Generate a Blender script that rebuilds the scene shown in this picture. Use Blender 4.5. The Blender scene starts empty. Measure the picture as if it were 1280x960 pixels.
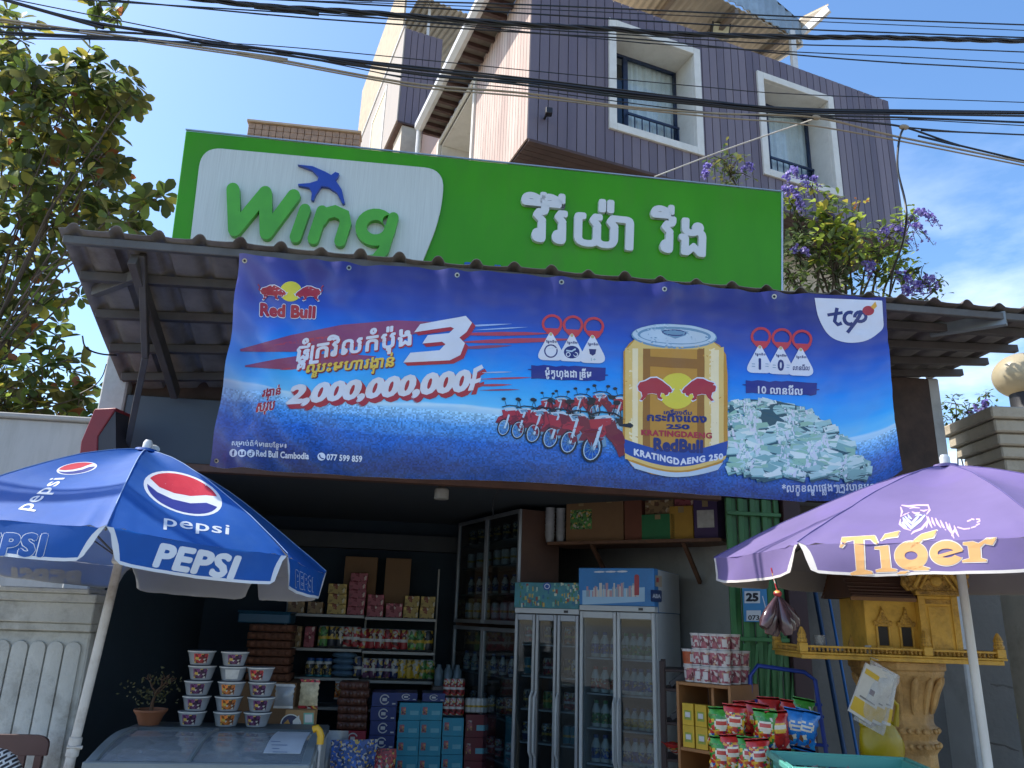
import bpy, bmesh, math, random
from mathutils import Vector, Matrix, noise
from mathutils.bvhtree import BVHTree
from mathutils.geometry import tessellate_polygon
random.seed(7)
sc = bpy.context.scene
COL = sc.collection
rad = math.radians
V = Vector

# ------------------------------------------------------------------ camera, sky, sun, exposure
FPX = 961.0                       # focal length in pixels of a 1280 x 960 frame
CAM = V((0, 0, 1.65))
_p, _r, _y = rad(17), rad(2), rad(7)
FW = V((math.sin(_y) * math.cos(_p), math.cos(_y) * math.cos(_p), math.sin(_p)))
_r0 = V((math.cos(_y), -math.sin(_y), 0)); _u0 = _r0.cross(FW)
RT = _r0 * math.cos(_r) + _u0 * math.sin(_r)
UP = _u0 * math.cos(_r) - _r0 * math.sin(_r)
cd = bpy.data.cameras.new('camera'); cam = bpy.data.objects.new('camera', cd); COL.objects.link(cam)
cd.sensor_width = 36; cd.lens = FPX / 1280 * 36; cd.clip_end = 2000; cd.clip_start = 0.05
mw = Matrix((RT, UP, -FW)).transposed().to_4x4(); mw.translation = CAM
cam.matrix_world = mw
sc.camera = cam

SUN = V((-0.60, 0.13, 0.80)).normalized()
world = bpy.data.worlds.new('World'); sc.world = world; world.use_nodes = True
wn = world.node_tree; bg = wn.nodes['Background']
sky = wn.nodes.new('ShaderNodeTexSky'); sky.sky_type = 'NISHITA'; sky.sun_disc = False
sky.sun_elevation = math.asin(SUN.z); sky.sun_rotation = math.atan2(SUN.x, SUN.y)
sky.air_density = 1.0; sky.dust_density = 1.3; sky.ozone_density = 2.2
wtc = wn.nodes.new('ShaderNodeTexCoord')
wmap = wn.nodes.new('ShaderNodeMapping'); wmap.inputs['Scale'].default_value = (1.6, 1.6, 4.2); wmap.inputs['Rotation'].default_value = (0.25, 0.1, 0.4)
wno = wn.nodes.new('ShaderNodeTexNoise'); wno.inputs['Scale'].default_value = 1.7; wno.inputs['Detail'].default_value = 7; wno.inputs['Roughness'].default_value = .58
wra = wn.nodes.new('ShaderNodeValToRGB'); wra.color_ramp.elements[0].position = .44; wra.color_ramp.elements[1].position = .80
wsep = wn.nodes.new('ShaderNodeSeparateXYZ')
wmr = wn.nodes.new('ShaderNodeMapRange'); wmr.inputs['From Min'].default_value = .58; wmr.inputs['From Max'].default_value = .22   # clouds low in the sky only
wmu = wn.nodes.new('ShaderNodeMath'); wmu.operation = 'MULTIPLY'
wmix = wn.nodes.new('ShaderNodeMix'); wmix.data_type = 'RGBA'
wmix.inputs['B'].default_value = (7.5, 7.9, 8.4, 1)
L = wn.links.new
L(wtc.outputs['Generated'], wmap.inputs['Vector']); L(wmap.outputs['Vector'], wno.inputs['Vector']); L(wno.outputs['Fac'], wra.inputs['Fac'])
L(wtc.outputs['Generated'], wsep.inputs['Vector']); L(wsep.outputs['Z'], wmr.inputs['Value'])
wmx = wn.nodes.new('ShaderNodeMapRange'); wmx.inputs['From Min'].default_value = .1; wmx.inputs['From Max'].default_value = .55; L(wsep.outputs['X'], wmx.inputs['Value'])
wm3 = wn.nodes.new('ShaderNodeMath'); wm3.operation = 'MULTIPLY'; L(wmr.outputs['Result'], wm3.inputs[0]); L(wmx.outputs['Result'], wm3.inputs[1])
L(wra.outputs['Color'], wmu.inputs[0]); L(wm3.outputs['Value'], wmu.inputs[1])
whs = wn.nodes.new('ShaderNodeHueSaturation'); whs.inputs['Saturation'].default_value = 1.18
L(sky.outputs['Color'], whs.inputs['Color'])
L(wmu.outputs['Value'], wmix.inputs['Factor']); L(whs.outputs['Color'], wmix.inputs['A']); L(wmix.outputs['Result'], bg.inputs['Color'])
bg.inputs['Strength'].default_value = 0.138

sl = bpy.data.lights.new('sun', 'SUN'); sl.energy = 3.0; sl.angle = rad(.53); sl.color = (1, .95, .87)
so = bpy.data.objects.new('sun', sl); COL.objects.link(so); so.location = (-20, 5, 30)
so.rotation_euler = SUN.to_track_quat('Z', 'Y').to_euler()
vs = sc.view_settings; vs.view_transform = 'Standard'; vs.look = 'None'; vs.gamma = 1; vs.exposure = 1.15
vs.use_curve_mapping = False
sc.render.engine = 'CYCLES'
cy = sc.cycles; cy.max_bounces = 7; cy.diffuse_bounces = 4; cy.glossy_bounces = 3; cy.transmission_bounces = 5; cy.transparent_max_bounces = 12
cy.caustics_reflective = cy.caustics_refractive = False
cy.use_denoising = True; cy.use_adaptive_sampling = True; cy.adaptive_threshold = 0.015; cy.sample_clamp_indirect = 6

# ------------------------------------------------------------------ from a pixel of the photograph to a point
def ray(px, py): return FW + RT * ((px - 640) / FPX) - UP * ((py - 480) / FPX)
def P(px, py, y): d = ray(px, py); return CAM + d * (y / d.y)
def PZ(px, py, z): d = ray(px, py); return CAM + d * ((z - CAM.z) / d.z)
def PP(px, py, pt, n): d = ray(px, py); return CAM + d * ((V(pt) - CAM).dot(n) / d.dot(n))
def proj(q):
    d = V(q) - CAM; z = d.dot(FW); return (640 + FPX * d.dot(RT) / z, 480 - FPX * d.dot(UP) / z)

# ------------------------------------------------------------------ materials
def lin(h):
    h = h.lstrip('#'); c = [int(h[i:i + 2], 16) / 255 for i in (0, 2, 4)]
    return tuple(x / 12.92 if x <= .04045 else ((x + .055) / 1.055) ** 2.4 for x in c)
MATS = {}
def mat(name, col, rough=.55, metal=0, var=.12, vs=6, bump=0, bs=60, spec=.5, trans=0, emit=None, dirt=None, dirt_amt=.5, ds=3, stretch=None, rnd=0):
    """procedural material: colour varied by noise, optional bump, dirt stains and translucency"""
    if name in MATS: return MATS[name]
    if isinstance(col, str): col = lin(col)
    m = bpy.data.materials.new(name); m.use_nodes = True; n = m.node_tree; b = n.nodes['Principled BSDF']; lk = n.links.new
    tc = n.nodes.new('ShaderNodeTexCoord'); vec = tc.outputs['Object']
    if stretch:
        mp = n.nodes.new('ShaderNodeMapping'); mp.inputs['Scale'].default_value = stretch; lk(vec, mp.inputs['Vector']); vec = mp.outputs['Vector']
    no = n.nodes.new('ShaderNodeTexNoise'); no.inputs['Scale'].default_value = vs; no.inputs['Detail'].default_value = 6; no.inputs['Roughness'].default_value = .6
    lk(vec, no.inputs['Vector'])
    mr = n.nodes.new('ShaderNodeMapRange'); mr.inputs['From Min'].default_value = .3; mr.inputs['From Max'].default_value = .7
    mr.inputs['To Min'].default_value = 1 - var; mr.inputs['To Max'].default_value = 1 + var
    lk(no.outputs['Fac'], mr.inputs['Value'])
    hs = n.nodes.new('ShaderNodeHueSaturation'); hs.inputs['Color'].default_value = (*col, 1)
    val = mr.outputs['Result']
    if rnd:
        oi = n.nodes.new('ShaderNodeObjectInfo'); r2 = n.nodes.new('ShaderNodeMapRange'); r2.inputs['To Min'].default_value = 1 - rnd; r2.inputs['To Max'].default_value = 1 + rnd
        lk(oi.outputs['Random'], r2.inputs['Value']); mm = n.nodes.new('ShaderNodeMath'); mm.operation = 'MULTIPLY'
        lk(val, mm.inputs[0]); lk(r2.outputs['Result'], mm.inputs[1]); val = mm.outputs['Value']
    lk(val, hs.inputs['Value']); colout = hs.outputs['Color']
    if dirt:
        d = lin(dirt) if isinstance(dirt, str) else dirt
        n2 = n.nodes.new('ShaderNodeTexNoise'); n2.inputs['Scale'].default_value = ds; n2.inputs['Detail'].default_value = 8; n2.inputs['Roughness'].default_value = .7
        lk(vec, n2.inputs['Vector'])
        r = n.nodes.new('ShaderNodeMapRange'); r.inputs['From Min'].default_value = .48; r.inputs['From Max'].default_value = .72; r.inputs['To Max'].default_value = dirt_amt
        lk(n2.outputs['Fac'], r.inputs['Value'])
        mx = n.nodes.new('ShaderNodeMix'); mx.data_type = 'RGBA'; mx.inputs['B'].default_value = (*d, 1)
        lk(r.outputs['Result'], mx.inputs['Factor']); lk(colout, mx.inputs['A']); colout = mx.outputs['Result']
    lk(colout, b.inputs['Base Color'])
    rr = n.nodes.new('ShaderNodeMapRange'); rr.inputs['To Min'].default_value = max(.03, rough - .1); rr.inputs['To Max'].default_value = min(1, rough + .1)
    lk(no.outputs['Fac'], rr.inputs['Value']); lk(rr.outputs['Result'], b.inputs['Roughness'])
    b.inputs['Metallic'].default_value = metal; b.inputs['Specular IOR Level'].default_value = spec
    if bump:
        n3 = n.nodes.new('ShaderNodeTexNoise'); n3.inputs['Scale'].default_value = bs; n3.inputs['Detail'].default_value = 5; lk(vec, n3.inputs['Vector'])
        bp = n.nodes.new('ShaderNodeBump'); bp.inputs['Strength'].default_value = bump; bp.inputs['Distance'].default_value = .02
        lk(n3.outputs['Fac'], bp.inputs['Height']); lk(bp.outputs['Normal'], b.inputs['Normal'])
    if emit: b.inputs['Emission Color'].default_value = (*lin(emit), 1); b.inputs['Emission Strength'].default_value = 1
    if trans:
        t = n.nodes.new('ShaderNodeBsdfTranslucent'); lk(colout, t.inputs['Color'])
        ms = n.nodes.new('ShaderNodeMixShader'); ms.inputs['Fac'].default_value = trans
        lk(b.outputs['BSDF'], ms.inputs[1]); lk(t.outputs['BSDF'], ms.inputs[2]); lk(ms.outputs['Shader'], n.nodes['Material Output'].inputs['Surface'])
    MATS[name] = m; return m
def glass(name, tint=(1, 1, 1), refl=.5, clear=1.0, rough=.03):
    """thin pane: see-through with mirror reflection by angle; clear < 1 adds a film of dust"""
    if name in MATS: return MATS[name]
    m = bpy.data.materials.new(name); m.use_nodes = True; n = m.node_tree; lk = n.links.new; n.nodes.remove(n.nodes['Principled BSDF'])
    t = n.nodes.new('ShaderNodeBsdfTransparent'); t.inputs['Color'].default_value = (*tint, 1)
    g = n.nodes.new('ShaderNodeBsdfGlossy'); g.inputs['Roughness'].default_value = rough
    f = n.nodes.new('ShaderNodeLayerWeight'); f.inputs['Blend'].default_value = .5
    pw = n.nodes.new('ShaderNodeMath'); pw.operation = 'POWER'; pw.inputs[1].default_value = 3.2; lk(f.outputs['Facing'], pw.inputs[0])
    ma = n.nodes.new('ShaderNodeMath'); ma.operation = 'MULTIPLY_ADD'; ma.inputs[1].default_value = .7 * refl; ma.inputs[2].default_value = .045; lk(pw.outputs['Value'], ma.inputs[0])
    mx = n.nodes.new('ShaderNodeMixShader'); lk(ma.outputs['Value'], mx.inputs['Fac']); lk(t.outputs['BSDF'], mx.inputs[1]); lk(g.outputs['BSDF'], mx.inputs[2])
    out = mx.outputs['Shader']
    if clear < 1:
        d = n.nodes.new('ShaderNodeBsdfDiffuse'); d.inputs['Color'].default_value = (.7, .73, .75, 1)
        no = n.nodes.new('ShaderNodeTexNoise'); no.inputs['Scale'].default_value = 9; no.inputs['Detail'].default_value = 5
        r = n.nodes.new('ShaderNodeMapRange'); r.inputs['To Min'].default_value = 0; r.inputs['To Max'].default_value = (1 - clear) * 2; lk(no.outputs['Fac'], r.inputs['Value'])
        m2 = n.nodes.new('ShaderNodeMixShader'); lk(r.outputs['Result'], m2.inputs['Fac']); lk(out, m2.inputs[1]); lk(d.outputs['BSDF'], m2.inputs[2]); out = m2.outputs['Shader']
    lk(out, n.nodes['Material Output'].inputs['Surface']); MATS[name] = m; return m

def film(name, cols, sc_, base=0, rough=.22, spec=.7):
    """printed film: irregular patches of the given colours"""
    if name in MATS: return MATS[name]
    m = bpy.data.materials.new(name); m.use_nodes = True; n = m.node_tree; lk = n.links.new; b = n.nodes['Principled BSDF']
    tc = n.nodes.new('ShaderNodeTexCoord'); no = n.nodes.new('ShaderNodeTexNoise'); no.inputs['Scale'].default_value = 28; va = n.nodes.new('ShaderNodeVectorMath'); va.operation = 'MULTIPLY_ADD'; va.inputs[1].default_value = (.03, .03, .03); lk(tc.outputs['Object'], no.inputs['Vector']); lk(no.outputs['Color'], va.inputs[0]); lk(tc.outputs['Object'], va.inputs[2])
    vo = n.nodes.new('ShaderNodeTexVoronoi'); vo.inputs['Scale'].default_value = sc_; lk(va.outputs['Vector'], vo.inputs['Vector'])
    sp = n.nodes.new('ShaderNodeSeparateColor'); lk(vo.outputs['Color'], sp.inputs['Color']); rp = n.nodes.new('ShaderNodeValToRGB'); rp.color_ramp.interpolation = 'CONSTANT'; lk(sp.outputs['Red'], rp.inputs['Fac'])
    for i, c in enumerate(cols):
        e = rp.color_ramp.elements[i] if i < 2 else rp.color_ramp.elements.new(i / len(cols)); e.position = i / len(cols); e.color = (*lin(c), 1)
    lk(rp.outputs['Color'], b.inputs['Base Color']); b.inputs['Roughness'].default_value = rough; b.inputs['Specular IOR Level'].default_value = spec; MATS[name] = m; return m
# ------------------------------------------------------------------ mesh builder
class MB:
    def __init__(s): s.v = []; s.f = []; s.m = []; s.mats = []; s.uv = None
    def mi(s, m):
        if m not in s.mats: s.mats.append(m)
        return s.mats.index(m)
    def add(s, vs, fs, m):
        o = len(s.v); s.v += [V(p) for p in vs]; k = s.mi(m)
        for f in fs: s.f.append([i + o for i in f]); s.m.append(k)
        return s
    def box(s, a, b, m, T=None):
        (x0, y0, z0), (x1, y1, z1) = a, b
        vs = [V((x, y, z)) for z in (z0, z1) for x, y in ((x0, y0), (x1, y0), (x1, y1), (x0, y1))]
        if T: vs = [T @ p for p in vs]
        return s.add(vs, [(0, 3, 2, 1), (4, 5, 6, 7), (0, 1, 5, 4), (1, 2, 6, 5), (2, 3, 7, 6), (3, 0, 4, 7)], m)
    def prism(s, poly, vec, m, m2=None):
        """closed polygon swept along vec"""
        n = len(poly); poly = [V(p) for p in poly]; vec = V(vec)
        tri = tessellate_polygon([poly])
        s.add(poly + [p + vec for p in poly], [(i, (i + 1) % n, n + (i + 1) % n, n + i) for i in range(n)], m2 or m)
        s.add(poly, [tuple(t) for t in tri], m); s.add([p + vec for p in poly], [tuple(t)[::-1] for t in tri], m)
        return s
    def tube(s, pts, r, m, n=8, cap=True):
        pts = [V(p) for p in pts]; rs = r if isinstance(r, (list, tuple)) else [r] * len(pts)
        vs = []; fs = []; ref = None
        for i, p in enumerate(pts):
            t = (pts[min(i + 1, len(pts) - 1)] - pts[max(i - 1, 0)]).normalized()
            if ref is None: ref = t.orthogonal()
            a = (ref - t * ref.dot(t)); a = a.normalized() if a.length > 1e-5 else t.orthogonal(); ref = a; b = t.cross(a)
            for k in range(n):
                w = 2 * math.pi * k / n; vs.append(p + (a * math.cos(w) + b * math.sin(w)) * rs[i])
        for i in range(len(pts) - 1):
            for k in range(n): fs.append((i * n + k, i * n + (k + 1) % n, (i + 1) * n + (k + 1) % n, (i + 1) * n + k))
        if cap: fs += [tuple(range(n))[::-1], tuple(range((len(pts) - 1) * n, len(pts) * n))]
        return s.add(vs, fs, m)
    def bar(s, a, b, w, h, m, up=(0, 0, 1)):
        """rectangular bar from a to b"""
        a, b = V(a), V(b); t = (b - a).normalized(); sd = t.cross(V(up))
        sd = sd.normalized() if sd.length > 1e-4 else V((1, 0, 0)); u = sd.cross(t)
        q = [sd * x + u * y for x, y in ((-w / 2, -h / 2), (w / 2, -h / 2), (w / 2, h / 2), (-w / 2, h / 2))]
        return s.add([a + c for c in q] + [b + c for c in q], [(0, 1, 2, 3), (7, 6, 5, 4), (0, 4, 5, 1), (1, 5, 6, 2), (2, 6, 7, 3), (3, 7, 4, 0)], m)
    def lathe(s, prof, c, m, n=20, mats=None, T=None, sq=None):
        """profile [(radius, height)] turned about z; mats: one per segment; sq: polygon side count with flat sides"""
        c = V(c); n = sq or n; o = []; off = math.pi / n if sq else 0
        for r, z in prof:
            for k in range(n):
                w = 2 * math.pi * k / n + off; p = V((r * math.cos(w), r * math.sin(w), z)); o.append((T @ p if T else p) + c)
        for i in range(len(prof) - 1):
            fs = [(i * n + k, i * n + (k + 1) % n, (i + 1) * n + (k + 1) % n, (i + 1) * n + k) for k in range(n)]
            idx = sorted({j for f in fs for j in f}); mp = {j: q for q, j in enumerate(idx)}
            s.add([o[j] for j in idx], [tuple(mp[j] for j in f) for f in fs], mats[i] if mats else m)
        if prof[0][0] > 1e-4: s.add(o[:n], [tuple(range(n))[::-1]], mats[0] if mats else m)
        if prof[-1][0] > 1e-4: s.add(o[-n:], [tuple(range(n))], mats[-1] if mats else m)
        return s
    def ball(s, c, r, m, n=12, k=8, T=None):
        rr = r if isinstance(r, (tuple, list)) else (r, r, r); c = V(c)
        vs = []; fs = []
        for i in range(k + 1):
            a = math.pi * i / k
            for j in range(n):
                w = 2 * math.pi * j / n; p = V((rr[0] * math.sin(a) * math.cos(w), rr[1] * math.sin(a) * math.sin(w), rr[2] * math.cos(a)))
                vs.append((T @ p if T else p) + c)
        for i in range(k):
            for j in range(n): fs.append((i * n + j, (i + 1) * n + j, (i + 1) * n + (j + 1) % n, i * n + (j + 1) % n))
        return s.add(vs, fs, m)
    def build(s, name, parent=None, bevel=0, smooth=35, weld=True, seg=1, T=None):
        me = bpy.data.meshes.new(name)
        pts = s.v
        if T: pts = [T @ p for p in pts]
        loc = V((0, 0, 0))
        if parent is not None:
            inv = full(parent).inverted(); pts = [inv @ p for p in pts]
        elif pts:
            xs = [p.x for p in pts]; ys = [p.y for p in pts]; zs = [p.z for p in pts]
            loc = V(((min(xs) + max(xs)) / 2, (min(ys) + max(ys)) / 2, min(zs))); pts = [p - loc for p in pts]
        bm = bmesh.new()
        bv = [bm.verts.new(p) for p in pts]; bm.verts.index_update()
        for f, k in zip(s.f, s.m):
            try: fc = bm.faces.new([bv[i] for i in f]); fc.material_index = k
            except ValueError: pass
        if s.uv:
            ul = bm.loops.layers.uv.new('UVMap'); bm.verts.index_update()
            for fc in bm.faces:
                for lp in fc.loops: lp[ul].uv = s.uv[lp.vert.index]
        if weld and smooth and not s.uv: bmesh.ops.remove_doubles(bm, verts=bm.verts, dist=1e-5)
        if bevel:
            bmesh.ops.recalc_face_normals(bm, faces=bm.faces)
            ed = [e for e in bm.edges if len(e.link_faces) == 2 and e.calc_face_angle(0) > .5]
            bmesh.ops.bevel(bm, geom=ed, offset=bevel, offset_type='OFFSET', segments=seg, affect='EDGES', clamp_overlap=True, profile=.5)
        bm.to_mesh(me); bm.free()
        for m in s.mats: me.materials.append(m)
        if smooth:
            for p in me.polygons: p.use_smooth = True
            try: me.set_sharp_from_angle(angle=rad(smooth))
            except Exception: pass
        o = bpy.data.objects.new(name, me); COL.objects.link(o)
        if parent is not None: o.parent = parent
        else: o.location = loc
        return o
def full(o):
    m = o.matrix_basis.copy()
    while o.parent: o = o.parent; m = o.matrix_basis @ m
    return m

# ------------------------------------------------------------------ things
def tag(o, label, cat=None, group=None, kind=None):
    if label: o['label'] = label
    if cat: o['category'] = cat
    if group: o['group'] = group
    if kind or cat: o['kind'] = kind or 'thing'
    return o
def thing(name, label, cat, loc=(0, 0, 0), group=None, rz=0):
    o = bpy.data.objects.new(name, None); COL.objects.link(o); o.empty_display_size = .1
    o.location = loc; o.rotation_euler = (0, 0, rz); return tag(o, label, cat, group)
def dup(root, loc=None, rot=None, label=None, scale=None):
    def cp(o, par):
        c = o.copy(); COL.objects.link(c)
        if par: c.parent = par
        for ch in o.children: cp(ch, c)
        return c
    r = cp(root, None)
    if loc is not None: r.location = loc
    if rot is not None: r.rotation_euler = rot if not isinstance(rot, (int, float)) else (0, 0, rot)
    if scale is not None: r.scale = scale if not isinstance(scale, (int, float)) else (scale,) * 3
    if label: r['label'] = label
    return r
ORD = ['first', 'second', 'third', 'fourth', 'fifth', 'sixth', 'seventh', 'eighth', 'ninth', 'tenth', 'eleventh', 'twelfth', 'thirteenth', 'fourteenth', 'fifteenth', 'sixteenth', 'seventeenth', 'eighteenth', 'nineteenth', 'twentieth']
def nth(i, n):
    """place word in a row of n counted from the left"""
    return 'leftmost' if i == 0 else 'rightmost' if i == n - 1 else ORD[i] + ' from left' if i < n - 2 else ORD[n - 1 - i] + ' from right'
def nthup(i, n): return 'bottom' if i == 0 else 'top' if i == n - 1 else ORD[i] + ' from bottom'

# ------------------------------------------------------------------ prints that lie on a surface
def surf_plane(pt, n):
    n = V(n).normalized()
    if (CAM - V(pt)).dot(n) < 0: n = -n
    return lambda x, y: (PP(x, y, pt, n), n)
def surf_bvh(objs):
    vs = []; fs = []
    for ob in objs:
        M4 = full(ob); o = len(vs); vs += [M4 @ v.co for v in ob.data.vertices]; fs += [[i + o for i in p.vertices] for p in ob.data.polygons]
    t = BVHTree.FromPolygons(vs, fs)
    def f(x, y):
        d = ray(x, y).normalized(); h = t.ray_cast(CAM, d)
        if h[0] is None: return None
        n = h[1] if h[1].dot(d) < 0 else -h[1]
        return h[0], n
    return f
def subdiv2(vs, fs, mx):
    """split 2-D faces until no edge is longer than mx"""
    bm = bmesh.new(); b = [bm.verts.new((p[0], p[1], p[2] if len(p) > 2 else 0)) for p in vs]
    for f in fs:
        try: bm.faces.new([b[i] for i in f])
        except ValueError: pass
    bmesh.ops.triangulate(bm, faces=bm.faces)
    for _ in range(6):
        e = [e for e in bm.edges if e.calc_length() > mx]
        if not e: break
        bmesh.ops.subdivide_edges(bm, edges=e, cuts=1); bmesh.ops.triangulate(bm, faces=bm.faces)
    bm.verts.index_update()
    out = [v.co.copy() for v in bm.verts], [[v.index for v in f.verts] for f in bm.faces]; bm.free(); return out
class Print(MB):
    """flat shapes given in photograph pixels, laid onto a surface; lay = height above it"""
    def __init__(s, surf, step=8, lay=.0015): super().__init__(); s.surf = surf; s.step = step; s.lay = lay; s.z = lay
    def mesh2(s, vs, fs, m, z=None):
        z = s.z if z is None else z
        vs, fs = subdiv2(vs, fs, s.step); out = []; ok = []
        for p in vs:
            h = s.surf(p[0], p[1]); ok.append(h is not None)
            out.append(h[0] + h[1] * (z + p[2]) if h else V((0, 0, 0)))
        fs = [f for f in fs if all(ok[i] for i in f)]
        used = sorted({i for f in fs for i in f}); mp = {j: k for k, j in enumerate(used)}
        return s.add([out[j] for j in used], [[mp[i] for i in f] for f in fs], m)
    def poly(s, pts, m, z=None):
        t = tessellate_polygon([[V((x, y, 0)) for x, y in pts]]); return s.mesh2([(x, y, 0) for x, y in pts], [tuple(f) for f in t], m, z)
    def ell(s, cx, cy, rx, ry, m, z=None, rot=0, n=28, a0=0, a1=360):
        full_ = abs(a1 - a0) >= 360; k = n if full_ else n + 1; c, d = math.cos(rad(rot)), math.sin(rad(rot)); pts = []
        for i in range(k):
            w = rad(a0 + (a1 - a0) * i / n); x, y = rx * math.cos(w), ry * math.sin(w); pts.append((cx + x * c - y * d, cy + x * d + y * c))
        return s.poly(pts, m, z)
    def ring(s, cx, cy, rx, ry, t, m, z=None, rot=0, n=28, a0=0, a1=360):
        c, d = math.cos(rad(rot)), math.sin(rad(rot)); vs = []
        for i in range(n + 1):
            w = rad(a0 + (a1 - a0) * i / n)
            for q in (0, t): x, y = (rx - q) * math.cos(w), (ry - q) * math.sin(w); vs.append((cx + x * c - y * d, cy + x * d + y * c, 0))
        return s.mesh2(vs, [(2 * i, 2 * i + 1, 2 * i + 3, 2 * i + 2) for i in range(n)], m, z)
    def line(s, pts, w, m, z=None, round_=True):
        """stroke of width w along pts (w may taper: list)"""
        ws = w if isinstance(w, (list, tuple)) else [w] * len(pts); vs = []
        for i, p in enumerate(pts):
            a = V(pts[max(i - 1, 0)]); b = V(pts[min(i + 1, len(pts) - 1)]); t = (b - a).normalized(); q = V((-t.y, t.x)) * ws[i] / 2
            vs += [(p[0] + q.x, p[1] + q.y, 0), (p[0] - q.x, p[1] - q.y, 0)]
        return s.mesh2(vs, [(2 * i, 2 * i + 1, 2 * i + 3, 2 * i + 2) for i in range(len(pts) - 1)], m, z)
    def text(s, isl, quad, m, z=None, bold=0, slant=0):
        for vs, fs in fit(isl, quad, bold): s.mesh2(vs, fs, m, z)
        return s

_glyph = {}
def raw_text(body):
    c = bpy.data.curves.new('t', 'FONT'); c.body = body; c.size = 1; c.resolution_u = 3
    o = bpy.data.objects.new('t', c); COL.objects.link(o); dg = bpy.context.evaluated_depsgraph_get()
    me = bpy.data.meshes.new_from_object(o.evaluated_get(dg)); bpy.data.objects.remove(o); bpy.data.curves.remove(c)
    vs = [(v.co.x, v.co.y) for v in me.vertices]; fs = [list(p.vertices) for p in me.polygons]; bpy.data.meshes.remove(me); return vs, fs
_bar = {}
def glyph(ch):
    """outline and advance width of one character of the built-in font"""
    if ch in _glyph: return _glyph[ch]
    if 'x' not in _bar: _bar['x'] = min(p[0] for p in raw_text('|')[0])
    adv = max(p[0] for p in raw_text(ch + '|')[0]) - max(p[0] for p in raw_text('|')[0])
    vs, fs = raw_text(ch) if ch != ' ' else ([], [])
    _glyph[ch] = (vs, fs, adv); return _glyph[ch]
PRE = 'េែៃ'
def layout(body, track=0):
    """glyph list with positions; stacks Khmer subscripts and puts left-standing vowels first"""
    out = []; x = 0; i = 0
    kh = lambda c: '\u1780' <= c <= '\u17b3'
    while i < len(body):
        c = body[i]
        if kh(c):
            subs = []; marks = []; j = i + 1
            while j < len(body):
                if body[j] == '\u17d2' and j + 1 < len(body): subs.append(body[j + 1]); j += 2
                elif '\u17b6' <= body[j] <= '\u17d1': marks.append(body[j]); j += 1
                else: break
            ro = 'រ' in subs
            for q in [q for q in marks if q in PRE or q in 'ៀៅោ']:
                g = 'េ' if q in 'ៀៅោ' else q; out.append((g, x, 0, 1)); x += glyph(g)[2]
            if ro: out.append(('RO', x, 0, 1)); x += .10
            bx = x; w = glyph(c)[2]; out.append((c, x, 0, 1)); x += w
            for q in subs:
                if q != 'រ': sw = glyph(q)[2] * .6; out.append((q, bx + w / 2 - sw / 2, -.38, .6))
            for q in marks:
                if q in PRE: continue
                g = {'ៀ': 'ី', 'ៅ': 'ា', 'ោ': 'ា'}.get(q, q); out.append((g, x, 0, 1)); x += glyph(g)[2]
            x += track; i = j
        else:
            if c != ' ': out.append((c, x, 0, 1))
            x += (glyph(c)[2] if c != ' ' else .28) + track; i += 1
    res = []
    for g, gx, gy, s in out:
        if g == 'RO': res.append(([(gx - .02, .55), (gx + .05, .55), (gx + .05, -.12), (gx + .3, -.12), (gx + .3, -.2), (gx - .02, -.2)], [[0, 1, 2, 5], [5, 2, 3, 4]])); continue
        vs, fs, _ = glyph(g)
        if vs: res.append(([(gx + a * s, gy + b * s) for a, b in vs], fs))
    return res
def islands(vs, fs):
    par = list(range(len(vs)))
    def find(a):
        while par[a] != a: par[a] = par[par[a]]; a = par[a]
        return a
    for f in fs:
        for q in f[1:]: par[find(q)] = find(f[0])
    g = {}
    for f in fs: g.setdefault(find(f[0]), []).append(f)
    return list(g.values())
def fit(glyphs, quad, bold=0):
    """glyphs scaled into a pixel quad (TL, TR, BR, BL); bold thickens by shifted copies a hair apart in depth"""
    al = [p for vs, _ in glyphs for p in vs]
    x0 = min(p[0] for p in al) - bold; x1 = max(p[0] for p in al) + bold; y0 = min(p[1] for p in al) - bold; y1 = max(p[1] for p in al) + bold
    a, b, c, d = [V(q) for q in quad]; out = []
    sh = [(0, 0)] + ([(bold * math.cos(w * math.pi / 4), bold * math.sin(w * math.pi / 4)) for w in range(8)] if bold else [])
    k = 0
    for vs, fs in glyphs:
        for isl in islands(vs, fs):
            for dx, dy in sh:
                idx = sorted({i for f in isl for i in f}); mp = {j: q for q, j in enumerate(idx)}; o = []
                k += 1; zz = (k % 11) * .00006
                for j in idx:
                    u = (vs[j][0] + dx - x0) / (x1 - x0); w = (vs[j][1] + dy - y0) / (y1 - y0)
                    p = (a * (1 - u) + b * u) * w + (d * (1 - u) + c * u) * (1 - w); o.append((p.x, p.y, zz))
                out.append((o, [[mp[i] for i in f] for f in isl]))
    return out

# ================================================================== SETTING
M = mat
concrete = M('pavement concrete', '#8d8980', .85, bump=.25, bs=30, dirt='#5b564e', ds=.8)
gm = MB(); S_ = 300
gm.add([(-S_, -S_, 0), (S_, -S_, 0), (S_, S_, 0), (-S_, S_, 0)], [(0, 1, 2, 3)], concrete)  # unseen ground, its pale tone chosen to bounce sun onto the shop front
tag(gm.build('ground', smooth=0), None, kind='structure')
rd = MB(); rd.add([(-S_, -9, .004), (S_, -9, .004), (S_, 1.4, .004), (-S_, 1.4, .004)], [(0, 1, 2, 3)], M('unseen pale concrete road', '#8a857b', .9, bump=.4, bs=120, dirt='#55524c', ds=1.5))  # unseen road, made pale to throw sunlight up under awning and parasols
tag(rd.build('road', smooth=0), None, kind='structure')
kb = MB(); kb.box((-S_, 1.4, 0), (S_, 1.55, .11), M('kerb', '#8f8b84', .85, bump=.2))
tag(kb.build('kerb'), None, kind='structure')

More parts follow.
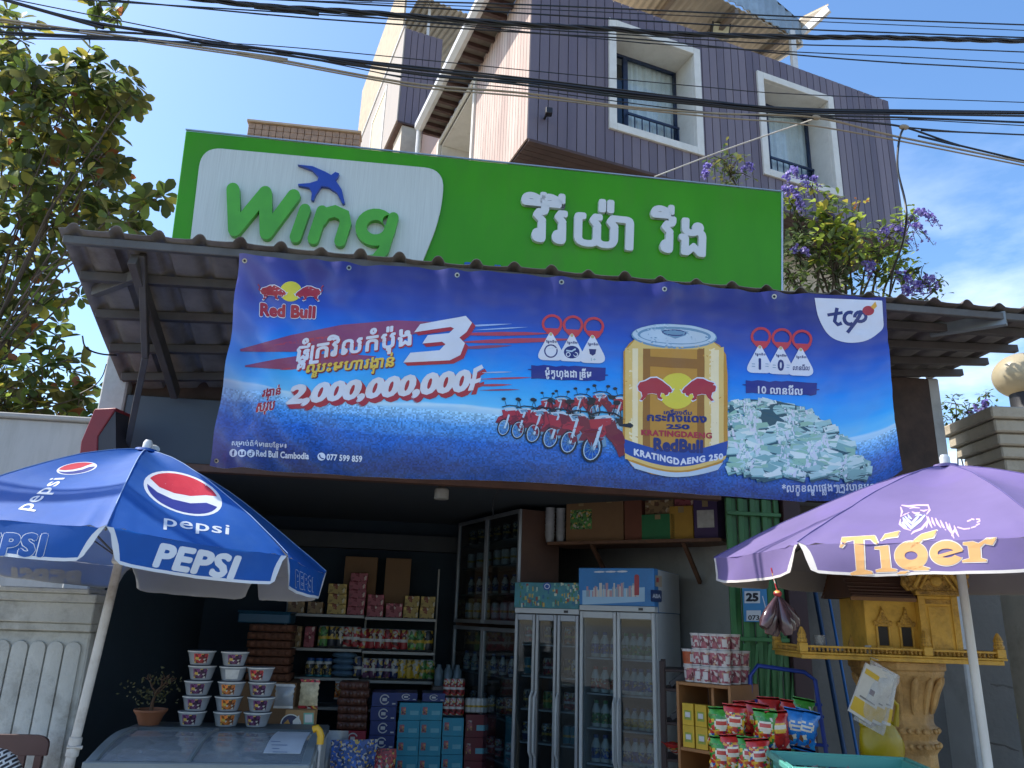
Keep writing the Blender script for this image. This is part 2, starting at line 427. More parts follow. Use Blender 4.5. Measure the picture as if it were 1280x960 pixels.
# ------------------------------------------------------------------ apartment building behind the shop
q0 = P(659, 171, 9.5); a75 = rad(75)
dR = V((math.sin(a75), math.cos(a75), 0)); dL = V((-dR.y, dR.x, 0)); nR = -dL
def bp(s, l, z): q = q0 + dR * s + dL * l; return V((q.x, q.y, z))
apt = thing('apartment_building', 'apartment building clad in dark purple boards with deep white framed windows', 'building', (q0.x, q0.y, 0))
purple = M('purple cladding', '#6b6069', .5, var=.14, vs=2.2, stretch=(1, 1, .25), bump=.08, bs=40, dirt='#7a6c68', dirt_amt=.35, ds=2)
purps = [purple, M('purple cladding faded', '#746971', .55, var=.16, vs=2.6, stretch=(1, 1, .1), bump=.08, bs=40, dirt='#857b78', dirt_amt=.45, ds=2.5), M('purple cladding dark', '#635862', .5, var=.16, vs=2.2, stretch=(1, 1, .12), bump=.08, bs=40, dirt='#7a6c68', dirt_amt=.35, ds=2)]
grooves = M('groove shadow gap', '#332c38', .8)
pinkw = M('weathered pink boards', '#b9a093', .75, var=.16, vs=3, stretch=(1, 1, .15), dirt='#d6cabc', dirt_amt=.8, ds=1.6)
palew = M('pale render', '#c9bda9', .8, var=.08, vs=2, dirt='#998b7a', dirt_amt=.4)
whitew = M('white window surround', '#d9d5cb', .6, var=.05, dirt='#b3aa98', dirt_amt=.35, ds=4)
soffm = M('dark brown soffit boards', '#4a3530', .6, var=.2, vs=5)
ZB, ZT = 8.3, 11.32; W1 = (1.44, 2.98, 8.96, 10.82); W2 = (4.37, 5.88, 8.96, 10.82); SW = 7.42; LW = 6.6
def slab(mb, s0, s1, l0, l1, z0, z1, m):
    vs = [bp(s, l, z) for z in (z0, z1) for s, l in ((s0, l0), (s1, l0), (s1, l1), (s0, l1))]
    return mb.add(vs, [(0, 3, 2, 1), (4, 5, 6, 7), (0, 1, 5, 4), (1, 2, 6, 5), (2, 3, 7, 6), (3, 0, 4, 7)], m)
# right face: backing wall with two openings, then the boards
wb = MB()
for s0, s1, op in ((0.05, W1[0], 0), (W1[0], W1[1], 1), (W1[1], W2[0], 0), (W2[0], W2[1], 1), (W2[1], SW, 0)):
    if op: slab(wb, s0, s1, .02, .22, ZB, W1[2], grooves); slab(wb, s0, s1, .02, .22, W1[3], ZT, grooves)
    else: slab(wb, s0, s1, .02, .22, ZB, ZT, grooves)
wb.build('wall', apt, smooth=0)
cl = MB()
def boards(edges, z0, z1, holes, fn, m, gap=.012, w=.152):
    cuts = sorted(set(edges)); cols = []
    for a, b in zip(cuts, cuts[1:]):
        n = max(1, round((b - a) / w)); st = (b - a) / n; cols += [(a + i * st, a + (i + 1) * st) for i in range(n)]
    for a, b in cols:
        mid = (a + b) / 2; iv = [(z0, z1)]
        for h in holes:
            if h[0] < mid < h[1]: iv = [(z0, h[2]), (h[3], z1)]
        for u, v in iv: fn(a + gap / 2, b - gap / 2, u, v)
boards([0, W1[0], W1[1], W2[0], W2[1], SW], ZB, ZT, [W1, W2], lambda a, b, u, v: slab(cl, a, b, -.004 - random.uniform(0, .004), .02, u, v, random.choice(purps)), purple)
cl.build('cladding', apt, bevel=.003)
# left face, sunlit
LWN = (2.55, 4.72, 9.1, 11.1)
lb = MB()
slab(lb, .02, .22, .22, LWN[0], ZB, ZT, grooves); slab(lb, .02, .22, LWN[0], LWN[1], ZB, LWN[2], grooves); slab(lb, .02, .22, LWN[0], LWN[1], LWN[3], ZT, grooves); slab(lb, .02, .22, LWN[1], LW, ZB, ZT, grooves)
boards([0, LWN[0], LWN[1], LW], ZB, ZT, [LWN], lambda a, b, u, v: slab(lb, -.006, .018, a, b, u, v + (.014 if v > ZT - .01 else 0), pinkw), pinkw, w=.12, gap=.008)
slab(lb, -.004, .2, 4.80, LW, ZT + .02, 12.77, soffm); lb.build('side_wall', apt, bevel=.002)
# soffit, recessed lower storey, roof slab
sf = MB()
for i in range(40):
    l0 = .0 + i * .12; slab(sf, .03, SW, l0, l0 + .112, ZB - .03, ZB - .003, soffm)
slab(sf, .02, SW + .02, -.02, .02, ZB - .05, ZB - .004, soffm)
sf.build('soffit', apt, bevel=.002)
ls = MB(); slab(ls, .35, SW - .3, 1.15, LW - .05, .0, ZB - .035, palew); ls.build('lower_wall', apt, smooth=0)
rs = MB(); slab(rs, 0.0, SW, .23, LW, ZT - .16, ZT - .02, palew); slab(rs, SW - .2, SW, .24, LW, ZB, ZT - .17, purple); slab(rs, .3, SW - .3, LW - .2, LW - .02, ZB, ZT - .17, palew); rs.build('roof', apt, smooth=0)
# windows
blue_dark = M('dark blue frame paint', '#1d2c48', .4); pane_m = glass('window glass', (.88, .93, .96), .9); curtain_m = M('cream curtain', '#e6e2d8', .9)
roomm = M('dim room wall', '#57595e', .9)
for (s0, s1, z0, z1) in (W1, W2):
    w = MB(); t = .1; e = -.045
    k_ = .03; slab(w, s0 - t, s0 + k_, e, .03, z0 - t, z1 + t, whitew); slab(w, s1 - k_, s1 + t, e, .03, z0 - t, z1 + t, whitew)
    slab(w, s0 + k_, s1 - k_, e, .03, z1 - k_, z1 + t, whitew); slab(w, s0 + k_, s1 - k_, e, .03, z0 - t, z0 + k_, whitew)
    slab(w, s0 + .002, s0 + .03, .031, .72, z0 + .002, z1 - .002, whitew); slab(w, s1 - .03, s1 - .002, .031, .72, z0 + .002, z1 - .002, whitew)
    slab(w, s0 + .0305, s1 - .0305, .031, .72, z1 - .03, z1 - .002, whitew); slab(w, s0 + .0305, s1 - .0305, .031, .72, z0 + .002, z0 + .03, whitew)
    wo = w.build('window', apt, bevel=.006, weld=False)
    f = MB(); g = .075; L0, L1 = .48, .54
    for a, b, u, v in ((s0 + .031, s0 + g, z0 + .031, z1 - .031), (s1 - g, s1 - .031, z0 + .031, z1 - .031), (s0 + g, s1 - g, z1 - g, z1 - .031), (s0 + g, s1 - g, z0 + .031, z0 + g), (s0 + .46, s0 + .55, z0 + g, z1 - g)): slab(f, a, b, L0, L1, u, v, blue_dark)
    f.build('frame', wo, bevel=.004)
    p = MB(); slab(p, s0 + g, s1 - g, .505, .511, z0 + g, z1 - g, pane_m); p.build('pane', wo, smooth=0)
    c = MB(); n = 40; cs0, cs1 = s0 + .60, s1 - .04; vs = []
    for i in range(n + 1):
        s = cs0 + (cs1 - cs0) * i / n; l = .58 + .022 * math.sin(i * 1.5) + .012 * math.sin(i * .6); vs += [bp(s, l, z0 + .02), bp(s, l, z1 - .02)]
    c.add(vs, [(2 * i, 2 * i + 2, 2 * i + 3, 2 * i + 1) for i in range(n)], curtain_m); c.build('curtain', wo, smooth=80)
    r = MB()
    for k in range(8): s = s0 + .5 + k * (s1 - s0 - .55) / 7; r.tube([bp(s, .44, z0 + .031), bp(s, .44, z0 + .66)], .011, blue_dark, 6)
    slab(r, s0 + .5, s1 - .035, .425, .455, z0 + .65, z0 + .69, blue_dark); r.build('railing', wo)
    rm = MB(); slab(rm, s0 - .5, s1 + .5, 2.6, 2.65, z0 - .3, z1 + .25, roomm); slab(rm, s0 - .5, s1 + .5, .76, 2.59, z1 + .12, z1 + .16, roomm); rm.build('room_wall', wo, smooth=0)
l0, l1, z0, z1 = LWN
w = MB(); t = .09; slab(w, -.05, .02, l0 - t, l0, z0 - t, z1 + t, whitew); slab(w, -.05, .02, l1, l1 + t, z0 - t, z1 + t, whitew); slab(w, -.05, .02, l0, l1, z1, z1 + t, whitew); slab(w, -.05, .02, l0, l1, z0 - t, z0, whitew)
slab(w, .021, 1.3, l0 + .002, l0 + .03, z0 + .002, z1 - .002, whitew); slab(w, .021, 1.3, l1 - .03, l1 - .002, z0 + .002, z1 - .002, whitew); slab(w, .021, 1.3, l0 + .0305, l1 - .0305, z1 - .03, z1 - .002, whitew); slab(w, .021, 1.3, l0 + .0305, l1 - .0305, z0 + .002, z0 + .03, whitew)
wo = w.build('window', apt, bevel=.006, weld=False)
f = MB()
for a, b, u, v in ((l0 + .031, l0 + .06, z0 + .031, z1 - .031), (l1 - .06, l1 - .031, z0 + .031, z1 - .031), (l0 + .06, l1 - .06, z1 - .06, z1 - .031), (l0 + .06, l1 - .06, z0 + .031, z0 + .06), (l0 + 1, l0 + 1.07, z0 + .06, z1 - .06)): slab(f, 1.14, 1.2, a, b, u, v, blue_dark)
f.build('frame', wo); p = MB(); slab(p, 1.165, 1.171, l0 + .06, l1 - .06, z0 + .06, z1 - .06, pane_m); p.build('pane', wo, smooth=0)
# gutter along the eave of the left face, rafters and downpipe
gw = M('white gutter sheet', '#d4d3cf', .4, dirt='#9a948a'); ov = -.47; zg = 11.35
g = MB(); prof = [(ov - .10, zg + .12), (ov - .10, zg), (ov - .02, zg - .07), (ov + .06, zg - .05), (ov + .06, zg), (ov - .0, zg - .02), (ov - .07, zg + .02), (ov - .085, zg + .12)]
g.prism([bp(s, -.2, z) for s, z in prof], dL * 4.95, gw); g.build('gutter', apt)
ea = MB()
for i in range(18): slab(ea, ov + .065, -.01, -.1 + i * .28, -.03 + i * .28, zg - .1, zg - .02, soffm)
slab(ea, ov + .065, -.008, -.2, 4.75, zg - .018, zg + .02, M('eave boards', '#6a6258', .7, var=.25)); ea.build('eave', apt)
dp = MB(); pt = bp(ov, 4.73, zg - .05); dp.tube([pt, pt + V((0, 0, -.1)), V((pt.x, pt.y, .3))], .055, gw, 10); dp.build('downpipe', apt)
tinm = M('beige sheet metal', '#a79a85', .5, .3, var=.15, dirt='#6e6252'); tinw = M('pale translucent sheet', '#a9bccb', .4, trans=.4)
def quad_sheet(mb, a, b, c, d, n, amp, m, th=.02, sq=True):
    """corrugated sheet over the corners a b c d, ridges run from a-b to d-c"""
    nn = (b - a).cross(d - a).normalized(); vs = []; k = n * 4
    for i in range(k + 1):
        u = i / k; h = amp * (1, 1, 0, 0)[i % 4] if sq else amp * math.sin(i * math.pi / 2)
        p, r = a.lerp(b, u) + nn * h, d.lerp(c, u) + nn * h; vs += [p, r, p - nn * th, r - nn * th]
    fs = []
    for i in range(k):
        o = 4 * i; q = o + 4; fs += [(o, q, q + 1, o + 1), (o + 2, o + 3, q + 3, q + 2), (o, o + 2, q + 2, q), (o + 1, q + 1, q + 3, o + 3)]
    fs += [(0, 1, 3, 2), (4 * k, 4 * k + 2, 4 * k + 3, 4 * k + 1)]
    mb.add(vs, fs, m)
def quad_sheet2(mb, a, b, c, d): quad_sheet(mb, a, b, c, d, 18, .03, tinm)
# rear block with its purple end wall and sunlit pale side
RB = LW + .05; c2 = bp(-.52, RB, 12.86); r0s, zb2, zt2 = -.55, 12.8, 15.45
b2 = MB()
boards([r0s, .4], zb2, zt2, [], lambda a, b, u, v: slab(b2, a, b, RB, RB + .03, u, v, purple), purple)
slab(b2, r0s + .002, .4, RB + .031, RB + 6, zb2 + .01, zt2 - .01, grooves); b2.build('rear_wall', apt, bevel=.003)
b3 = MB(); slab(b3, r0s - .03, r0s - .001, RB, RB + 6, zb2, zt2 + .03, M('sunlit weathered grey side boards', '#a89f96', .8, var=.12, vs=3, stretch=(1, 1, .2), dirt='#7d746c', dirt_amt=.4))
slab(b3, r0s - .06, r0s - .001, RB - .02, RB + 6, zt2 + .031, zt2 + .09, gw)
b3.build('rear_side_wall', apt)
b4 = MB(); slab(b4, r0s, .4, RB - .005, RB + 6, zb2 - .05, zb2 - .002, soffm); slab(b4, r0s + .35, .4, RB + .9, RB + 6, 0, zb2 - .06, palew); slab(b4, r0s + .12, -.02, RB + .05, RB + .89, 0, zb2 - .06, palew); b4.build('rear_soffit', apt, smooth=0)
rc = MB(); slab(rc, r0s - .028, r0s + .02, RB + .3, RB + 6, zt2 + .091, zt2 + 2.4, M('beige terrace screen', '#b3a184', .7, var=.2, vs=5)); rc.build('terrace_screen', apt, smooth=0)
rp = MB(); a_, b_, c_, d_ = bp(r0s + .25, RB - .15, zt2 + .95), bp(2.4, RB - .15, zt2 + .75), bp(2.4, RB + 4, zt2 + 2.2), bp(r0s + .25, RB + 4, zt2 + 2.4); quad_sheet2(rp, a_, b_, c_, d_); rp.build('rear_canopy', apt, smooth=0)
po2 = MB(); slab(po2, r0s + .55, r0s + .61, RB + .1, RB + .16, zt2 - .02, zt2 + .98, gw); po2.build('canopy_post', apt, bevel=.004)
w = MB(); slab(w, r0s - .05, r0s - .031, RB + 1.6, RB + 1.7, zb2 + .1, zt2 - .5, whitew); slab(w, r0s - .05, r0s - .031, RB + 3.3, RB + 3.4, zb2 + .1, zt2 - .5, whitew); slab(w, r0s - .05, r0s - .031, RB + 1.7, RB + 3.3, zt2 - .6, zt2 - .5, whitew)
slab(w, r0s - .034, r0s - .0305, RB + 1.7, RB + 3.3, zb2 + .1, zt2 - .6, M('shaded recess render', '#c7bb9c', .8)); w.build('window', apt)
# terrace canopy of sheet metal above the flat roof
zc = 12.35
A, B_, C_, D_ = PZ(690, 95, zc), PZ(968, 76, zc), PZ(1003, 54, zc), PZ(790, -62, zc)
tr = MB(); quad_sheet(tr, B_, A, D_, C_, 30, .022, tinm)
for t in (.12, .42, .72): tr.bar(B_.lerp(A, t) - V((0, 0, .09)), C_.lerp(D_, t) - V((0, 0, .09)), .08, .1, M('canopy beam', '#77695a', .6))
tr.bar(B_ + V((0, 0, .0)), C_ + V((0, 0, .0)), .05, .12, gw)
tr.build('canopy_roof', apt)
tg = MB(); g0 = D_ + V((0, -.02, .05)); g1 = C_ + V((0, -.02, .05)); quad_sheet(tg, g1, g0, g0 + V((0, 0, 1.5)), g1 + V((0, 0, .42)), 22, .03, tinw); e0 = PZ(1036, 11, zc + .42); quad_sheet(tg, B_ + V((0, 0, .06)), g1 + V((0, 0, .44)), g0 + V((0, 0, 1.55)), PZ(900, -40, zc + 1.5), 12, .03, tinm); tg.bar(B_ + V((0, 0, .04)), e0, .07, .16, gw); tg.prism([B_ + V((0, 0, .12)), e0 + V((0, 0, .08)), g1 + V((0, 0, .5))], V((0, 0, .04)), tinm); tg.build('canopy_gable', apt)
fl = MB(); cpt = PZ(900, 38, zc - .1); fl.box((-.18, -.05, -.13), (.18, .05, .13), M('flood lamp casing', '#2b2723', .5), Matrix.Translation(cpt) @ Matrix.Rotation(.5, 4, 'X')); fl.box((-.15, -.058, -.10), (.15, -.051, .10), M('flood lamp glass', '#c9c3a0', .3), Matrix.Translation(cpt) @ Matrix.Rotation(.5, 4, 'X')); fl.build('flood_lamp', apt)
pp = PP(992, 70, bp(0, .3, 0), nR); po = MB(); po.box((pp.x - .05, pp.y - .05, ZT - .03), (pp.x + .05, pp.y + .05, zc + .1), gw); po.build('canopy_post', apt, bevel=.006)
# little flood light on the boards near the corner
sp = MB(); sp.box(bp(.26, -.16, 8.72) - V((.05, .05, .05)), bp(.26, -.16, 8.72) + V((.05, .05, .05)), M('black lamp body', '#1e1c20', .5)); sp.tube([bp(.26, -.005, 8.70), bp(.26, -.12, 8.72)], .02, MATS['black lamp body']); sp.build('spotlight', apt, bevel=.01)

# ------------------------------------------------------------------ tiled house behind the sign
nh = thing('neighbouring_house', 'pale house behind green sign with brown tiled parapet', 'building', (-2.8, 15, 0))
h = MB(); h.box((-3.85, 14.3, 0), (-1.6, 20, 10.7), M('house render', '#b8a996', .8, var=.1)); h.build('wall', nh)
h = MB(); tl = M('brown parapet tile', '#9c7d63', .55, var=.25, vs=9)
for i in range(16):
    for k in range(3): x0 = -3.85 + i * .14; h.box((x0 + .004, 14.0, 10.72 + k * .13), (x0 + .136, 14.28, 10.845 + k * .13), tl)
h.box((-3.88, 13.96, 11.115), (-1.6, 14.3, 11.17), M('parapet coping', '#b7a083', .6)); h.build('parapet', nh, bevel=.006)

# ------------------------------------------------------------------ shop building
YF = 5.8
shop = thing('shop_building', 'open fronted corner shop with dark interior under a tin awning', 'building', (0, YF, 0))
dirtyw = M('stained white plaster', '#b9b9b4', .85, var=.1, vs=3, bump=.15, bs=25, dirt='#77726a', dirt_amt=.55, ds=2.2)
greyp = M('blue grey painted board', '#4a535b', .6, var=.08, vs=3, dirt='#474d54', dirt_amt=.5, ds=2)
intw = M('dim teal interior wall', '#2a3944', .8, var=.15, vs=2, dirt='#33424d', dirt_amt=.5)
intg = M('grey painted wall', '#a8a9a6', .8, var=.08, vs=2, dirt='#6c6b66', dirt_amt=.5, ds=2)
brownw = M('brown stained wall', '#4a3a31', .85, var=.35, vs=4, bump=.3, bs=14, dirt='#2c231e', dirt_amt=.7, ds=3)
def box(name, a, b, m, par, bevel=.004, smooth=0):
    x = MB(); x.box(a, b, m); return x.build(name, par, bevel=bevel, smooth=smooth)
box('pillar', (-2.345, YF, 0), (-2.165, YF + .3, 3.48), dirtyw, shop, .012)
box('pillar', (4.31, YF, 0), (4.42, YF + .3, 3.76), dirtyw, shop, .012)
box('fascia_board', (-2.16, YF + .02, 2.66), (3.82, YF + .07, 3.15), greyp, shop)
box('fascia_trim', (-2.1, YF - .02, 2.60), (2.4, YF + .06, 2.655), M('brown trim timber', '#6b4a3a', .6, var=.2), shop)
box('upper_wall', (-2.16, YF + .09, 2.66), (4.3, YF + .22, 3.45), brownw, shop)
jm = MB(); jm.box((3.85, YF - .03, 2.45), (4.305, YF + .085, 3.74), brownw); jm.build('jamb', shop, bevel=.01)
XR0, YR0 = 2.72, 5.97; wd = V((-.326, .945, 0))
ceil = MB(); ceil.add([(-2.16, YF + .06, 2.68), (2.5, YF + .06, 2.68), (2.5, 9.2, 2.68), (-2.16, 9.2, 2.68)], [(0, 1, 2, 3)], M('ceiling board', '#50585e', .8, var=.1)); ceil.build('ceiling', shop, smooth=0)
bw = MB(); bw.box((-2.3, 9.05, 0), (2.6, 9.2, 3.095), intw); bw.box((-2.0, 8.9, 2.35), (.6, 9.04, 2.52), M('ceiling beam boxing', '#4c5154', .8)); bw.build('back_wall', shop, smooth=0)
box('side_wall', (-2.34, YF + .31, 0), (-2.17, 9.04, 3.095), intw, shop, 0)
rw = MB(); ra = V((XR0, YR0, 0)); rb = ra + wd * 3.3; nn = V((wd.y, -wd.x, 0)) * .15
rw.add([ra, rb, rb + nn, ra + nn] + [p + V((0, 0, 3.09)) for p in (ra, rb, rb + nn, ra + nn)], [(0, 1, 2, 3), (4, 7, 6, 5), (0, 4, 5, 1), (1, 5, 6, 2), (2, 6, 7, 3), (3, 7, 4, 0)], intg); rw.build('partition_wall', shop, smooth=0)
fw = MB(); fw.box((2.62, YF + .85, 0), (4.3, YF + 1.0, 3.1), intg); fw.box((3.09, YF + .4, 2.7), (4.3, YF + .8, 3.09), intg); fw.build('front_wall', shop, smooth=0)
rf = MB(); rf.box((-2.4, YF + .23, 3.1), (4.4, 9.2, 3.2), concrete); rf.build('roof', shop, smooth=0)
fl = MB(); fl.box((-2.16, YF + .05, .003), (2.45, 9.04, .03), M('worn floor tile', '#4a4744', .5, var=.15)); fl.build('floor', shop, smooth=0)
# left end wall with cracked paint along the neighbour
ml = thing('boundary_wall', 'low grey white rendered wall under the tree', 'wall', (-4.6, 6.4, 0))
x = MB(); x.box((-9, 6.3, 0), (-2.36, 6.5, 3.02), M('streaked grey render', '#b3b2ae', .9, var=.1, vs=2, stretch=(2, 1, .3), dirt='#7e7b75', dirt_amt=.6, ds=2)); x.build('wall_body', ml, bevel=.01)
x = MB(); x.box((-9, 6.26, 3.021), (-2.37, 6.54, 3.06), M('wall coping', '#a4a29c', .9, var=.15)); x.build('coping', ml, bevel=.008)

# ------------------------------------------------------------------ awning
awn = thing('awning', 'rusty corrugated tin awning on steel purlins over the shop front', 'awning', (1, 4.5, 3.3))
tin = M('old grey tin sheet', '#7a746c', .6, .1, var=.25, vs=5, dirt='#4a3a2e', dirt_amt=.8, ds=2.6)
steel = M('grey primed steel', '#5a5854', .6, .1, var=.2, dirt='#46362c', dirt_amt=.5, ds=5)
purl = M('rusty dark purlin', '#4d4742', .7, var=.25, dirt='#4a3024', dirt_amt=.5, ds=5)
AY0, AY1, SL = 4.46, YF + .22, -.405          # it falls towards the wall
AXR = 4.60
def az(y, x=0): return 3.80 + .008 * max(0, x) + SL * (y - AY0) * (AXR - x) / (AXR + 2.2)      # level at its right end, falling back at its left
sh = MB(); pitch = .243; xs0, xs1 = -2.22, AXR - .05
prof = [(0, 0), (.04, .004), (.055, .026), (.068, .038), (.083, .042), (.098, .038), (.111, .026), (.126, .004), (.166, 0)]
pts = []; x0 = xs0
while x0 < xs1:
    j = random.uniform(-.010, .008)
    pts += [(x0 + a, b + j * (b > .02)) for a, b in prof]; x0 += pitch
vs = []
for yy in (AY0, AY0 + .45, AY0 + .9, AY1):
    for a, b in pts: vs.append(V((a, yy + (.02 * noise.noise(V((a * 2.2, 0, 0))) if yy == AY0 else 0), az(yy, a) + b + .012 * noise.noise(V((a * 1.3, yy, 0))))))
n = len(pts); k = len(vs); fs = []
for r in range(3):
    for i in range(n - 1): fs.append((r * n + i, r * n + i + 1, (r + 1) * n + i + 1, (r + 1) * n + i))
lo = [v - V((0, 0, .004)) for v in vs]; fs2 = [tuple(i + k for i in f[::-1]) for f in fs]
fs += fs2 + [(i, i + k, i + 1 + k, i + 1) for i in range(n - 1)]
sh.add(vs + lo, fs, tin); sh.build('sheet', awn, smooth=50)
b = MB(); b.bar((-2.20, AY0 + .052, az(AY0, -2.2) - .052), (AXR, AY0 + .052, az(AY0, AXR) - .05), .04, .052, steel); b.build('front_beam', awn, bevel=.004)
for yy in (4.78, 5.1, 5.42, 5.72):
    b = MB(); b.bar((-2.18, yy, az(yy, -2.18) - .04), (AXR - .02, yy, az(yy, AXR) - .04), .05, .058, purl); b.build('purlin', awn, bevel=.003)
for xx in (-1.80, .3):
    b = MB(); b.bar((xx, AY0 + .09, az(AY0, xx) - .12), (xx, YF - .04, az(YF, xx) - .13), .05, .09, purl); b.build('rafter', awn, bevel=.003)
b = MB(); s0 = P(178, 318, 4.58); s1 = P(182, 445, 5.1); s2 = P(155, 578, 5.74); b.bar(s0, s1, .04, .06, purl); b.bar(s1, s2, .04, .06, purl); b.build('strut', awn, bevel=.003)
b = MB(); b.bar(P(118, 365, 4.95), P(170, 345, 4.75), .05, .07, steel); b.build('brace', awn, bevel=.003)
b = MB(); b.bar(P(1258, 398, 4.50), P(1258, 398, 4.50) + V((0, .0, -.0001)) + V((-.32, .36, .02)), .05, .10, M('pale galvanised channel', '#7f8789', .5, .3)); b.build('brace', awn, bevel=.003)

# ------------------------------------------------------------------ green shop sign
SY = 4.98
sg = thing('shop_sign', 'big green light box sign with white logo field standing on the awning', 'sign', (.45, SY, 3.9))
gpt = P(600, 270, SY); sgn = V((0, -1, -.04)).normalized(); SF = surf_plane(gpt, sgn)
green = M('glossy green sign sheet', '#3b9207', .36, var=.10, vs=1.6, spec=.3, stretch=(1.5, 1, .5), dirt='#4c7a2c', dirt_amt=.35, ds=2.4); wht = M('ribbed white acrylic', '#bfc9c6', .4, var=.10, vs=60, stretch=(3, 1, .02))
silver = M('silver edge trim', '#aab0b4', .35, .7)
co = [SF(*c)[0] for c in ((232, 163), (977, 240), (977, 366), (208, 345))]
bk = V((0, .16, 0)); x = MB(); x.prism(co, bk, green); x.build('casing', sg, bevel=.006)
x = MB()
x.bar(co[1] + V((.006, .0, 0)), co[2] + V((.006, .0, 0)), .012, .012, silver); x.bar(co[0] + V((0, 0, .006)), co[1] + V((0, 0, .006)), .012, .010, silver); x.build('edge_trim', sg)
for i, fx in enumerate((.2, .5, .8)):
    p = co[3].lerp(co[2], fx); x = MB(); x.bar(p + V((0, .1, 0)), V((p.x, SY + .12, az(SY, p.x) + .05)), .05, .05, steel); x.bar(p + V((0, .16, .3)), V((p.x, 5.6, az(5.6, p.x) + .05)), .04, .04, steel); x.build('support', sg)
def ext_poly(surf, pts, z0, z1, m, mb=None):
    """extrude a pixel outline off a surface from height z0 to z1"""
    mb = mb or MB(); h = [surf(*p) for p in pts]; mb.prism([a + nn * z0 for a, nn in h], h[0][1] * (z1 - z0), m); return mb
def rpoly(pts, r, n=6):
    """polygon with rounded corners (per-corner radius list or one value)"""
    out = []; k = len(pts)
    for i in range(k):
        p = V(pts[i]); a = V(pts[i - 1]); b = V(pts[(i + 1) % k]); rr = r[i] if isinstance(r, (list, tuple)) else r
        if rr <= 0: out.append(tuple(p)); continue
        d1 = (a - p); d2 = (b - p); q1 = p + d1.normalized() * min(rr, d1.length * .5); q2 = p + d2.normalized() * min(rr, d2.length * .5)
        for j in range(n + 1):
            t = j / n; out.append(tuple(q1 * (1 - t) ** 2 + p * 2 * t * (1 - t) + q2 * t * t))
    return out
lp = rpoly([(253, 186), (556, 214), (551, 272), (520, 350), (236, 330)], [26, 26, 30, 0, 0], 8)
ext_poly(SF, lp, .001, .03, wht).build('logo_field', sg, bevel=.006)
# green rounded letters, 4 cm deep
lg = M('green acrylic letter', '#4aa02a', .35, spec=.5)
def strokes(surf, paths, z0, z1, m):
    mb = MB(); k = 0
    for pts, w in paths:
        k += 1; pts = [V(p) for p in pts]; L_, R_ = [], []
        for i, p in enumerate(pts):
            t1 = (p - pts[i - 1]).normalized() if i else (pts[1] - p).normalized(); t2 = (pts[i + 1] - p).normalized() if i < len(pts) - 1 else t1
            t = (t1 + t2).normalized(); q = V((-t.y, t.x)) * (w / 2) / max(.35, t.dot(t1)); L_.append(p + q); R_.append(p - q)
        e = pts[-1]; t = (pts[-1] - pts[-2]).normalized(); s = pts[0]; u = (pts[0] - pts[1]).normalized()
        capE = [e + V((t.x * math.cos(a) - t.y * math.sin(a), t.x * math.sin(a) + t.y * math.cos(a))) * w / 2 for a in [math.pi / 2 - i * math.pi / 8 for i in range(1, 8)]]
        capS = [s + V((u.x * math.cos(a) - u.y * math.sin(a), u.x * math.sin(a) + u.y * math.cos(a))) * w / 2 for a in [math.pi / 2 - i * math.pi / 8 for i in range(1, 8)]]
        ext_poly(surf, [tuple(p) for p in L_ + capE + R_[::-1] + capS], z0, z1 + k * .0004, m, mb)
    return mb
def arc(cx, cy, rx, ry, a0, a1, n=12): return [(cx + rx * math.cos(rad(a0 + (a1 - a0) * i / n)), cy + ry * math.sin(rad(a0 + (a1 - a0) * i / n))) for i in range(n + 1)]
wing = [([(294, 243), (296, 293)], 16), ([(296, 293), (334, 247)], 16), ([(334, 247), (335, 297)], 16), ([(335, 297), (369, 251)], 16),
        ([(383, 268), (371, 302)], 14), ([(404, 270), (393, 304)], 14), ([(402, 282), (408, 273), (420, 270), (431, 275), (433, 285), (426, 307)], 14),
        (arc(470, 290, 18, 16, -30, 330, 22), 14), ([(492, 278), (480, 318), (470, 330), (452, 332)], 13)]
strokes(SF, wing, .03, .075, lg).build('lettering', sg, bevel=.003)
bird = [(373, 211), (392, 213), (408, 220), (415, 224), (420, 220), (425, 222), (423, 227), (420, 230), (428, 242), (432, 259), (429, 260), (422, 246), (411, 239), (403, 238), (396, 248), (393, 256), (390, 255), (391, 246), (388, 240), (374, 237), (374, 235), (388, 234), (398, 231), (399, 226), (391, 218)]
ext_poly(SF, bird, .03, .062, M('blue acrylic', '#1f3f9a', .3)).build('bird_emblem', sg, bevel=.002)
def solid_text(surf, glyphs, quad, m, z0, z1, bold=0):
    """letters with depth: front faces from the glyphs, sides swept back to the surface"""
    mb = MB()
    for vs, fs in fit(glyphs, quad, bold):
        pts = [surf(p[0], p[1]) for p in vs]; top = [a + nn * (z1 + p[2]) for (a, nn), p in zip(pts, vs)]; bot = [a + nn * z0 for a, nn in pts]
        cnt = {}
        for f in fs:
            for i in range(len(f)): e = (f[i], f[(i + 1) % len(f)]); cnt[e] = cnt.get(e, 0) + 1
        n = len(vs); sides = [(a, b, b + n, a + n) for (a, b) in cnt if (b, a) not in cnt]
        mb.add(top + bot, [list(f) for f in fs] + sides, m)
    return mb
wl = M('white acrylic letter', '#cdd3d6', .4, var=.03)
solid_text(SF, layout('វីរីយ៉ា', .05), [(651, 240), (792, 254), (790, 316), (650, 303)], wl, .0, .035, .03).build('shop_name_lettering', sg, smooth=0)
solid_text(SF, layout('វីង', .03), [(812, 257), (882, 262), (880, 324), (811, 316)], wl, .0, .035, .03).build('shop_name_lettering', sg, smooth=0)
pr = Print(SF, 12, .004); pr.text(layout('វីរីយ៉ា វីង សេវាកម្ម', .03), [(580, 327), (770, 345), (770, 364), (580, 346)], M('blue vinyl letter', '#1c58a8', .4), bold=.03)
pr.build('small_lettering', sg, smooth=0)

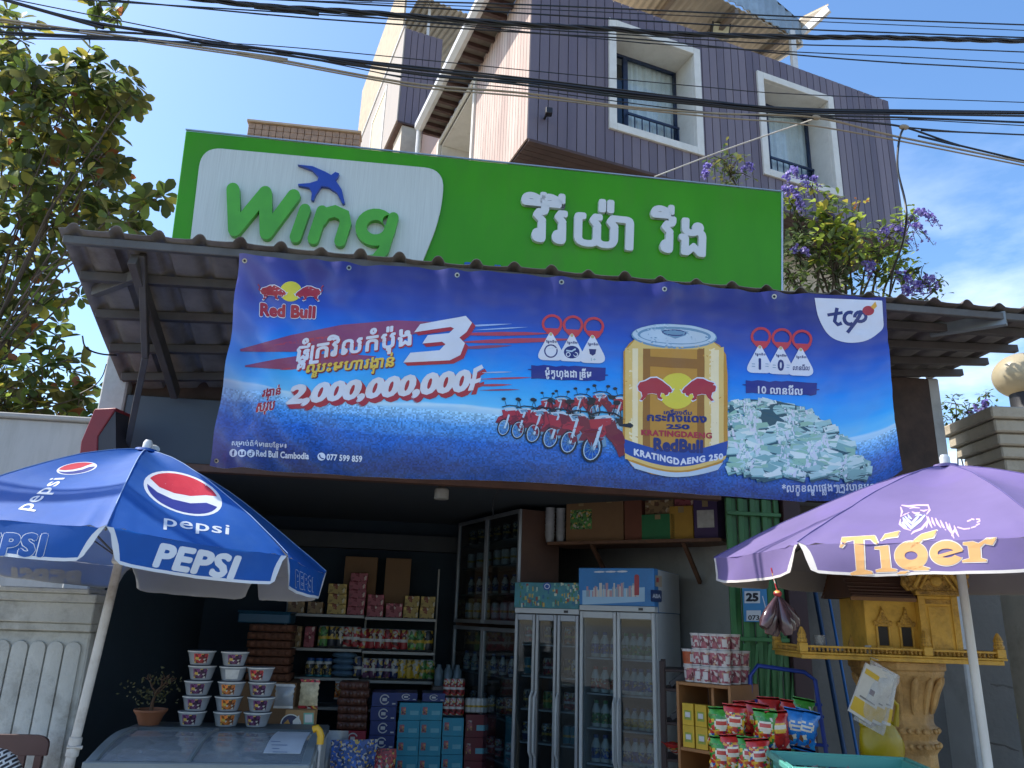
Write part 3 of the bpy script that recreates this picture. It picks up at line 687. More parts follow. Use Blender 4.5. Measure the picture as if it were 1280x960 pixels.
# ================================================================== PRINTED BANNER hung from the awning beam
BY = 4.425
ban = thing('vinyl_banner', 'wide blue vinyl advertising banner hung from the awning with drink can and motorbikes', 'banner', P(690, 600, BY))
def bpx(u, v):
    """pixel of banner coordinate u (0 left .. 1 right), v (0 top .. 1 bottom)"""
    tx, ty = 300 + 804 * u, 319 + 54.5 * u + 5 * math.sin(u * math.pi) * 0
    if u < .86: b = (262 + 868 * u, 582 + 50.5 * u + 2.5 * math.sin(u * 9))
    else:
        t = (u - .86) / .14; b = (262 + 868 * .86 + (1127 - 262 - 868 * .86) * t, 625.5 + 4 * math.sin(t * 2.2) - 41 * t ** 2.2)
    bow = -6 * math.sin(v * math.pi) if u < .001 else 0
    x = tx + (b[0] - tx) * v + 5 * (1 - u) ** 8 * math.sin(v * math.pi); y = ty + (b[1] - ty) * v
    return x, y
def wr(u, v):
    a = .045 * math.exp(-u * 14) * math.sin(u * 95 + v * 3) * (.4 + .6 * v)
    a += .026 * math.exp(-((u - .05) * 8) ** 2) * math.sin((u * 1.0 - v * .35) * 60)
    a += .014 * math.sin(u * 21 + v * 4) * (1 - v) * .5 + .026 * noise.noise(V((u * 8, v * 4, 1))) + .011 * noise.noise(V((u * 26 + v * 4, v * 6, 4))) + .005 * noise.noise(V((u * 50, v * 22, 9))) + .012 * v * math.sin(u * 17 + 1)
    for g in (0, .165, .33, .5, .665, .83, 1): a += .022 * math.exp(-((u - g) * 18) ** 2) * math.exp(-v * 4.5) * math.cos((u - g) * 110)
    a += .02 * max(0, u - .9) * 10 * max(0, v - .6) * math.sin((u + v) * 26) + .05 * max(0, u - .88) * 8 * max(0, v - .8) * 4 * .3
    return a
NU, NV = 180, 60; mb = MB(); vs = []; uvs = []
for j in range(NV + 1):
    for i in range(NU + 1):
        u, v = i / NU, j / NV; p = P(*bpx(u, v), BY) + V((0, -wr(u, v), 0)); vs.append(p); uvs.append((u, 1 - v))
mb.add(vs, [(j * (NU + 1) + i, j * (NU + 1) + i + 1, (j + 1) * (NU + 1) + i + 1, (j + 1) * (NU + 1) + i) for j in range(NV) for i in range(NU)], None)
vm = bpy.data.materials.new('printed blue vinyl'); vm.use_nodes = True; nt = vm.node_tree; lk = nt.links.new; bs = nt.nodes['Principled BSDF']; N_ = nt.nodes.new
uvn = N_('ShaderNodeUVMap'); sep = N_('ShaderNodeSeparateXYZ'); lk(uvn.outputs['UV'], sep.inputs['Vector'])
mp = N_('ShaderNodeMapping'); mp.inputs['Scale'].default_value = (3, 9, 1); lk(uvn.outputs['UV'], mp.inputs['Vector'])
nz = N_('ShaderNodeTexNoise'); nz.inputs['Scale'].default_value = 1.6; nz.inputs['Detail'].default_value = 6; lk(mp.outputs['Vector'], nz.inputs['Vector'])
def math_(op, a, b=None):
    n = N_('ShaderNodeMath'); n.operation = op
    for k, q in enumerate((a, b)):
        if q is None: continue
        if isinstance(q, (int, float)): n.inputs[k].default_value = q
        else: lk(q, n.inputs[k])
    return n.outputs[0]
hz = math_('ADD', sep.outputs['Y'], math_('MULTIPLY', sep.outputs['X'], .11))                       # printed horizon runs uphill
tt = math_('ADD', hz, math_('MULTIPLY', math_('SUBTRACT', nz.outputs['Fac'], .5), .10))
rp = N_('ShaderNodeValToRGB'); lk(tt, rp.inputs['Fac']); els = rp.color_ramp.elements
stops = [(0, '#162a5c'), (.10, '#1a3b7e'), (.22, '#2260b8'), (.30, '#4f94d6'), (.36, '#9accea'), (.388, '#c2e2f2'), (.402, '#6cc6f4'), (.47, '#35b0f6'), (.57, '#1493ee'), (.69, '#1f6fd2'), (.80, '#2b4fae'), (.90, '#2e3a90'), (1, '#2a2c76')]
els[0].position, els[0].color = stops[0][0], (*lin(stops[0][1]), 1); els[1].position, els[1].color = 1, (*lin(stops[-1][1]), 1)
for p, c in stops[1:-1]: e = els.new(p); e.color = (*lin(c), 1)
wn2 = N_('ShaderNodeTexWhiteNoise'); mp2 = N_('ShaderNodeMapping'); mp2.inputs['Scale'].default_value = (420, 140, 1); lk(uvn.outputs['UV'], mp2.inputs['Vector'])
sn = N_('ShaderNodeVectorMath'); sn.operation = 'FLOOR'; lk(mp2.outputs['Vector'], sn.inputs[0]); lk(sn.outputs['Vector'], wn2.inputs['Vector'])
gmask = math_('MULTIPLY', math_('LESS_THAN', hz, .365), .75)
dark = N_('ShaderNodeMapRange'); lk(wn2.outputs['Value'], dark.inputs['Value']); dark.inputs['To Min'].default_value = .45; dark.inputs['To Max'].default_value = 1.55
hv = N_('ShaderNodeHueSaturation'); lk(rp.outputs['Color'], hv.inputs['Color']); lk(dark.outputs['Result'], hv.inputs['Value']); lk(gmask, hv.inputs['Fac'])
fade = N_('ShaderNodeMapRange'); lk(sep.outputs['X'], fade.inputs['Value']); fade.inputs['From Max'].default_value = .09; fade.inputs['To Min'].default_value = .55; fade.inputs['To Max'].default_value = 0
mxf = N_('ShaderNodeMix'); mxf.data_type = 'RGBA'; lk(fade.outputs['Result'], mxf.inputs['Factor']); lk(hv.outputs['Color'], mxf.inputs['A']); mxf.inputs['B'].default_value = (*lin('#6f6aa0'), 1)   # purple tint, strongest at the left edge
lk(mxf.outputs['Result'], bs.inputs['Base Color']); bs.inputs['Roughness'].default_value = .34
mb.mats = [vm]; mb.uv = uvs
sheet = mb.build('sheet', ban, smooth=180, weld=False)
BS = surf_bvh([sheet])
# hem rope side, back cloth and grommets
bk = MB(); bk.add([p + V((0, .004, 0)) for p in vs], [(j * (NU + 1) + i, (j + 1) * (NU + 1) + i, (j + 1) * (NU + 1) + i + 1, j * (NU + 1) + i + 1) for j in range(NV) for i in range(NU)], M('white vinyl backing', '#c8ccd2', .6, trans=.15)); bk.build('backing', ban, smooth=180)
gm_ = M('brass grommet', '#a9a294', .35, .8); hole = M('dark grommet hole', '#1a1a1c', .8)
for u in (.008, .17, .338, .5, .66, .83, .992):
    gr = Print(BS, 4, .002); x, y = bpx(u, .025); gr.ring(x, y, 3.2, 3.2, 1.6, gm_, n=12); gr.ell(x, y, 1.7, 1.7, hole, n=10, z=.0015); gr.build('grommet', ban, smooth=0)
gr = Print(BS, 4, .002); x, y = bpx(.008, .975); gr.ring(x, y, 3, 3, 1.6, gm_, n=12); gr.ell(x, y, 1.6, 1.6, hole, n=10, z=.0015); gr.build('grommet', ban, smooth=0)
ink = lambda n, c: M('ink ' + n, c, .42, var=.04, vs=4)
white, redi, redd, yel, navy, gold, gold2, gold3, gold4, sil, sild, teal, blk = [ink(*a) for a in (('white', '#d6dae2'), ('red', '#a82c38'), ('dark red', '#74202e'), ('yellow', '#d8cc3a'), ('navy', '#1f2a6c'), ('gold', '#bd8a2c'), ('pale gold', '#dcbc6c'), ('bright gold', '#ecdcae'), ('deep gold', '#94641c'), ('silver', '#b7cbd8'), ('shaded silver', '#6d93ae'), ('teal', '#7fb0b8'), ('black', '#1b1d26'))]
z1, z2, z3, z4, z5 = .0028, .0036, .0044, .0052, .006
def Z(sx, ox, oy): return lambda pts: [(x / sx + ox, y / sx + oy) for x, y in pts]
ZA = Z(3.3684, 260, 320)
def bull(pr, cx, cy, w, h, m, mo=None, flip=1, z=z3):
    """charging bull silhouette, head towards +x when flip = 1"""
    o = [(-1, -.25), (-.86, -.6), (-.55, -.72), (-.25, -.95), (.1, -.98), (.42, -.72), (.66, -.42), (.84, -.22), (1.0, .12), (.92, .30), (.80, .28), (.74, .48), (.60, .55), (.52, .36), (.36, .30), (.30, .62), (.44, .80), (.36, .92), (.16, .78), (.10, .42), (-.18, .34), (-.42, .40), (-.52, .66), (-.72, .96), (-.86, .9), (-.72, .58), (-.78, .25), (-.95, .10)]
    pts = [(cx + flip * x * w, cy + y * h) for x, y in o]; 
    if mo: pr.poly([(cx + flip * x * w * 1.07, cy + y * h * 1.12) for x, y in o], mo, z - .0004)
    pr.poly(pts, m, z); pr.line([(cx + flip * .98 * w, cy + .15 * h), (cx + flip * 1.12 * w, cy - .05 * h)], [h * .16, h * .06], mo or m, z)
    return pts
def tail(pr, cx, cy, w, h, m, flip, z=z3): pr.line([(cx + flip * -.95 * w, cy - .15 * h), (cx + flip * -1.15 * w, cy - .45 * h), (cx + flip * -1.05 * w, cy - .8 * h), (cx + flip * -1.22 * w, cy - 1.1 * h)], h * .14, m, z)
# --- emblem, top left
e = Print(BS, 6, z1)
e.ell(363.5, 364.5, 13.5, 12.5, yel, z1)
bull(e, 342, 366, 16, 9.5, redi, white, 1); tail(e, 342, 366, 16, 9.5, redi, 1); bull(e, 385, 367.5, 16, 9.5, redi, white, -1); tail(e, 385, 367.5, 16, 9.5, redi, -1)
rb = layout('Red', .0) ; e.text(layout('Red Bull', .02), [(324, 377.5), (396, 382), (395, 400), (323.5, 397)], white, z1, bold=.085)
e.text(layout('Red Bull', .02), [(325, 378.5), (395, 383), (394, 399), (324.5, 396)], redi, z2, bold=.06)
e.build('bull_emblem', ban, smooth=0)
# --- streaks and slogan
e = Print(BS, 5, z1); rs = random.Random(5)
strk = ink('streak red', '#8c4468'); strk2 = ink('streak pale', '#9db4dc'); strk3 = ink('streak crimson', '#b04055')
for x0, y0, x1, y1, w, m in ((300, 438, 560, 404, 30, strk), (306, 458, 470, 446, 18, strk), (560, 418, 690, 417, 5, strk3), (570, 428, 720, 424, 6, strk3), (560, 409, 640, 405, 2.2, strk2), (590, 413, 660, 409, 1.6, strk2), (560, 436, 640, 432, 4, strk), (600, 466, 640, 465, 2, strk2), (600, 474, 665, 472, 2.4, strk3), (590, 482, 640, 481, 3, strk3), (600, 488, 650, 487, 2.2, strk), (340, 432, 420, 420, 4, strk3), (350, 462, 380, 459, 3, strk3)):
    e.line([(x0 + (x1 - x0) * t, y0 + (y1 - y0) * t) for t in (0, .25, .5, .75, 1)], [w * .1, w * .7, w, w * .8, w * .05], m, z1)
e.build('speed_streaks', ban, smooth=0)
e = Print(BS, 6, z2)
sl = layout('ផ្គុំក្រវិលកំប៉ុង', .02); qs = [(373, 424), (515, 403), (514, 443), (366, 464)]
e.text(sl, [(x + 1.2, y + 1.6) for x, y in qs], redi, z1 + .0003, bold=.05); e.text(sl, qs, white, z2, bold=.03)
e.build('slogan_lettering', ban, smooth=0)
e = Print(BS, 6, z2); s2 = layout('ឈ្នះមហារង្វាន់', .02); qs = [(386, 451), (495, 440), (491, 466), (380, 473)]
e.text(s2, [(x + 1, y + 1.3) for x, y in qs], redd, z1 + .0003, bold=.05); e.text(s2, qs, ink('lettering yellow', '#e0c04a'), z2, bold=.03); e.build('yellow_lettering', ban, smooth=0)
three = ZA([(893, 288), (1085, 253), (1112, 282), (1088, 322), (1058, 345), (1082, 368), (1062, 418), (1018, 440), (822, 449), (852, 408), (975, 398), (1000, 372), (985, 362), (902, 370), (925, 335), (1015, 326), (1035, 306), (1022, 300), (868, 322)])
e = Print(BS, 6, z2)
for k in range(6): e.poly([(x + k * .9, y + k * .8) for x, y in three], redi if k else redd, z1 + .0001 * (6 - k))
e.poly(three, white, z3); e.build('numeral', ban, smooth=0)
e = Print(BS, 6, z2); pr_ = layout('2,000,000,000', -.01); q = [(366, 481), (592, 461), (584, 494), (354, 510)]
for k in (5, 4, 3, 2, 1): e.text(pr_, [(x + k * .9, y + k * 1.1) for x, y in q], redi, z1 + .00012 * (5 - k), bold=.075)
e.text(pr_, q, white, z3, bold=.06)
kr = ZA([(1118, 475), (1152, 458), (1160, 472), (1134, 488), (1128, 520), (1150, 512), (1146, 530), (1124, 538), (1116, 566), (1094, 568), (1104, 540), (1094, 530), (1112, 515)])
e.poly([(x + 4, y + 5) for x, y in kr], redi, z1); e.poly(kr, white, z3); e.build('prize_lettering', ban, smooth=0)
e = Print(BS, 6, z2)
for t_, q in (('រង្វាន់', [(329, 484), (352, 480), (350, 499), (326, 502)]), ('សរុប', [(322, 504), (344, 501), (342, 517), (319, 520)])):
    e.text(layout(t_), q, white, z1, bold=.09); e.text(layout(t_), q, redi, z2, bold=.035)
e.build('red_lettering', ban, smooth=0)
# --- contact line
e = Print(BS, 6, z2); e.text(layout('សម្រាប់ព័ត៌មានបន្ថែម៖', .02), [(290, 549), (359, 552), (359, 563), (290, 560)], white, z2, bold=.02); e.build('contact_heading', ban, smooth=0); e = Print(BS, 6, z2)
for i, cx in enumerate((292, 302.7, 313.4)): e.ell(cx, 566.3 + i * .35, 4.9, 4.9, white, z1, n=18)
e.text(layout('f'), [(290.6, 562.8), (293.8, 562.9), (293.8, 570), (290.6, 569.9)], navy, z2, bold=.06)
e.poly([(299.8, 564.2), (305.6, 564.4), (305.6, 569.2), (299.8, 569)], navy, z2); e.poly([(301.8, 565.2), (304.4, 566.8), (301.8, 568.3)], white, z3)
e.ring(312.6, 568.6, 2, 2, .9, navy, z2, n=12); e.line([(314.5, 568.5), (314.5, 563.6), (316.6, 565.4)], .9, navy, z2)
e.text(layout('Red Bull Cambodia', .01), [(319.5, 562.5), (386.5, 566), (386, 574.5), (319.5, 571)], white, z2, bold=.035); e.build('contact_lettering', ban, smooth=0); e = Print(BS, 6, z2)
e.ell(401.8, 571, 5, 5, white, z1, n=18); e.line([(399.4, 568.6), (400, 571.5), (402.2, 573.4), (404.6, 573.6)], 1.5, navy, z2)
e.text(layout('077 599 859', .02), [(408.5, 567.5), (453, 570), (452.5, 578), (408, 575.6)], white, z2, bold=.035); e.build('phone_lettering', ban, smooth=0)
# --- pull tabs
def tabs(cs, dy, marks, name):
    e = Print(BS, 6, z1); pinkr = ink('tab red', '#c23a42')
    for i, (cx, cy) in enumerate(cs):
        zz = z1 + i * .0012
        e.ring(cx, cy, 13, 12, 3.2, pinkr, zz, n=24); e.poly([(cx - 12, cy + 5), (cx + 12, cy + 6), (cx + 7, cy + 13), (cx + 1, cy + 17), (cx - 6, cy + 12)], pinkr, zz)
        tx, ty = cx - 1.5, cy + 8
        tg = rpoly([(tx, ty), (tx + 17, ty + 32), (tx + 12, ty + 38), (tx - 14, ty + 37), (tx - 17, ty + 31)], [6, 8, 5, 5, 8], 5)
        e.poly(tg, white, zz + .0005); e.ell(tx, ty + 5, 2, 2, ink('tab rivet', '#b9b27a'), zz + .0009, n=10)
        e.text(layout('ផ្នែកទី' + '១២៣'[i]), [(tx - 6, ty + 12), (tx + 7, ty + 12.3), (tx + 7, ty + 17), (tx - 6, ty + 16.7)], navy, zz + .0009, bold=.03)
        marks(e, i, tx, ty + 25, zz + .0009)
    e.build(name, ban, smooth=0)
def mk1(e, i, x, y, z):
    if i == 0: e.ring(x, y + 1, 8.5, 8.5, 1.6, navy, z, n=20); e.line([(x - 4, y - 2), (x + 4, y - 3)], .8, sil, z)
    if i == 1: e.ell(x, y + 1, 10, 8, navy, z, n=18); e.ring(x - 4.5, y + 4, 3, 3, 1, white, z + .0003, n=12); e.ring(x + 5, y + 4, 3, 3, 1, white, z + .0003, n=12); e.line([(x - 7, y - 1), (x, y), (x + 5, y - 3)], 2, sil, z + .0003)
    if i == 2: e.poly([(x - 4.5, y - 5), (x + 4.5, y - 4.8), (x + 3.5, y + 1), (x, y + 3.5), (x - 3.5, y + 1)], navy, z); e.text(layout('1+'), [(x - 2, y + 6), (x + 4, y + 6), (x + 4, y + 10), (x - 2, y + 10)], teal, z)
def mk2(e, i, x, y, z):
    if i < 2: hw = 1.6 if i == 0 else 4; e.text(layout('10'[i]), [(x - hw, y - 6), (x + hw, y - 5.8), (x + hw, y + 8.5), (x - hw, y + 8.3)], navy, z, bold=.04)
    else: e.text(layout('លានរៀល'), [(x - 10, y - 2), (x + 11, y - 1.6), (x + 11, y + 6), (x - 10, y + 5.6)], navy, z, bold=.02)
    if i < 2:
        for s in (-10, 7): e.line([(x + s, y + 1), (x + s + 4, y + 1.2)], .8, sild, z); e.line([(x + s, y + 4), (x + s + 4, y + 4.2)], .8, sild, z)
tabs([(690, 405), (716, 406.5), (742, 408.5)], 0, mk1, 'pull_tabs'); tabs([(951, 421), (977, 422.5), (1002, 424.5)], 0, mk2, 'pull_tabs')
brush = ink('brush navy', '#232a80')
def brushlab(x0, y0, x1, y1, t_, q, name):
    e = Print(BS, 6, z1); r = random.Random(3); top = []; bot = []
    for i in range(13):
        f = i / 12; x = x0 + (x1 - x0) * f; top.append((x, y0 + 2 * f + r.uniform(-1, 1.2))); bot.append((x + r.uniform(-1, 1), y1 + 2 * f + r.uniform(-1.2, 1)))
    e.poly(top + bot[::-1], brush, z1); e.line([(x0 - 4, y0 + 5), (x0 + 20, y0 + 6)], [1, 5], brush, z1 + .0003); e.line([(x1 - 15, y1 - 4), (x1 + 3, y1 - 5)], [6, 1], brush, z1 + .0003)
    e.text(layout(t_, .02), q, white, z2, bold=.03); e.build(name, ban, smooth=0)
brushlab(664, 457, 757, 474, 'ម៉ូតូហុងដា ឌ្រីម', [(681, 459), (739, 461), (739, 476), (681, 474)], 'brush_label')
brushlab(932, 476, 1021, 492, '10 លានរៀល', [(947, 480), (1003, 482), (1003, 494.5), (947, 492)], 'brush_label')
# --- printed motorbikes, back row first
def bike(e, cx, cy, s, z):
    T_ = lambda pts: [(cx + x * s, cy + y * s) for x, y in pts]
    e.ring(cx - 6 * s, cy + 22 * s, 14 * s, 19 * s, 3.2 * s, blk, z, n=18, rot=14); e.ring(cx - 6 * s, cy + 22 * s, 11 * s, 16 * s, 1.2 * s, sil, z + .0002, n=18, rot=14)
    for k in range(5): a = rad(k * 36 + 10); e.line([(cx - 6 * s - 10 * s * math.cos(a), cy + 22 * s - 14 * s * math.sin(a)), (cx - 6 * s + 10 * s * math.cos(a), cy + 22 * s + 14 * s * math.sin(a))], .7 * s, sild, z + .0001)
    e.poly(T_([(6, -4), (22, -8), (34, 0), (40, 16), (38, 30), (30, 34), (24, 18), (14, 8)]), redd, z + .0002); e.poly(T_([(8, -18), (24, -16), (30, 4), (34, 28), (26, 24), (14, 4)]), redd, z + .0003); e.poly(T_([(10, -14), (18, -14), (25, 6), (28, 22), (16, 4)]), redi, z + .00035)
    e.poly(T_([(-22, 8), (-14, -3), (2, -4), (12, 4), (8, 8), (-4, 2), (-14, 6)]), redi, z + .0004)
    e.line(T_([(8, -14), (2, 6), (-4, 24)]), 4 * s, sil, z + .0004); e.poly(T_([(-10, -16), (20, -18), (18, -2), (6, 8), (-6, 2)]), redi, z + .00042); e.poly(T_([(-24, 12), (-18, 0), (-6, -6), (6, -2), (12, 8), (6, 12), (-8, 4), (-16, 12)]), redd, z + .00045); e.poly(T_([(-6, -20), (16, -22), (24, -16), (18, -10), (0, -10)]), sil, z + .0005); e.poly(T_([(-2, -18), (12, -19), (14, -13), (2, -12)]), sild, z + .0006)
    e.line(T_([(-10, -22), (6, -26), (24, -24), (34, -18)]), 2.2 * s, blk, z + .0004); e.line(T_([(0, -24), (-4, -38)]), 1 * s, blk, z + .0004); e.ell(cx - 6 * s, cy - 40 * s, 5 * s, 3.4 * s, blk, z + .0005, n=10); e.line(T_([(22, -24), (26, -36)]), 1 * s, blk, z + .0004); e.ell(cx + 27 * s, cy - 38 * s, 5 * s, 3.4 * s, blk, z + .0005, n=10)
    e.poly(T_([(24, -18), (44, -16), (52, -8), (48, -4), (30, -8)]), blk, z + .0003); e.poly(T_([(36, 10), (50, 12), (52, 28), (40, 32)]), sild, z + .0002)
e = Print(BS, 30, z1)
for i, (cx, cy, s) in enumerate([(680, 508, .42), (698, 507, .45), (722, 505, .48), (746, 503, .52), (772, 508, .55)]): bike(e, cx, cy, s, z1 + i * .0006)
for i, (cx, cy, s) in enumerate([(633, 522, .58), (651, 524, .62), (670, 527, .68), (692, 531, .75), (715, 535, .82), (745, 540, .95)]): bike(e, cx, cy, s, .0058 + i * .0006)
e.build('printed_motorbikes', ban, smooth=0)
# --- printed can
e = Print(BS, 6, z1); zc = .0095
body = [(779, 440), (786, 430), (795, 423), (888, 426), (899, 432), (907, 444), (909, 470), (909, 558), (905, 574), (896, 586), (872, 594), (843, 596.5), (814, 593), (790, 583), (781, 570), (778, 545)]
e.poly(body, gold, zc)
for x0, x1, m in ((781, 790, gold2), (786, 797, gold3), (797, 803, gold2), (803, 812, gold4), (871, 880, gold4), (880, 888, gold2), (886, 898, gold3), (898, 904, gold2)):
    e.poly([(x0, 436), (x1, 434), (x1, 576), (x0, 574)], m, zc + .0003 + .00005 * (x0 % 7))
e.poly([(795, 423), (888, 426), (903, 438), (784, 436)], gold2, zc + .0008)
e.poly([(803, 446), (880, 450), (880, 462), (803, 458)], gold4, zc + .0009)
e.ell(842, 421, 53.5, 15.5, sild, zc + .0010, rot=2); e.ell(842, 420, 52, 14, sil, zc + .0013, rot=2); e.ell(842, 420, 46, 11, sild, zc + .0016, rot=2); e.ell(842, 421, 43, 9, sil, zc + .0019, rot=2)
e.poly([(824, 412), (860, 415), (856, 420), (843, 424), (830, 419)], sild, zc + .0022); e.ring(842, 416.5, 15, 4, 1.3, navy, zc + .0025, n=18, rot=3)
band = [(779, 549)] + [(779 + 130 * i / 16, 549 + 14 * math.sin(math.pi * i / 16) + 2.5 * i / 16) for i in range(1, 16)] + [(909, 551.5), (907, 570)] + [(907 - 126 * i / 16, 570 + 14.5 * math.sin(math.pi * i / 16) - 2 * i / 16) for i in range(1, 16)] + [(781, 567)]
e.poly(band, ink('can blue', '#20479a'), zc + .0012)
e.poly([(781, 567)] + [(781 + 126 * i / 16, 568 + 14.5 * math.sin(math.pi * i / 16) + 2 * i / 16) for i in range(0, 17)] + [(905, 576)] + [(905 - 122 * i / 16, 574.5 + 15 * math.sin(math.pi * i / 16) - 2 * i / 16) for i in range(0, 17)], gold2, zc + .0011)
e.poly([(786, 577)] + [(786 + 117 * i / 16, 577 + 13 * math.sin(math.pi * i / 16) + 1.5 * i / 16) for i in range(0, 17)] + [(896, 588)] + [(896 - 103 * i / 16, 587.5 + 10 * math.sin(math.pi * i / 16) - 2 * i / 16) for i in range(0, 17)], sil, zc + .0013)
e.ell(845.5, 489, 23, 22.5, yel, zc + .0012)
pt = bull(e, 818, 487, 21.5, 14.5, redi, white, 1, zc + .0018); bull(e, 873, 488, 21.5, 14.5, redi, white, -1, zc + .0018)
zt = zc + .0016
e.text(layout('เครื่องดื่ม'), [(829, 512), (864, 513), (864, 519.5), (829, 518.5)], navy, zt, bold=.03); e.text(layout('กระทิงแดง', .03), [(808, 516.5), (883, 519), (882.5, 529.5), (808, 527)], navy, zt, bold=.05)
e.text(layout('250'), [(832, 530.5), (861.5, 531.5), (861.5, 538), (832, 537)], navy, zt, bold=.05); e.text(layout('KRATINGDAENG', .04), [(801, 537.5), (889, 541.5), (889, 549), (801, 545)], redi, zt, bold=.05)
e.text(layout('RedBull', .02), [(816, 547.5), (878, 550.5), (878, 567.5), (816, 564.5)], navy, zt + .0004, bold=.055)
bt = layout('KRATINGDAENG 250', .06)
mid = [(792, 563), (842, 576), (903, 568)]
gl = bt[:8]; g2 = bt[8:]
e.text(gl, [(792, 561), (848.5, 573.5), (848.5, 582), (792, 570)], white, zt, bold=.05); e.text(g2, [(849.5, 573.5), (903, 567), (903, 575), (849.5, 582)], white, zt, bold=.05)
e.build('printed_can', ban, smooth=0)
# --- printed heap of banknotes
e = Print(BS, 40, z1); r = random.Random(11); heap = [(912, 503), (930, 499), (965, 500), (1000, 508), (1020, 520), (1045, 540), (1062, 556), (1080, 572), (1084, 588), (1060, 595), (1000, 593), (960, 592), (935, 590), (915, 585), (909, 560)]
shade_n = ink('note shade', '#2f5560'); e.poly(heap, shade_n, z1)
inks = [ink('note ' + str(i), c) for i, c in enumerate(('#b4d6d2', '#cbe0da', '#a0c6c2', '#dce8e0', '#94bfa6', '#83b0ac'))]
def inside(x, y):
    c = False
    for i in range(len(heap)):
        (x1, y1), (x2, y2) = heap[i - 1], heap[i]
        if (y1 > y) != (y2 > y) and x < (x2 - x1) * (y - y1) / (y2 - y1) + x1: c = not c
    return c
ps = []
while len(ps) < 430:
    x, y = r.uniform(905, 1086), r.uniform(499, 592)
    if inside(x, y): ps.append((x, y))
ps.sort(key=lambda p: p[1])
for i, (x, y) in enumerate(ps):
    k = (y - 495) / 100; w, h = 5 + 6.5 * k + r.uniform(-1.5, 2), 2.2 + 2.8 * k; a = r.uniform(-.42, .42); c, s = math.cos(a), math.sin(a)
    q = lambda u, v: (x + u * w * c - v * h * s, y + u * w * s + v * h * c); zz = z1 + .0003 + i * .000015
    e.poly([q(-1.03, 1.2), q(1.06, 1.3), q(1.04, 1.95), q(-1.0, 1.85)], shade_n, zz - .000006); e.poly([q(-1, -1), q(1, -.8), q(1.05, 1), q(-.95, .9)], inks[i % 6], zz); e.poly([q(-1, .9), q(1.05, 1), q(1, 1.7), q(-.95, 1.6)], inks[5], zz); e.poly([q(-.2, -1), q(.1, -1), q(.15, 1.1), q(-.15, 1.1)], white, zz + .00001)
    e.poly([q(.35, -.5), q(.8, -.5), q(.8, .5), q(.35, .5)], inks[(i + 2) % 6], zz + .00001)
e.build('printed_banknotes', ban, smooth=0)
# --- round badge with lettering and fruit, top right; footnote
e = Print(BS, 6, z1)
e.poly(rpoly([(1018, 372.5), (1102.5, 376), (1104.5, 411), (1086, 426), (1060, 430), (1036, 422), (1022, 398)], [0, 0, 6, 12, 14, 12, 14], 6), white, z1)
for pts, w in (([(1046, 385), (1043, 402), (1047, 406), (1052, 404)], 4.6), ([(1034, 394), (1053, 391)], 4), (arc(1062, 398, 7, 7.5, -60, -300, 10), 4.4), ([(1076, 391), (1071, 400), (1059, 416)], 4.4), (arc(1075, 396, 7, 6, 150, -190, 14), 4.2)): e.line(pts, w, navy, z2)
e.ell(1085, 388.5, 7.5, 6, redi, z2); e.poly([(1088, 384), (1094, 377), (1096, 383), (1092, 387)], ink('leaf orange', '#d9a53c'), z3); e.build('round_badge', ban, smooth=0)
e = Print(BS, 6, z1); e.text(layout('*លក្ខខណ្ឌផ្សេងៗត្រូវបានអនុវត្ត', .02), [(977, 605), (1104, 603), (1106, 617), (977, 621)], white, z1, bold=.025); e.build('footnote_lettering', ban, smooth=0)

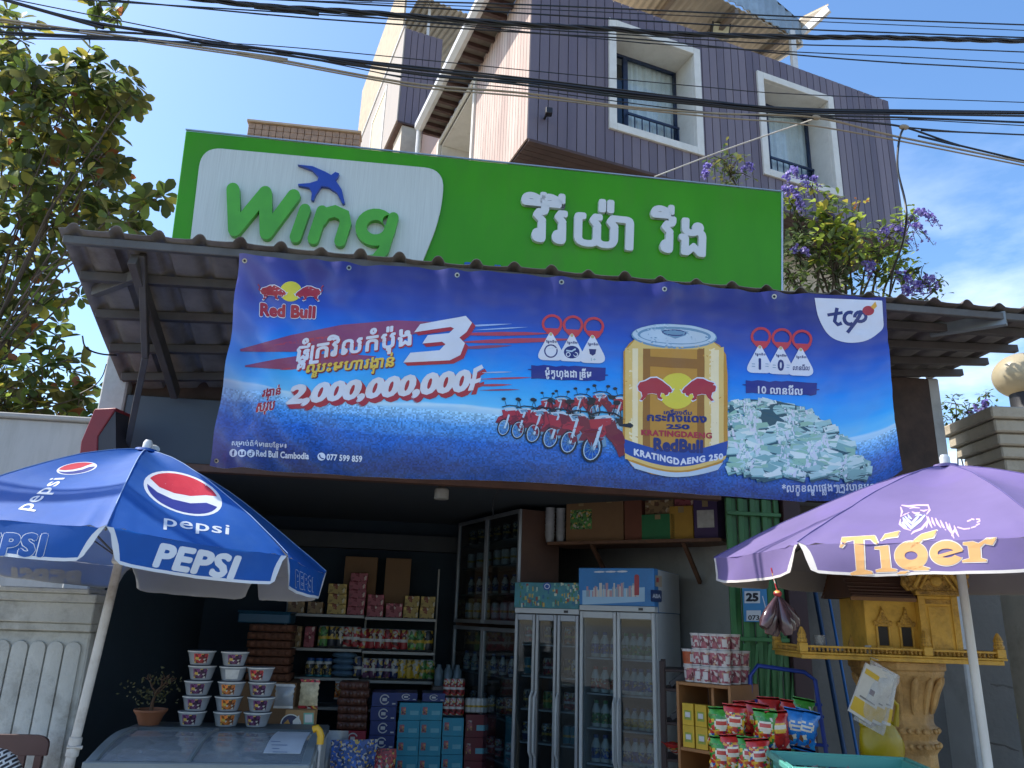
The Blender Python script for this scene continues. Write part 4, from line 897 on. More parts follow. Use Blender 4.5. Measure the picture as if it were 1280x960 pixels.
# ================================================================== PARASOLS
def parasol(name, label, hub, tilt, R, H, az0, val, outer, inner, trim, polemat, foot, pole_r, curve=1.5, slit=.075, pj=None, seam=None):
    up = V((tilt[0], tilt[1], 1)).normalized(); a = V((0, 1, 0)).cross(up).normalized(); b = up.cross(a)
    root = thing(name, label, 'parasol', foot)
    T = Matrix((a, b, up)).transposed().to_4x4(); T.translation = hub
    dirs = [V((math.cos(az0 + k * math.pi / 4), math.sin(az0 + k * math.pi / 4), 0)) for k in range(8)]
    def pt(k, s, t):
        d = dirs[k].lerp(dirs[(k + 1) % 8], s); r_ = .03 / R + (1 - .03 / R) * t
        p = d * R * r_; pl = math.sin(math.pi * s)
        z = .006 * noise.noise(V((p.x * 4, p.y * 4, 3))) * min(1, t * 3) + .003 * noise.noise(V((p.x * 13, p.y * 13, 5))) - H * (r_ ** curve) - .036 * R * pl * math.sin(math.pi * min(t, .97)) - .006 * pl
        e = min(s, 1 - s); z += .013 * math.exp(-((1 - t) * 5.5) ** 2) * math.exp(-e * 12) * math.sin(e * 90 + k)
        return V((p.x, p.y, z))
    can, lin_, val_ = MB(), MB(), MB(); NS, NT = 24, 18
    for k in range(8):
        g = [pt(k, i / NS, j / NT) for j in range(NT + 1) for i in range(NS + 1)]
        fs = [(j * (NS + 1) + i, (j + 1) * (NS + 1) + i, (j + 1) * (NS + 1) + i + 1, j * (NS + 1) + i + 1) for j in range(NT) for i in range(NS)]
        can.add(g, fs, outer); lin_.add([p - V((0, 0, .005)) - V((p.x, p.y, 0)) * .004 for p in g], [f[::-1] for f in fs], inner)
        us = [0, .035] + [.035 + .93 * i / 14 for i in range(1, 14)] + [.965, 1]; ws = [0, .25, .5, .75, .91, 1]
        g = []; gi = []
        for w in ws:
            s0 = slit * w ** .7
            for u in us:
                s = s0 + u * (1 - 2 * s0); p = pt(k, min(max(s, 0), 1), 1); e = min(u, 1 - u); rd_ = 1 - .13 * max(0, 1 - e / .07) ** 2
                o = V((p.x, p.y, 0)).normalized(); fl = .015 * math.sin(s * 9 + k * 2.1) * w + .012 * noise.noise(V((s * 5, k * 3.3, w)))
                q = p + V((0, 0, -val * w * rd_)) + o * (.012 * w + fl); g.append(q); gi.append(q - o * .004)
        n = len(us)
        for j in range(len(ws) - 1):
            for i in range(n - 1):
                tr_ = i in (0, n - 2) or j == len(ws) - 2; f = (j * n + i, (j + 1) * n + i, (j + 1) * n + i + 1, j * n + i + 1)
                idx = f; can.add([g[q] for q in idx], [(0, 1, 2, 3)], trim if tr_ else outer); lin_.add([gi[q] for q in idx], [(3, 2, 1, 0)], inner)
    co_ = can.build('canopy', root, T=T, smooth=40); li = lin_.build('lining', root, T=T, smooth=40)
    rb = MB(); st = steel
    for k in range(8):
        pts = [pt(k, 0, j / 6) - V((0, 0, .014)) for j in range(7)]; rb.tube(pts, .005, st, 6)
    rb.build('ribs', root, T=T)
    sm = MB()
    for k in range(8): sm.tube([pt(k, 0, j / 12) + V((0, 0, .0012)) for j in range(13)], .0026, seam, 5)
    sm.build('seams', root, T=T)
    sr = MB(); sl_ = V((0, 0, -H - .02))
    for k in range(8): m_ = pt(k, 0, .55) - V((0, 0, .02)); sr.tube([sl_ + dirs[k] * .04, m_], .004, st, 6)
    sr.lathe([(.032, -.05), (.04, -.04), (.04, .03), (.03, .05)], sl_, M('white plastic fitting', '#cfcfca', .45)); sr.build('struts', root, T=T)
    cp = MB(); cp.lathe([(.022, -.03), (.026, 0), (.026, .045), (.018, .06), (0, .062)], (0, 0, .0), MATS['white plastic fitting']); cp.lathe([(.07, -.012), (.06, .004), (.026, .012)], (0, 0, .0), outer); cp.build('finial', root, T=T)
    pm = MB(); top = V(hub); ft = V(foot); pm.tube([top, top.lerp(ft, .5), ft + V((0, 0, .05))], pole_r, polemat, 14); po_ = pm.build('pole', root)
    if pj:
        j = MB(); c = top.lerp(ft, pj); d = (ft - top).normalized(); j.tube([c - d * .045, c + d * .045], pole_r * 1.28, polemat, 14); j.tube([c + d.orthogonal() * pole_r, c + V((.05, -.02, 0))], .01, steel, 8); j.build('clamp', root, bevel=.003)
    bs_ = MB(); bs_.lathe([(.25, 0), (.25, .05), (.22, .075), (.05, .085), (.04, .25), (.0, .25)], ft, M('cast concrete foot', '#77746e', .9, bump=.2), 24); bs_.build('foot', root)
    return root, co_, li
def sc_cam(p, f): return CAM + (V(p) - CAM) * f
pb = M('blue parasol cloth', '#1a5fb4', .62, var=.10, vs=3, trans=.34, bump=.12, bs=7, dirt='#4a7ab8', dirt_amt=.45, ds=2.5); pw = M('parasol white lining', '#cfd1d2', .7, var=.06, vs=4, trans=.5); pt_ = M('white hem tape', '#d2d5d6', .6, var=.03)
rp_ = M('scuffed white pole', '#c6c2ba', .5, dirt='#85735f', dirt_amt=.8, ds=5)
hub = sc_cam((-1.72905551, 5.14280772, 2.61226836), .895); foot_ = V((hub.x - .125, hub.y - .10, 0))
ub, ucan, ulin = parasol('parasol', 'blue parasol with white hem and red white roundel, on white pole', hub, (.0471, .0417), 1.2555 * .895, .6438 * .895, -1.3088, .150, pb, pw, pt_, rp_, foot_, .024, 1.45, pj=.62, seam=M('pale seam thread', '#7f9cc4', .7))
US = surf_bvh([ucan]); UL = surf_bvh([ulin])
logo_r, logo_b, logo_w = M('print red', '#c03040', .5, var=.04), M('print deep blue', '#2a3584', .5, var=.04), M('print white', '#d3d8dc', .5, var=.03)
def roundel(pr, cx, cy, rx, ry, rot, sy=1):
    c, s = math.cos(rad(rot)), math.sin(rad(rot)); Q = lambda x, y: (cx + x * rx * c - y * ry * s, cy + x * rx * s + y * ry * c)
    pr.ell(cx, cy, rx, ry, logo_w, .0006, rot, 36)
    k = .91; top = [Q(k * math.cos(a), k * math.sin(a)) for a in [math.pi + .25 + i * (math.pi - .7) / 18 for i in range(19)]]
    pr.poly(top + [Q(.55, -.28), Q(.2, .0), Q(-.2, .12), Q(-.6, .06)], logo_r, .0011)
    bot = [Q(k * math.cos(a), k * math.sin(a)) for a in [.12 + i * (math.pi - .22) / 18 for i in range(19)]]
    pr.poly(bot + [Q(-.6, .34), Q(-.2, .44), Q(.25, .36), Q(.62, .08)], logo_b, .0011)
pr = Print(US, 8, .001); roundel(pr, 228.5, 617, 51, 24.5, 18); pr.build('roundel', ub, smooth=0)
pr = Print(US, 8, .001); roundel(pr, 96, 585.5, 25.5, 7.2, -8); pr.build('roundel', ub, smooth=0)
pr = Print(US, 8, .001)
pr.text(layout('pepsi', .03), [(205, 644), (287, 657), (286, 672.5), (204, 662)], logo_w, bold=.012); pr.text(layout('pepsi', .03), [(17, 636), (64, 598), (88, 597), (43, 640)], logo_w, bold=.012)
def slantq(q, k): return q
pr.text(layout('PEPSI', .03), [(201, 678), (303, 695), (291, 726), (189, 709)], logo_w, bold=.05)
pr.build('lettering', ub, smooth=0)
pr = Print(US, 8, .001)
for q in ([(-44, 664), (62, 666), (54, 698), (-52, 695)], [(369, 711), (392, 722), (392, 741), (369, 735)]):
    pr = Print(US, 8, .001)
    pr.text(layout('PEPSI', .06), q, logo_w, .0006, bold=.075); c = [sum(p[i] for p in q) / 4 for i in (0, 1)]; pr.text(layout('PEPSI', .06), [(c[0] + (x - c[0]) * .988, c[1] + (y - c[1]) * .95) for x, y in q], pb, .0016, bold=.05)
    pr.build('outline_lettering', ub, smooth=0)
pr = Print(UL, 8, .003); pr.text(layout('PEPSI', .05), [(102, 713), (13, 708), (15, 735), (100, 739)], M('faint show-through print', '#cdcdca', .7), bold=.07); pr.build('mirrored_lettering', ub, smooth=0)
# maker's oval tag behind the finial
tg_ = MB(); c = P(190, 562, hub.y + .05); tg_.ball(c, (.045, .006, .03), M('oval tag plastic', '#b9bdb8', .4), 20, 8); tg_.build('oval_tag', ub)

tv = M('violet parasol cloth', '#8a7aab', .68, var=.10, vs=2.5, trans=.36, bump=.05, bs=8, dirt='#8b76bd', dirt_amt=.5, ds=2); tl_ = M('greyish parasol lining', '#c2bcb2', .75, var=.06, vs=4, trans=.5)
hub2 = sc_cam((3.31568885, 4.39552041, 2.66864863), .876); foot2 = V((hub2.x + .03, hub2.y + .01, 0))
tb, tcan, tlin = parasol('parasol', 'violet parasol with orange lettering and striped cat emblem', hub2, (-.0122, -.0033), 1.4483 * .876, .5789 * .876, 2.7603, .135, tv, tl_, M('cream hem tape', '#cfc8c0', .6), M('clean white pole', '#d0d0cc', .45, dirt='#9c968a'), foot2, .022, 1.35, slit=.06, seam=M('violet seam thread', '#5d5488', .7))
TS = surf_bvh([tcan]); ZT_ = Z(4.923, 1020, 590)
org, trim_w, pnk = M('print orange', '#dba566', .5, var=.05), M('print cream', '#d9cfc4', .5), M('print pale pink', '#d3b4cc', .5)
pr = Print(TS, 2.5, .001)
def letter(pts, hole=None):
    p = ZT_(pts); pr.line(p + [p[0], p[1]], 1.6, trim_w, .0014); pr.line([(x + 1.2, y + .6) for x, y in p + [p[0], p[1]]], 1.2, trim_w, .0017); pr.poly(p, org, .0024)
letter([(160, 405), (362, 393), (382, 440), (368, 447), (335, 415), (292, 418), (300, 600), (345, 612), (350, 628), (212, 636), (212, 622), (250, 605), (235, 420), (190, 428), (158, 466), (147, 464)])
letter([(398, 425), (425, 385), (515, 365), (500, 400), (430, 408)]); letter([(362, 462), (445, 452), (460, 590), (498, 600), (497, 612), (370, 616), (368, 604), (405, 592), (395, 478), (360, 474)])
letter([(582, 472), (605, 420), (650, 385), (745, 358), (722, 405), (660, 418), (625, 445)]); letter([(497, 628), (520, 612), (572, 610), (550, 626)])
def zring(cx, cy, rx, ry, t, a0=0, a1=360, lay=.0024, m=None, rot=0):
    pr.ring(cx / 4.923 + 1020, cy / 4.923 + 590, rx / 4.923, ry / 4.923, t / 4.923, m or org, lay, rot, 36, a0, a1)
zring(586, 515, 106, 92, 8, lay=.0014, m=trim_w); zring(586, 515, 102, 88, 62, rot=0); letter([(560, 590), (640, 575), (700, 592), (690, 605), (600, 606)])
zring(804, 500, 108, 82, 8, 20, 345, .0014, trim_w); zring(803, 500, 102, 76, 48, 22, 350); pr.poly(ZT_([(720, 520), (745, 512), (900, 468), (903, 488), (760, 528)]), org, .0028)
letter([(905, 435), (965, 428), (1000, 440), (1050, 410), (1112, 405), (1085, 450), (1035, 440), (1010, 465), (1015, 530), (1050, 540), (1048, 552), (900, 556), (900, 545), (945, 532), (935, 455), (905, 448)])
pr.build('lettering', tb, smooth=0)
pr = Print(TS, 8, .001); ZL = lambda pts, w, m, z=.0008: pr.line(ZT_(pts), [x / 3.2 for x in w] if isinstance(w, list) else w / 3.2, m, z)
ice = M('print pale blue', '#c3cfe4', .5)
for p, w in (([(520, 215), (530, 245), (522, 275), (545, 262), (575, 250)], [4, 9, 7, 5, 3]), ([(525, 205), (570, 212), (620, 205), (690, 205), (700, 235), (680, 262)], [4, 9, 6, 8, 9, 4]), ([(575, 225), (600, 218), (640, 222)], [3, 7, 3]), ([(590, 245), (610, 255), (640, 250)], [3, 8, 4]), ([(640, 235), (665, 240), (690, 232)], [3, 8, 3]), ([(520, 290), (515, 320), (545, 345), (585, 362)], [3, 9, 10, 3]), ([(585, 385), (600, 370), (650, 350), (690, 300), (680, 270)], [3, 8, 10, 9, 3])): ZL(p, w, pnk)
for p, w in (([(535, 280), (545, 300), (585, 345), (640, 300), (672, 265)], [4, 12, 15, 12, 5]), ([(545, 270), (570, 300), (590, 318), (620, 285), (640, 262)], [3, 10, 12, 10, 3]), ([(565, 262), (575, 280), (590, 290)], [3, 9, 3]), ([(530, 310), (560, 345)], [9, 4]), ([(610, 268), (630, 262), (655, 268)], [3, 8, 3])): ZL(p, w, ice, .0011)
for x0, y0, x1, y1 in ((690, 275, 715, 345), (712, 280, 735, 335), (735, 285, 770, 345), (765, 297, 800, 360), (798, 308, 835, 380), (820, 318, 850, 410), (850, 330, 880, 400), (835, 395, 862, 345), (690, 300, 680, 345)): ZL([(x0, y0), ((x0 + x1) / 2 - 4, (y0 + y1) / 2), (x1, y1)], [4, 10, 3], pnk)
for p in ([(870, 340), (910, 352), (950, 348)], [(955, 345), (985, 335)], [(985, 330), (1008, 318)], [(990, 312), (1012, 300)], [(985, 292), (1010, 292)], [(955, 290), (975, 294)], [(930, 305), (955, 295)]): ZL(p, 6, pnk)
pr.build('cat_emblem', tb, smooth=0)

# ================================================================== INSIDE THE SHOP
def frame(o, ex):
    """local frame: x along ex, y at right angles into depth, z up"""
    ex = V(ex).normalized(); ey = V((-ex.y, ex.x, 0)); m = Matrix((ex, ey, V((0, 0, 1)))).transposed().to_4x4(); m.translation = V(o); return m
alu = M('brushed aluminium', '#9a9fa3', .4, .6, var=.08, dirt='#6e7072', dirt_amt=.4)
fgl = glass('fridge door glass', (.64, .72, .76), .8, .994); wplast = M('white enamel', '#bfc1bf', .35, var=.04, dirt='#8f8f8a', dirt_amt=.4, ds=3); dkin = M('dark fridge liner', '#2e3236', .6); wire = M('white wire shelf', '#b5b8b8', .5)
def fridge(name, label, A, ex, W, D, z_top, z_head, ndoor, head_mat, z_sh, bodym):
    root = thing(name, label, 'fridge', (A.x, A.y, .03), 'display fridges'); T = frame((A.x, A.y, 0), ex)
    def add(nm, boxes, m, bevel=.004, par=root):
        x = MB()
        for b in boxes: x.box(b[0], b[1], b[2] if len(b) > 2 else m)
        return x.build(nm, par, T=T, bevel=bevel, smooth=0)
    add('body', [((0, .06, .04), (.028, D, z_head)), ((W - .028, .06, .04), (W, D, z_head)), ((.0285, D - .03, .04), (W - .0285, D, z_head)), ((.0285, .06, .04), (W - .0285, D - .031, .14)), ((.0285, .06, z_head - .05), (W - .0285, D - .031, z_head))], bodym)
    add('liner', [((.03, D - .045, .145), (W - .03, D - .032, z_head - .055))], dkin, 0)
    for z in z_sh: add('wire_shelf', [((.032, .10, z - .012), (W - .032, D - .05, z))], wire, 0)
    hd = add('header', [((-.004, -.012, z_head + .045), (W + .004, .10, z_top)), ((-.004, .101, z_head + .003), (W + .004, D, z_top), bodym)], head_mat)
    add('control_strip', [((0, .0, z_head + .003), (W, .1, z_head + .044)), ((W - .13, -.004, z_head + .012), (W - .09, -.001, z_head + .034), M('black display', '#14161a', .3))], wplast)
    dw = W / ndoor
    for i in range(ndoor):
        x0, x1 = i * dw + .003, (i + 1) * dw - .003; t = .026; zb, zt = .06, z_head - .004
        d = add('door', [((x0, 0.0, zb), (x0 + t, .045, zt)), ((x1 - t, 0.0, zb), (x1, .045, zt)), ((x0 + t, 0, zt - .05), (x1 - t, .045, zt)), ((x0 + t, 0, zb), (x1 - t, .045, zb + .06))], alu if ndoor == 3 else wplast)
        add('pane', [((x0 + t, .018, zb + .06), (x1 - t, .024, zt - .05))], fgl, 0, d)
        h = MB(); hx = x1 - .015 if i == 0 else x0 + .015
        h.tube([(hx, 0, .62), (hx, -.035, .66), (hx, -.04, .9), (hx, -.035, 1.06), (hx, 0, 1.10)], .009, wplast, 8); h.build('handle', d, T=T)
    return root, T
eF = V((math.cos(rad(33)), -math.sin(rad(33)), 0)); nF = V((-eF.y, eF.x, 0)); FBr = P(818, 708, 6.0); FBr.z = 0
FBa = FBr - eF * .625; FAa = FBr - eF * 1.20
zf = lambda px, py: PP(px, py, FBr + nF * .12, nF).z
hb = M('blue printed header', '#2a78b8', .4, var=.15, vs=5); ha = M('teal printed header', '#3f7f86', .45, var=.3, vs=9)
shB = [zf(690 + 40, y) for y in (821, 865, 908, 952)] + [.2]; shA = [zf(690, y) for y in (806, 846, 888, 930)] + [.2]
frB, TB = fridge('display_fridge', 'white two door drinks fridge with blue skyline header beside the noodle shelf', FBa, eF, .62, .80, 2.07, 1.735, 2, hb, shB, wplast)
frA, TA = fridge('display_fridge', 'dark sliding door drinks fridge with green patterned header, left of white fridge', FAa, eF, .57, .70, 1.95, 1.70, 3, ha, shA, M('grey fridge casing', '#4a4c4e', .5))
HB = surf_plane(FBr - nF * .0125, nF); r = random.Random(4)
pr = Print(HB, 40, .001)
sk = [ink(*a) for a in (('sky pale', '#9fc3dc'), ('tower cream', '#cfc9c0'), ('tower rose', '#b98f94'), ('tower grey', '#8fa0b0'), ('figure red', '#a8343a'))]
pr.poly([(728, 738), (806, 734), (806, 752), (728, 756)], sk[0], .0008)
for i in range(34):
    x = 730 + r.random() * 66; h = r.uniform(4, 15); w = r.uniform(1.6, 4); pr.poly([(x, 744 - h - (x - 728) * .03), (x + w, 744 - h - (x - 728) * .03), (x + w, 746), (x, 746)], sk[1 + i % 3], .001 + i * .00002)
pr.poly([(793, 722), (799, 722), (799, 744), (793, 744)], sk[4], .002); pr.ell(796, 721, 3, 3, sk[4], .002, n=12)
pr.text(layout('COLD DRINKS'[0:0] or '...', .1), [(742, 714), (785, 713), (785, 715.5), (742, 716)], white, .002, bold=.1)
pr.build('skyline_print', frB, smooth=0)
pr = Print(surf_plane(FBr, eF), 20, .002); pr.poly(rpoly([(813, 737), (827, 738), (827, 753), (813, 752)], 2), ink('badge navy', '#1b3a6e'), .002); pr.text(layout('ABA'), [(815, 742), (825.5, 742.8), (825.5, 748), (815, 747.4)], white, .003, bold=.05)
pr.poly([(819, 719), (827, 720), (827, 734), (819, 733)], ink('sticker beige', '#b9a58c'), .002); pr.poly([(820, 722), (823, 722.3), (823, 728), (820, 727.7)], redi, .003); pr.build('sticker', frB, smooth=0)
pr = Print(surf_plane(FAa - nF * .0125, nF), 40, .001); pal = [ink('pattern ' + c, c) for c in ('#7fae9a', '#b9a24a', '#8a4a3a', '#2f6a8a', '#c2c9b2', '#3b7c52')]
for i in range(110): x, y = 647 + r.random() * 76, 728 + r.random() * 26; w, h = r.uniform(1, 3), r.uniform(2, 6); pr.poly([(x, y), (x + w, y), (x + w, y + h), (x, y + h)], pal[i % 6], .0008 + i * .00001)
pr.ell(684, 733, 5, 5, ink('pattern blue', '#1f4f9a'), .003, n=14); pr.ring(684, 733, 3.4, 3.4, .9, white, .0035, n=14); pr.build('patterned_print', frA, smooth=0)

# ---- bottles, cans: small repeats, one mesh each
def lathe_thing(name, prof, mats, n=14):
    x = MB(); x.lathe(prof, (0, 0, 0), None, n, mats=mats); return x.build(name, smooth=40)
capb, capg, capr = M('blue cap', '#27508f', .45), M('green cap', '#3d8a4a', .45), M('red cap', '#a32a2e', .45)
milk = M('milk white plastic', '#cfcfc4', .4, var=.04)
def shade(h, f): c = [int(h[i:i + 2], 16) for i in (1, 3, 5)]; return '#%02x%02x%02x' % tuple(min(255, int(x * f)) for x in c)
lab = {k: M('label ' + k, c, .5, var=.15, vs=30) if k in ('white', 'teal') else film('label ' + k, [c, shade(c, .7), c, shade(c, 1.3), c, '#b9b5a8', c, shade(c, .5), '#c2a24a'], 62, rough=.4, spec=.5) for k, c in (('blue', '#274f94'), ('green', '#4f8a44'), ('red', '#9c2b30'), ('yellow', '#c2a030'), ('purple', '#5b2f56'), ('teal', '#2a7a86'), ('dark', '#1d2530'), ('orange', '#b8692e'), ('pink', '#a85a66'), ('white', '#c4c4c0'), ('navy', '#1d2c5a'))}
def bottle(c, cap, body=milk): return lathe_thing('milk_bottle', [(0, 0), (.036, .004), (.038, .015), (.038, .03), (.038, .105), (.036, .125), (.017, .165), (.016, .172), (.019, .173), (.019, .195), (0, .196)], [body, body, body, lab[c], body, body, body, cap, cap, cap])
tinl = M('can lid metal', '#a4a7a8', .3, .9)
def can(c): return lathe_thing('drink_can', [(0, 0), (.024, .003), (.031, .012), (.032, .018), (.032, .05), (.032, .066), (.032, .105), (.027, .118), (.026, .122), (.024, .119), (0, .118)], [tinl, tinl, lab[c], lab[c], lab['white' if c in ('red', 'navy', 'purple') else 'yellow'], lab[c], lab[c], tinl, tinl, tinl])
class Proto:
    """first request hands out the prototype itself, later ones copies"""
    def __init__(s): s.d = {}
    def get(s, key, make, loc, label, cat, group, rz=0, rot=None, scale=None):
        if key not in s.d: o = make(); s.d[key] = o
        else: o = dup(s.d[key])
        o.location = loc; o.rotation_euler = rot or (0, 0, rz)
        if scale: o.scale = (scale,) * 3 if not isinstance(scale, tuple) else scale
        tag(o, label, cat, group); return o
PR = Proto(); rr = random.Random(21)
colname = {'blue': 'blue', 'green': 'green', 'red': 'red'}
kinds = [[('green', capg)], [('blue', capb), ('blue', capb)], [('yellow', capr)], [('blue', capb)], [('red', capr)]]
def stock(T, x0, x1, n, z, y, key, mk, lab_fn, cat, group, sc=1):
    for i in range(n):
        x = x0 + (x1 - x0) * (i + .5) / n; p = T @ V((x + rr.uniform(-.004, .004), y + rr.uniform(-.006, .006), z)); PR.get(key, mk, p, lab_fn(i, n), cat, group, rr.uniform(0, 6), scale=sc)
lv = ['top', 'second', 'third', 'fourth', 'bottom']
cfgL = [('blue', capb), ('red', capr), ('green', capg), ('blue', capb), ('red', capr)]; cfgR = [('green', capg), ('blue', capb), ('yellow', capb), ('blue', capb), ('green', capg)]
for k, z in enumerate(shB):
    for side, cfg, (x0, x1), n in (('left', cfgL, (.04, .28), 3), ('right', cfgR, (.31, .55), 4)):
        c, cp = cfg[k]
        sc_ = 1.0 if not (side == 'right' and k == 2) else .8
        if z < .25: continue
        stock(TB, x0, x1, n, z + .001, .17, ('b', c, cp.name), lambda c=c, cp=cp: bottle(c, cp), lambda i, n, c=c, k=k, side=side: '%s labelled milk bottle, %s on %s shelf behind %s door of white fridge' % (c, nth(i, n), lv[k], side), 'bottle', 'milk bottles in the white fridge', sc_)
for k, z in enumerate(shA):
    if z < .25: continue
    for d in range(3):
        c = [('red', 'dark', 'orange'), ('teal', 'red', 'dark'), ('dark', 'green', 'red'), ('navy', 'dark', 'teal'), ('red', 'red', 'red')][k][d]
        stock(TA, .03 + d * .18, .03 + d * .18 + .125, 2, z + .001, .16, ('c', c), lambda c=c: can(c), lambda i, n, c=c, k=k, d=d: '%s drink can, %s of two on %s shelf, %s door of dark fridge' % (c, ('left', 'right')[i], lv[k], ('left', 'middle', 'right')[d]), 'can', 'cans in the dark fridge', 1.15)

# ---- aluminium glass cabinet against the partition
CB = P(650, 632, 7.0); eC = V((math.sin(rad(19)), -math.cos(rad(19)), 0)); CA = CB - eC * 1.45; CA.z = 0; T = frame(CA, eC)
cab = thing('glass_cabinet', 'tall aluminium framed glass cabinet behind the dark fridge', 'cabinet', (CA.x, CA.y, .03)); W = 1.45; D = .42
def cadd(nm, bx, m, par=cab, bevel=.003):
    x = MB()
    for b in bx: x.box(b[0], b[1], m)
    return x.build(nm, par, T=T, bevel=bevel, smooth=0)
cadd('carcass', [((0, .03, .05), (.02, D, 2.62)), ((W - .02, .03, .05), (W, D, 2.62)), ((.021, D - .02, .05), (W - .021, D, 2.62)), ((.021, .03, 2.6), (W - .021, D - .021, 2.62)), ((.021, .03, .05), (W - .021, D - .021, .08))], M('brown cabinet board', '#5c4236', .6, var=.2))
zsC = [1.64, 1.88, 2.14, 2.38]; zsC2 = [.45, .8, 1.15]
for z in zsC + zsC2: cadd('shelf', [((.022, .05, z - .015), (W - .022, D - .022, z))], M('cabinet shelf board', '#777672', .6))
for (z0, z1) in ((1.60, 2.62), (.06, 1.57)):
    for i in range(2):
        x0, x1 = i * W / 2 + .002, (i + 1) * W / 2 - .002; t = .035
        d = cadd('door', [((x0, 0, z0), (x0 + t, .028, z1)), ((x1 - t, 0, z0), (x1, .028, z1)), ((x0 + t, 0, z1 - t), (x1 - t, .028, z1)), ((x0 + t, 0, z0), (x1 - t, .028, z0 + t))], alu)
        cadd('pane', [((x0 + t, .012, z0 + t), (x1 - t, .016, z1 - t))], glass('cabinet glass', (.7, .78, .82), .9, .99), d, 0)
for k, z in enumerate(zsC + zsC2):
    for i in range(7):
        c = ['white', 'teal', 'white', 'dark', 'red', 'dark', 'blue'][k]; p = T @ V((.09 + i * .205 + rr.uniform(-.02, .02), .14, z + .001))
        if k in (1, 6): PR.get(('b', 'blue', 'blue cap'), lambda: bottle('blue', capb), p, 'white bottle, %s on %s shelf of the glass cabinet' % (nth(i, 7), ['lowest upper', 'second upper', 'third upper', 'highest', 'lowest', 'middle lower', 'upper lower'][k]), 'bottle', 'stock in the glass cabinet', scale=.9)
        else: PR.get(('c', c), lambda c=c: can(c), p, '%s can, %s on %s shelf of the glass cabinet' % (c, nth(i, 7), ['lowest upper', 'second upper', 'third upper', 'highest', 'lowest', 'middle lower', 'upper lower'][k]), 'can', 'stock in the glass cabinet', scale=1.3)

# ---- plank shelf above the fridges with cartons
card = M('brown cardboard', '#8a6a4a', .8, var=.1, vs=3, dirt='#6b5038', dirt_amt=.4); tape = M('parcel tape', '#a48d62', .4)
eS = V((math.cos(rad(39)), -math.sin(rad(39)), 0)); Sr = P(898, 672, 6.0) ; Sl = PP(690, 690, Sr, V((eS.y, -eS.x, 0))); Ls = (Sr - Sl).length; zS = Sr.z; T = frame((Sl.x, Sl.y, 0), eS)
ws = thing('wall_shelf', 'long brown plank shelf high on the wall above the fridges', 'shelf', (Sl.x, Sl.y, zS - .03))
x = MB(); x.box((-.05, 0, zS - .03), (Ls + .02, .42, zS), M('brown shelf plank', '#6a4a36', .7, var=.25, stretch=(.4, 4, 4))); x.build('plank', ws, T=T, bevel=.003)
for f in (.25, .8): x = MB(); x.bar(T @ V((Ls * f, .03, zS - .031)), T @ V((Ls * f, .42, zS - .33)), .03, .03, MATS['brown shelf plank']); x.build('bracket', ws)
def carton(name, label, T, x, y, z, w, d, h, m, group, cat='box', mark=None, flaps=True, rz=0):
    """cardboard box with taped lid flaps and a printed panel"""
    mb = MB(); a = M('carton tape ' + m.name, '#a0895f', .45) if flaps else m
    mb.box((-w / 2, -d / 2, 0), (w / 2, d / 2, h - .004), m)
    mb.box((-w / 2, -d / 2, h - .0035), (w / 2, -.003, h), m); mb.box((-w / 2, .003, h - .0035), (w / 2, d / 2, h), m)
    if flaps: mb.box((-.025, -d / 2 - .001, h * .8), (.025, -d / 2 - .0002, h - .004), a)
    if mark: mb.box((-w * .36, -d / 2 - .0015, h * .28), (w * .36, -d / 2 - .0004, h * .72), mark)
    loc = T @ V((x, y, z)); ang = math.atan2(T[1][0], T[0][0]) + rz
    o = mb.build(name, bevel=.003, smooth=0); me = o.data; o.location = loc + V((0, 0, 0)); o.rotation_euler = (0, 0, ang)
    c = o.data
    # build() centred the mesh on its own footprint already
    return tag(o, label, cat, group)
g = 'cartons on the plank shelf'
for x, w, h, m, mk, lb in ((.28, .30, .40, card, lab['green'], 'brown carton with green leaf print, second along the plank shelf'), (.60, .27, .42, card, None, 'plain brown carton between green printed and tall cartons'), (.86, .16, .5, M('rust carton', '#7a4a38', .8), None, 'tall rust coloured carton in middle of plank shelf'), (1.12, .3, .22, M('green carton', '#2f7a4c', .7), None, 'green tray carton low on the plank shelf'), (1.36, .2, .28, M('yellow carton', '#b98f36', .7), None, 'yellow carton right of the green tray'), (1.60, .2, .33, M('purple carton', '#4d3a66', .7), lab['white'], 'dark purple carton near right end of plank shelf')):
    if x * Ls / 1.75 < Ls: carton('carton', lb, T, x * Ls / 1.75, .24, zS + .001, w, .3, h, m, g, mark=mk)
clearp = M('clear plastic wrap', '#b8bcc0', .25, var=.15, vs=8, trans=.3)
cr = MB()
for k in range(3):
    for i in range(9): cr.lathe([(.035, 0), (.045, .07), (.047, .072)], (k * .1, (i % 2) * .01, i * .03), clearp, 12)
o = cr.build('plastic_cup_sleeves'); o.location = T @ V((.02, .12, zS + .001)); tag(o, 'clear plastic cup sleeves at left end of the plank shelf', 'cups')

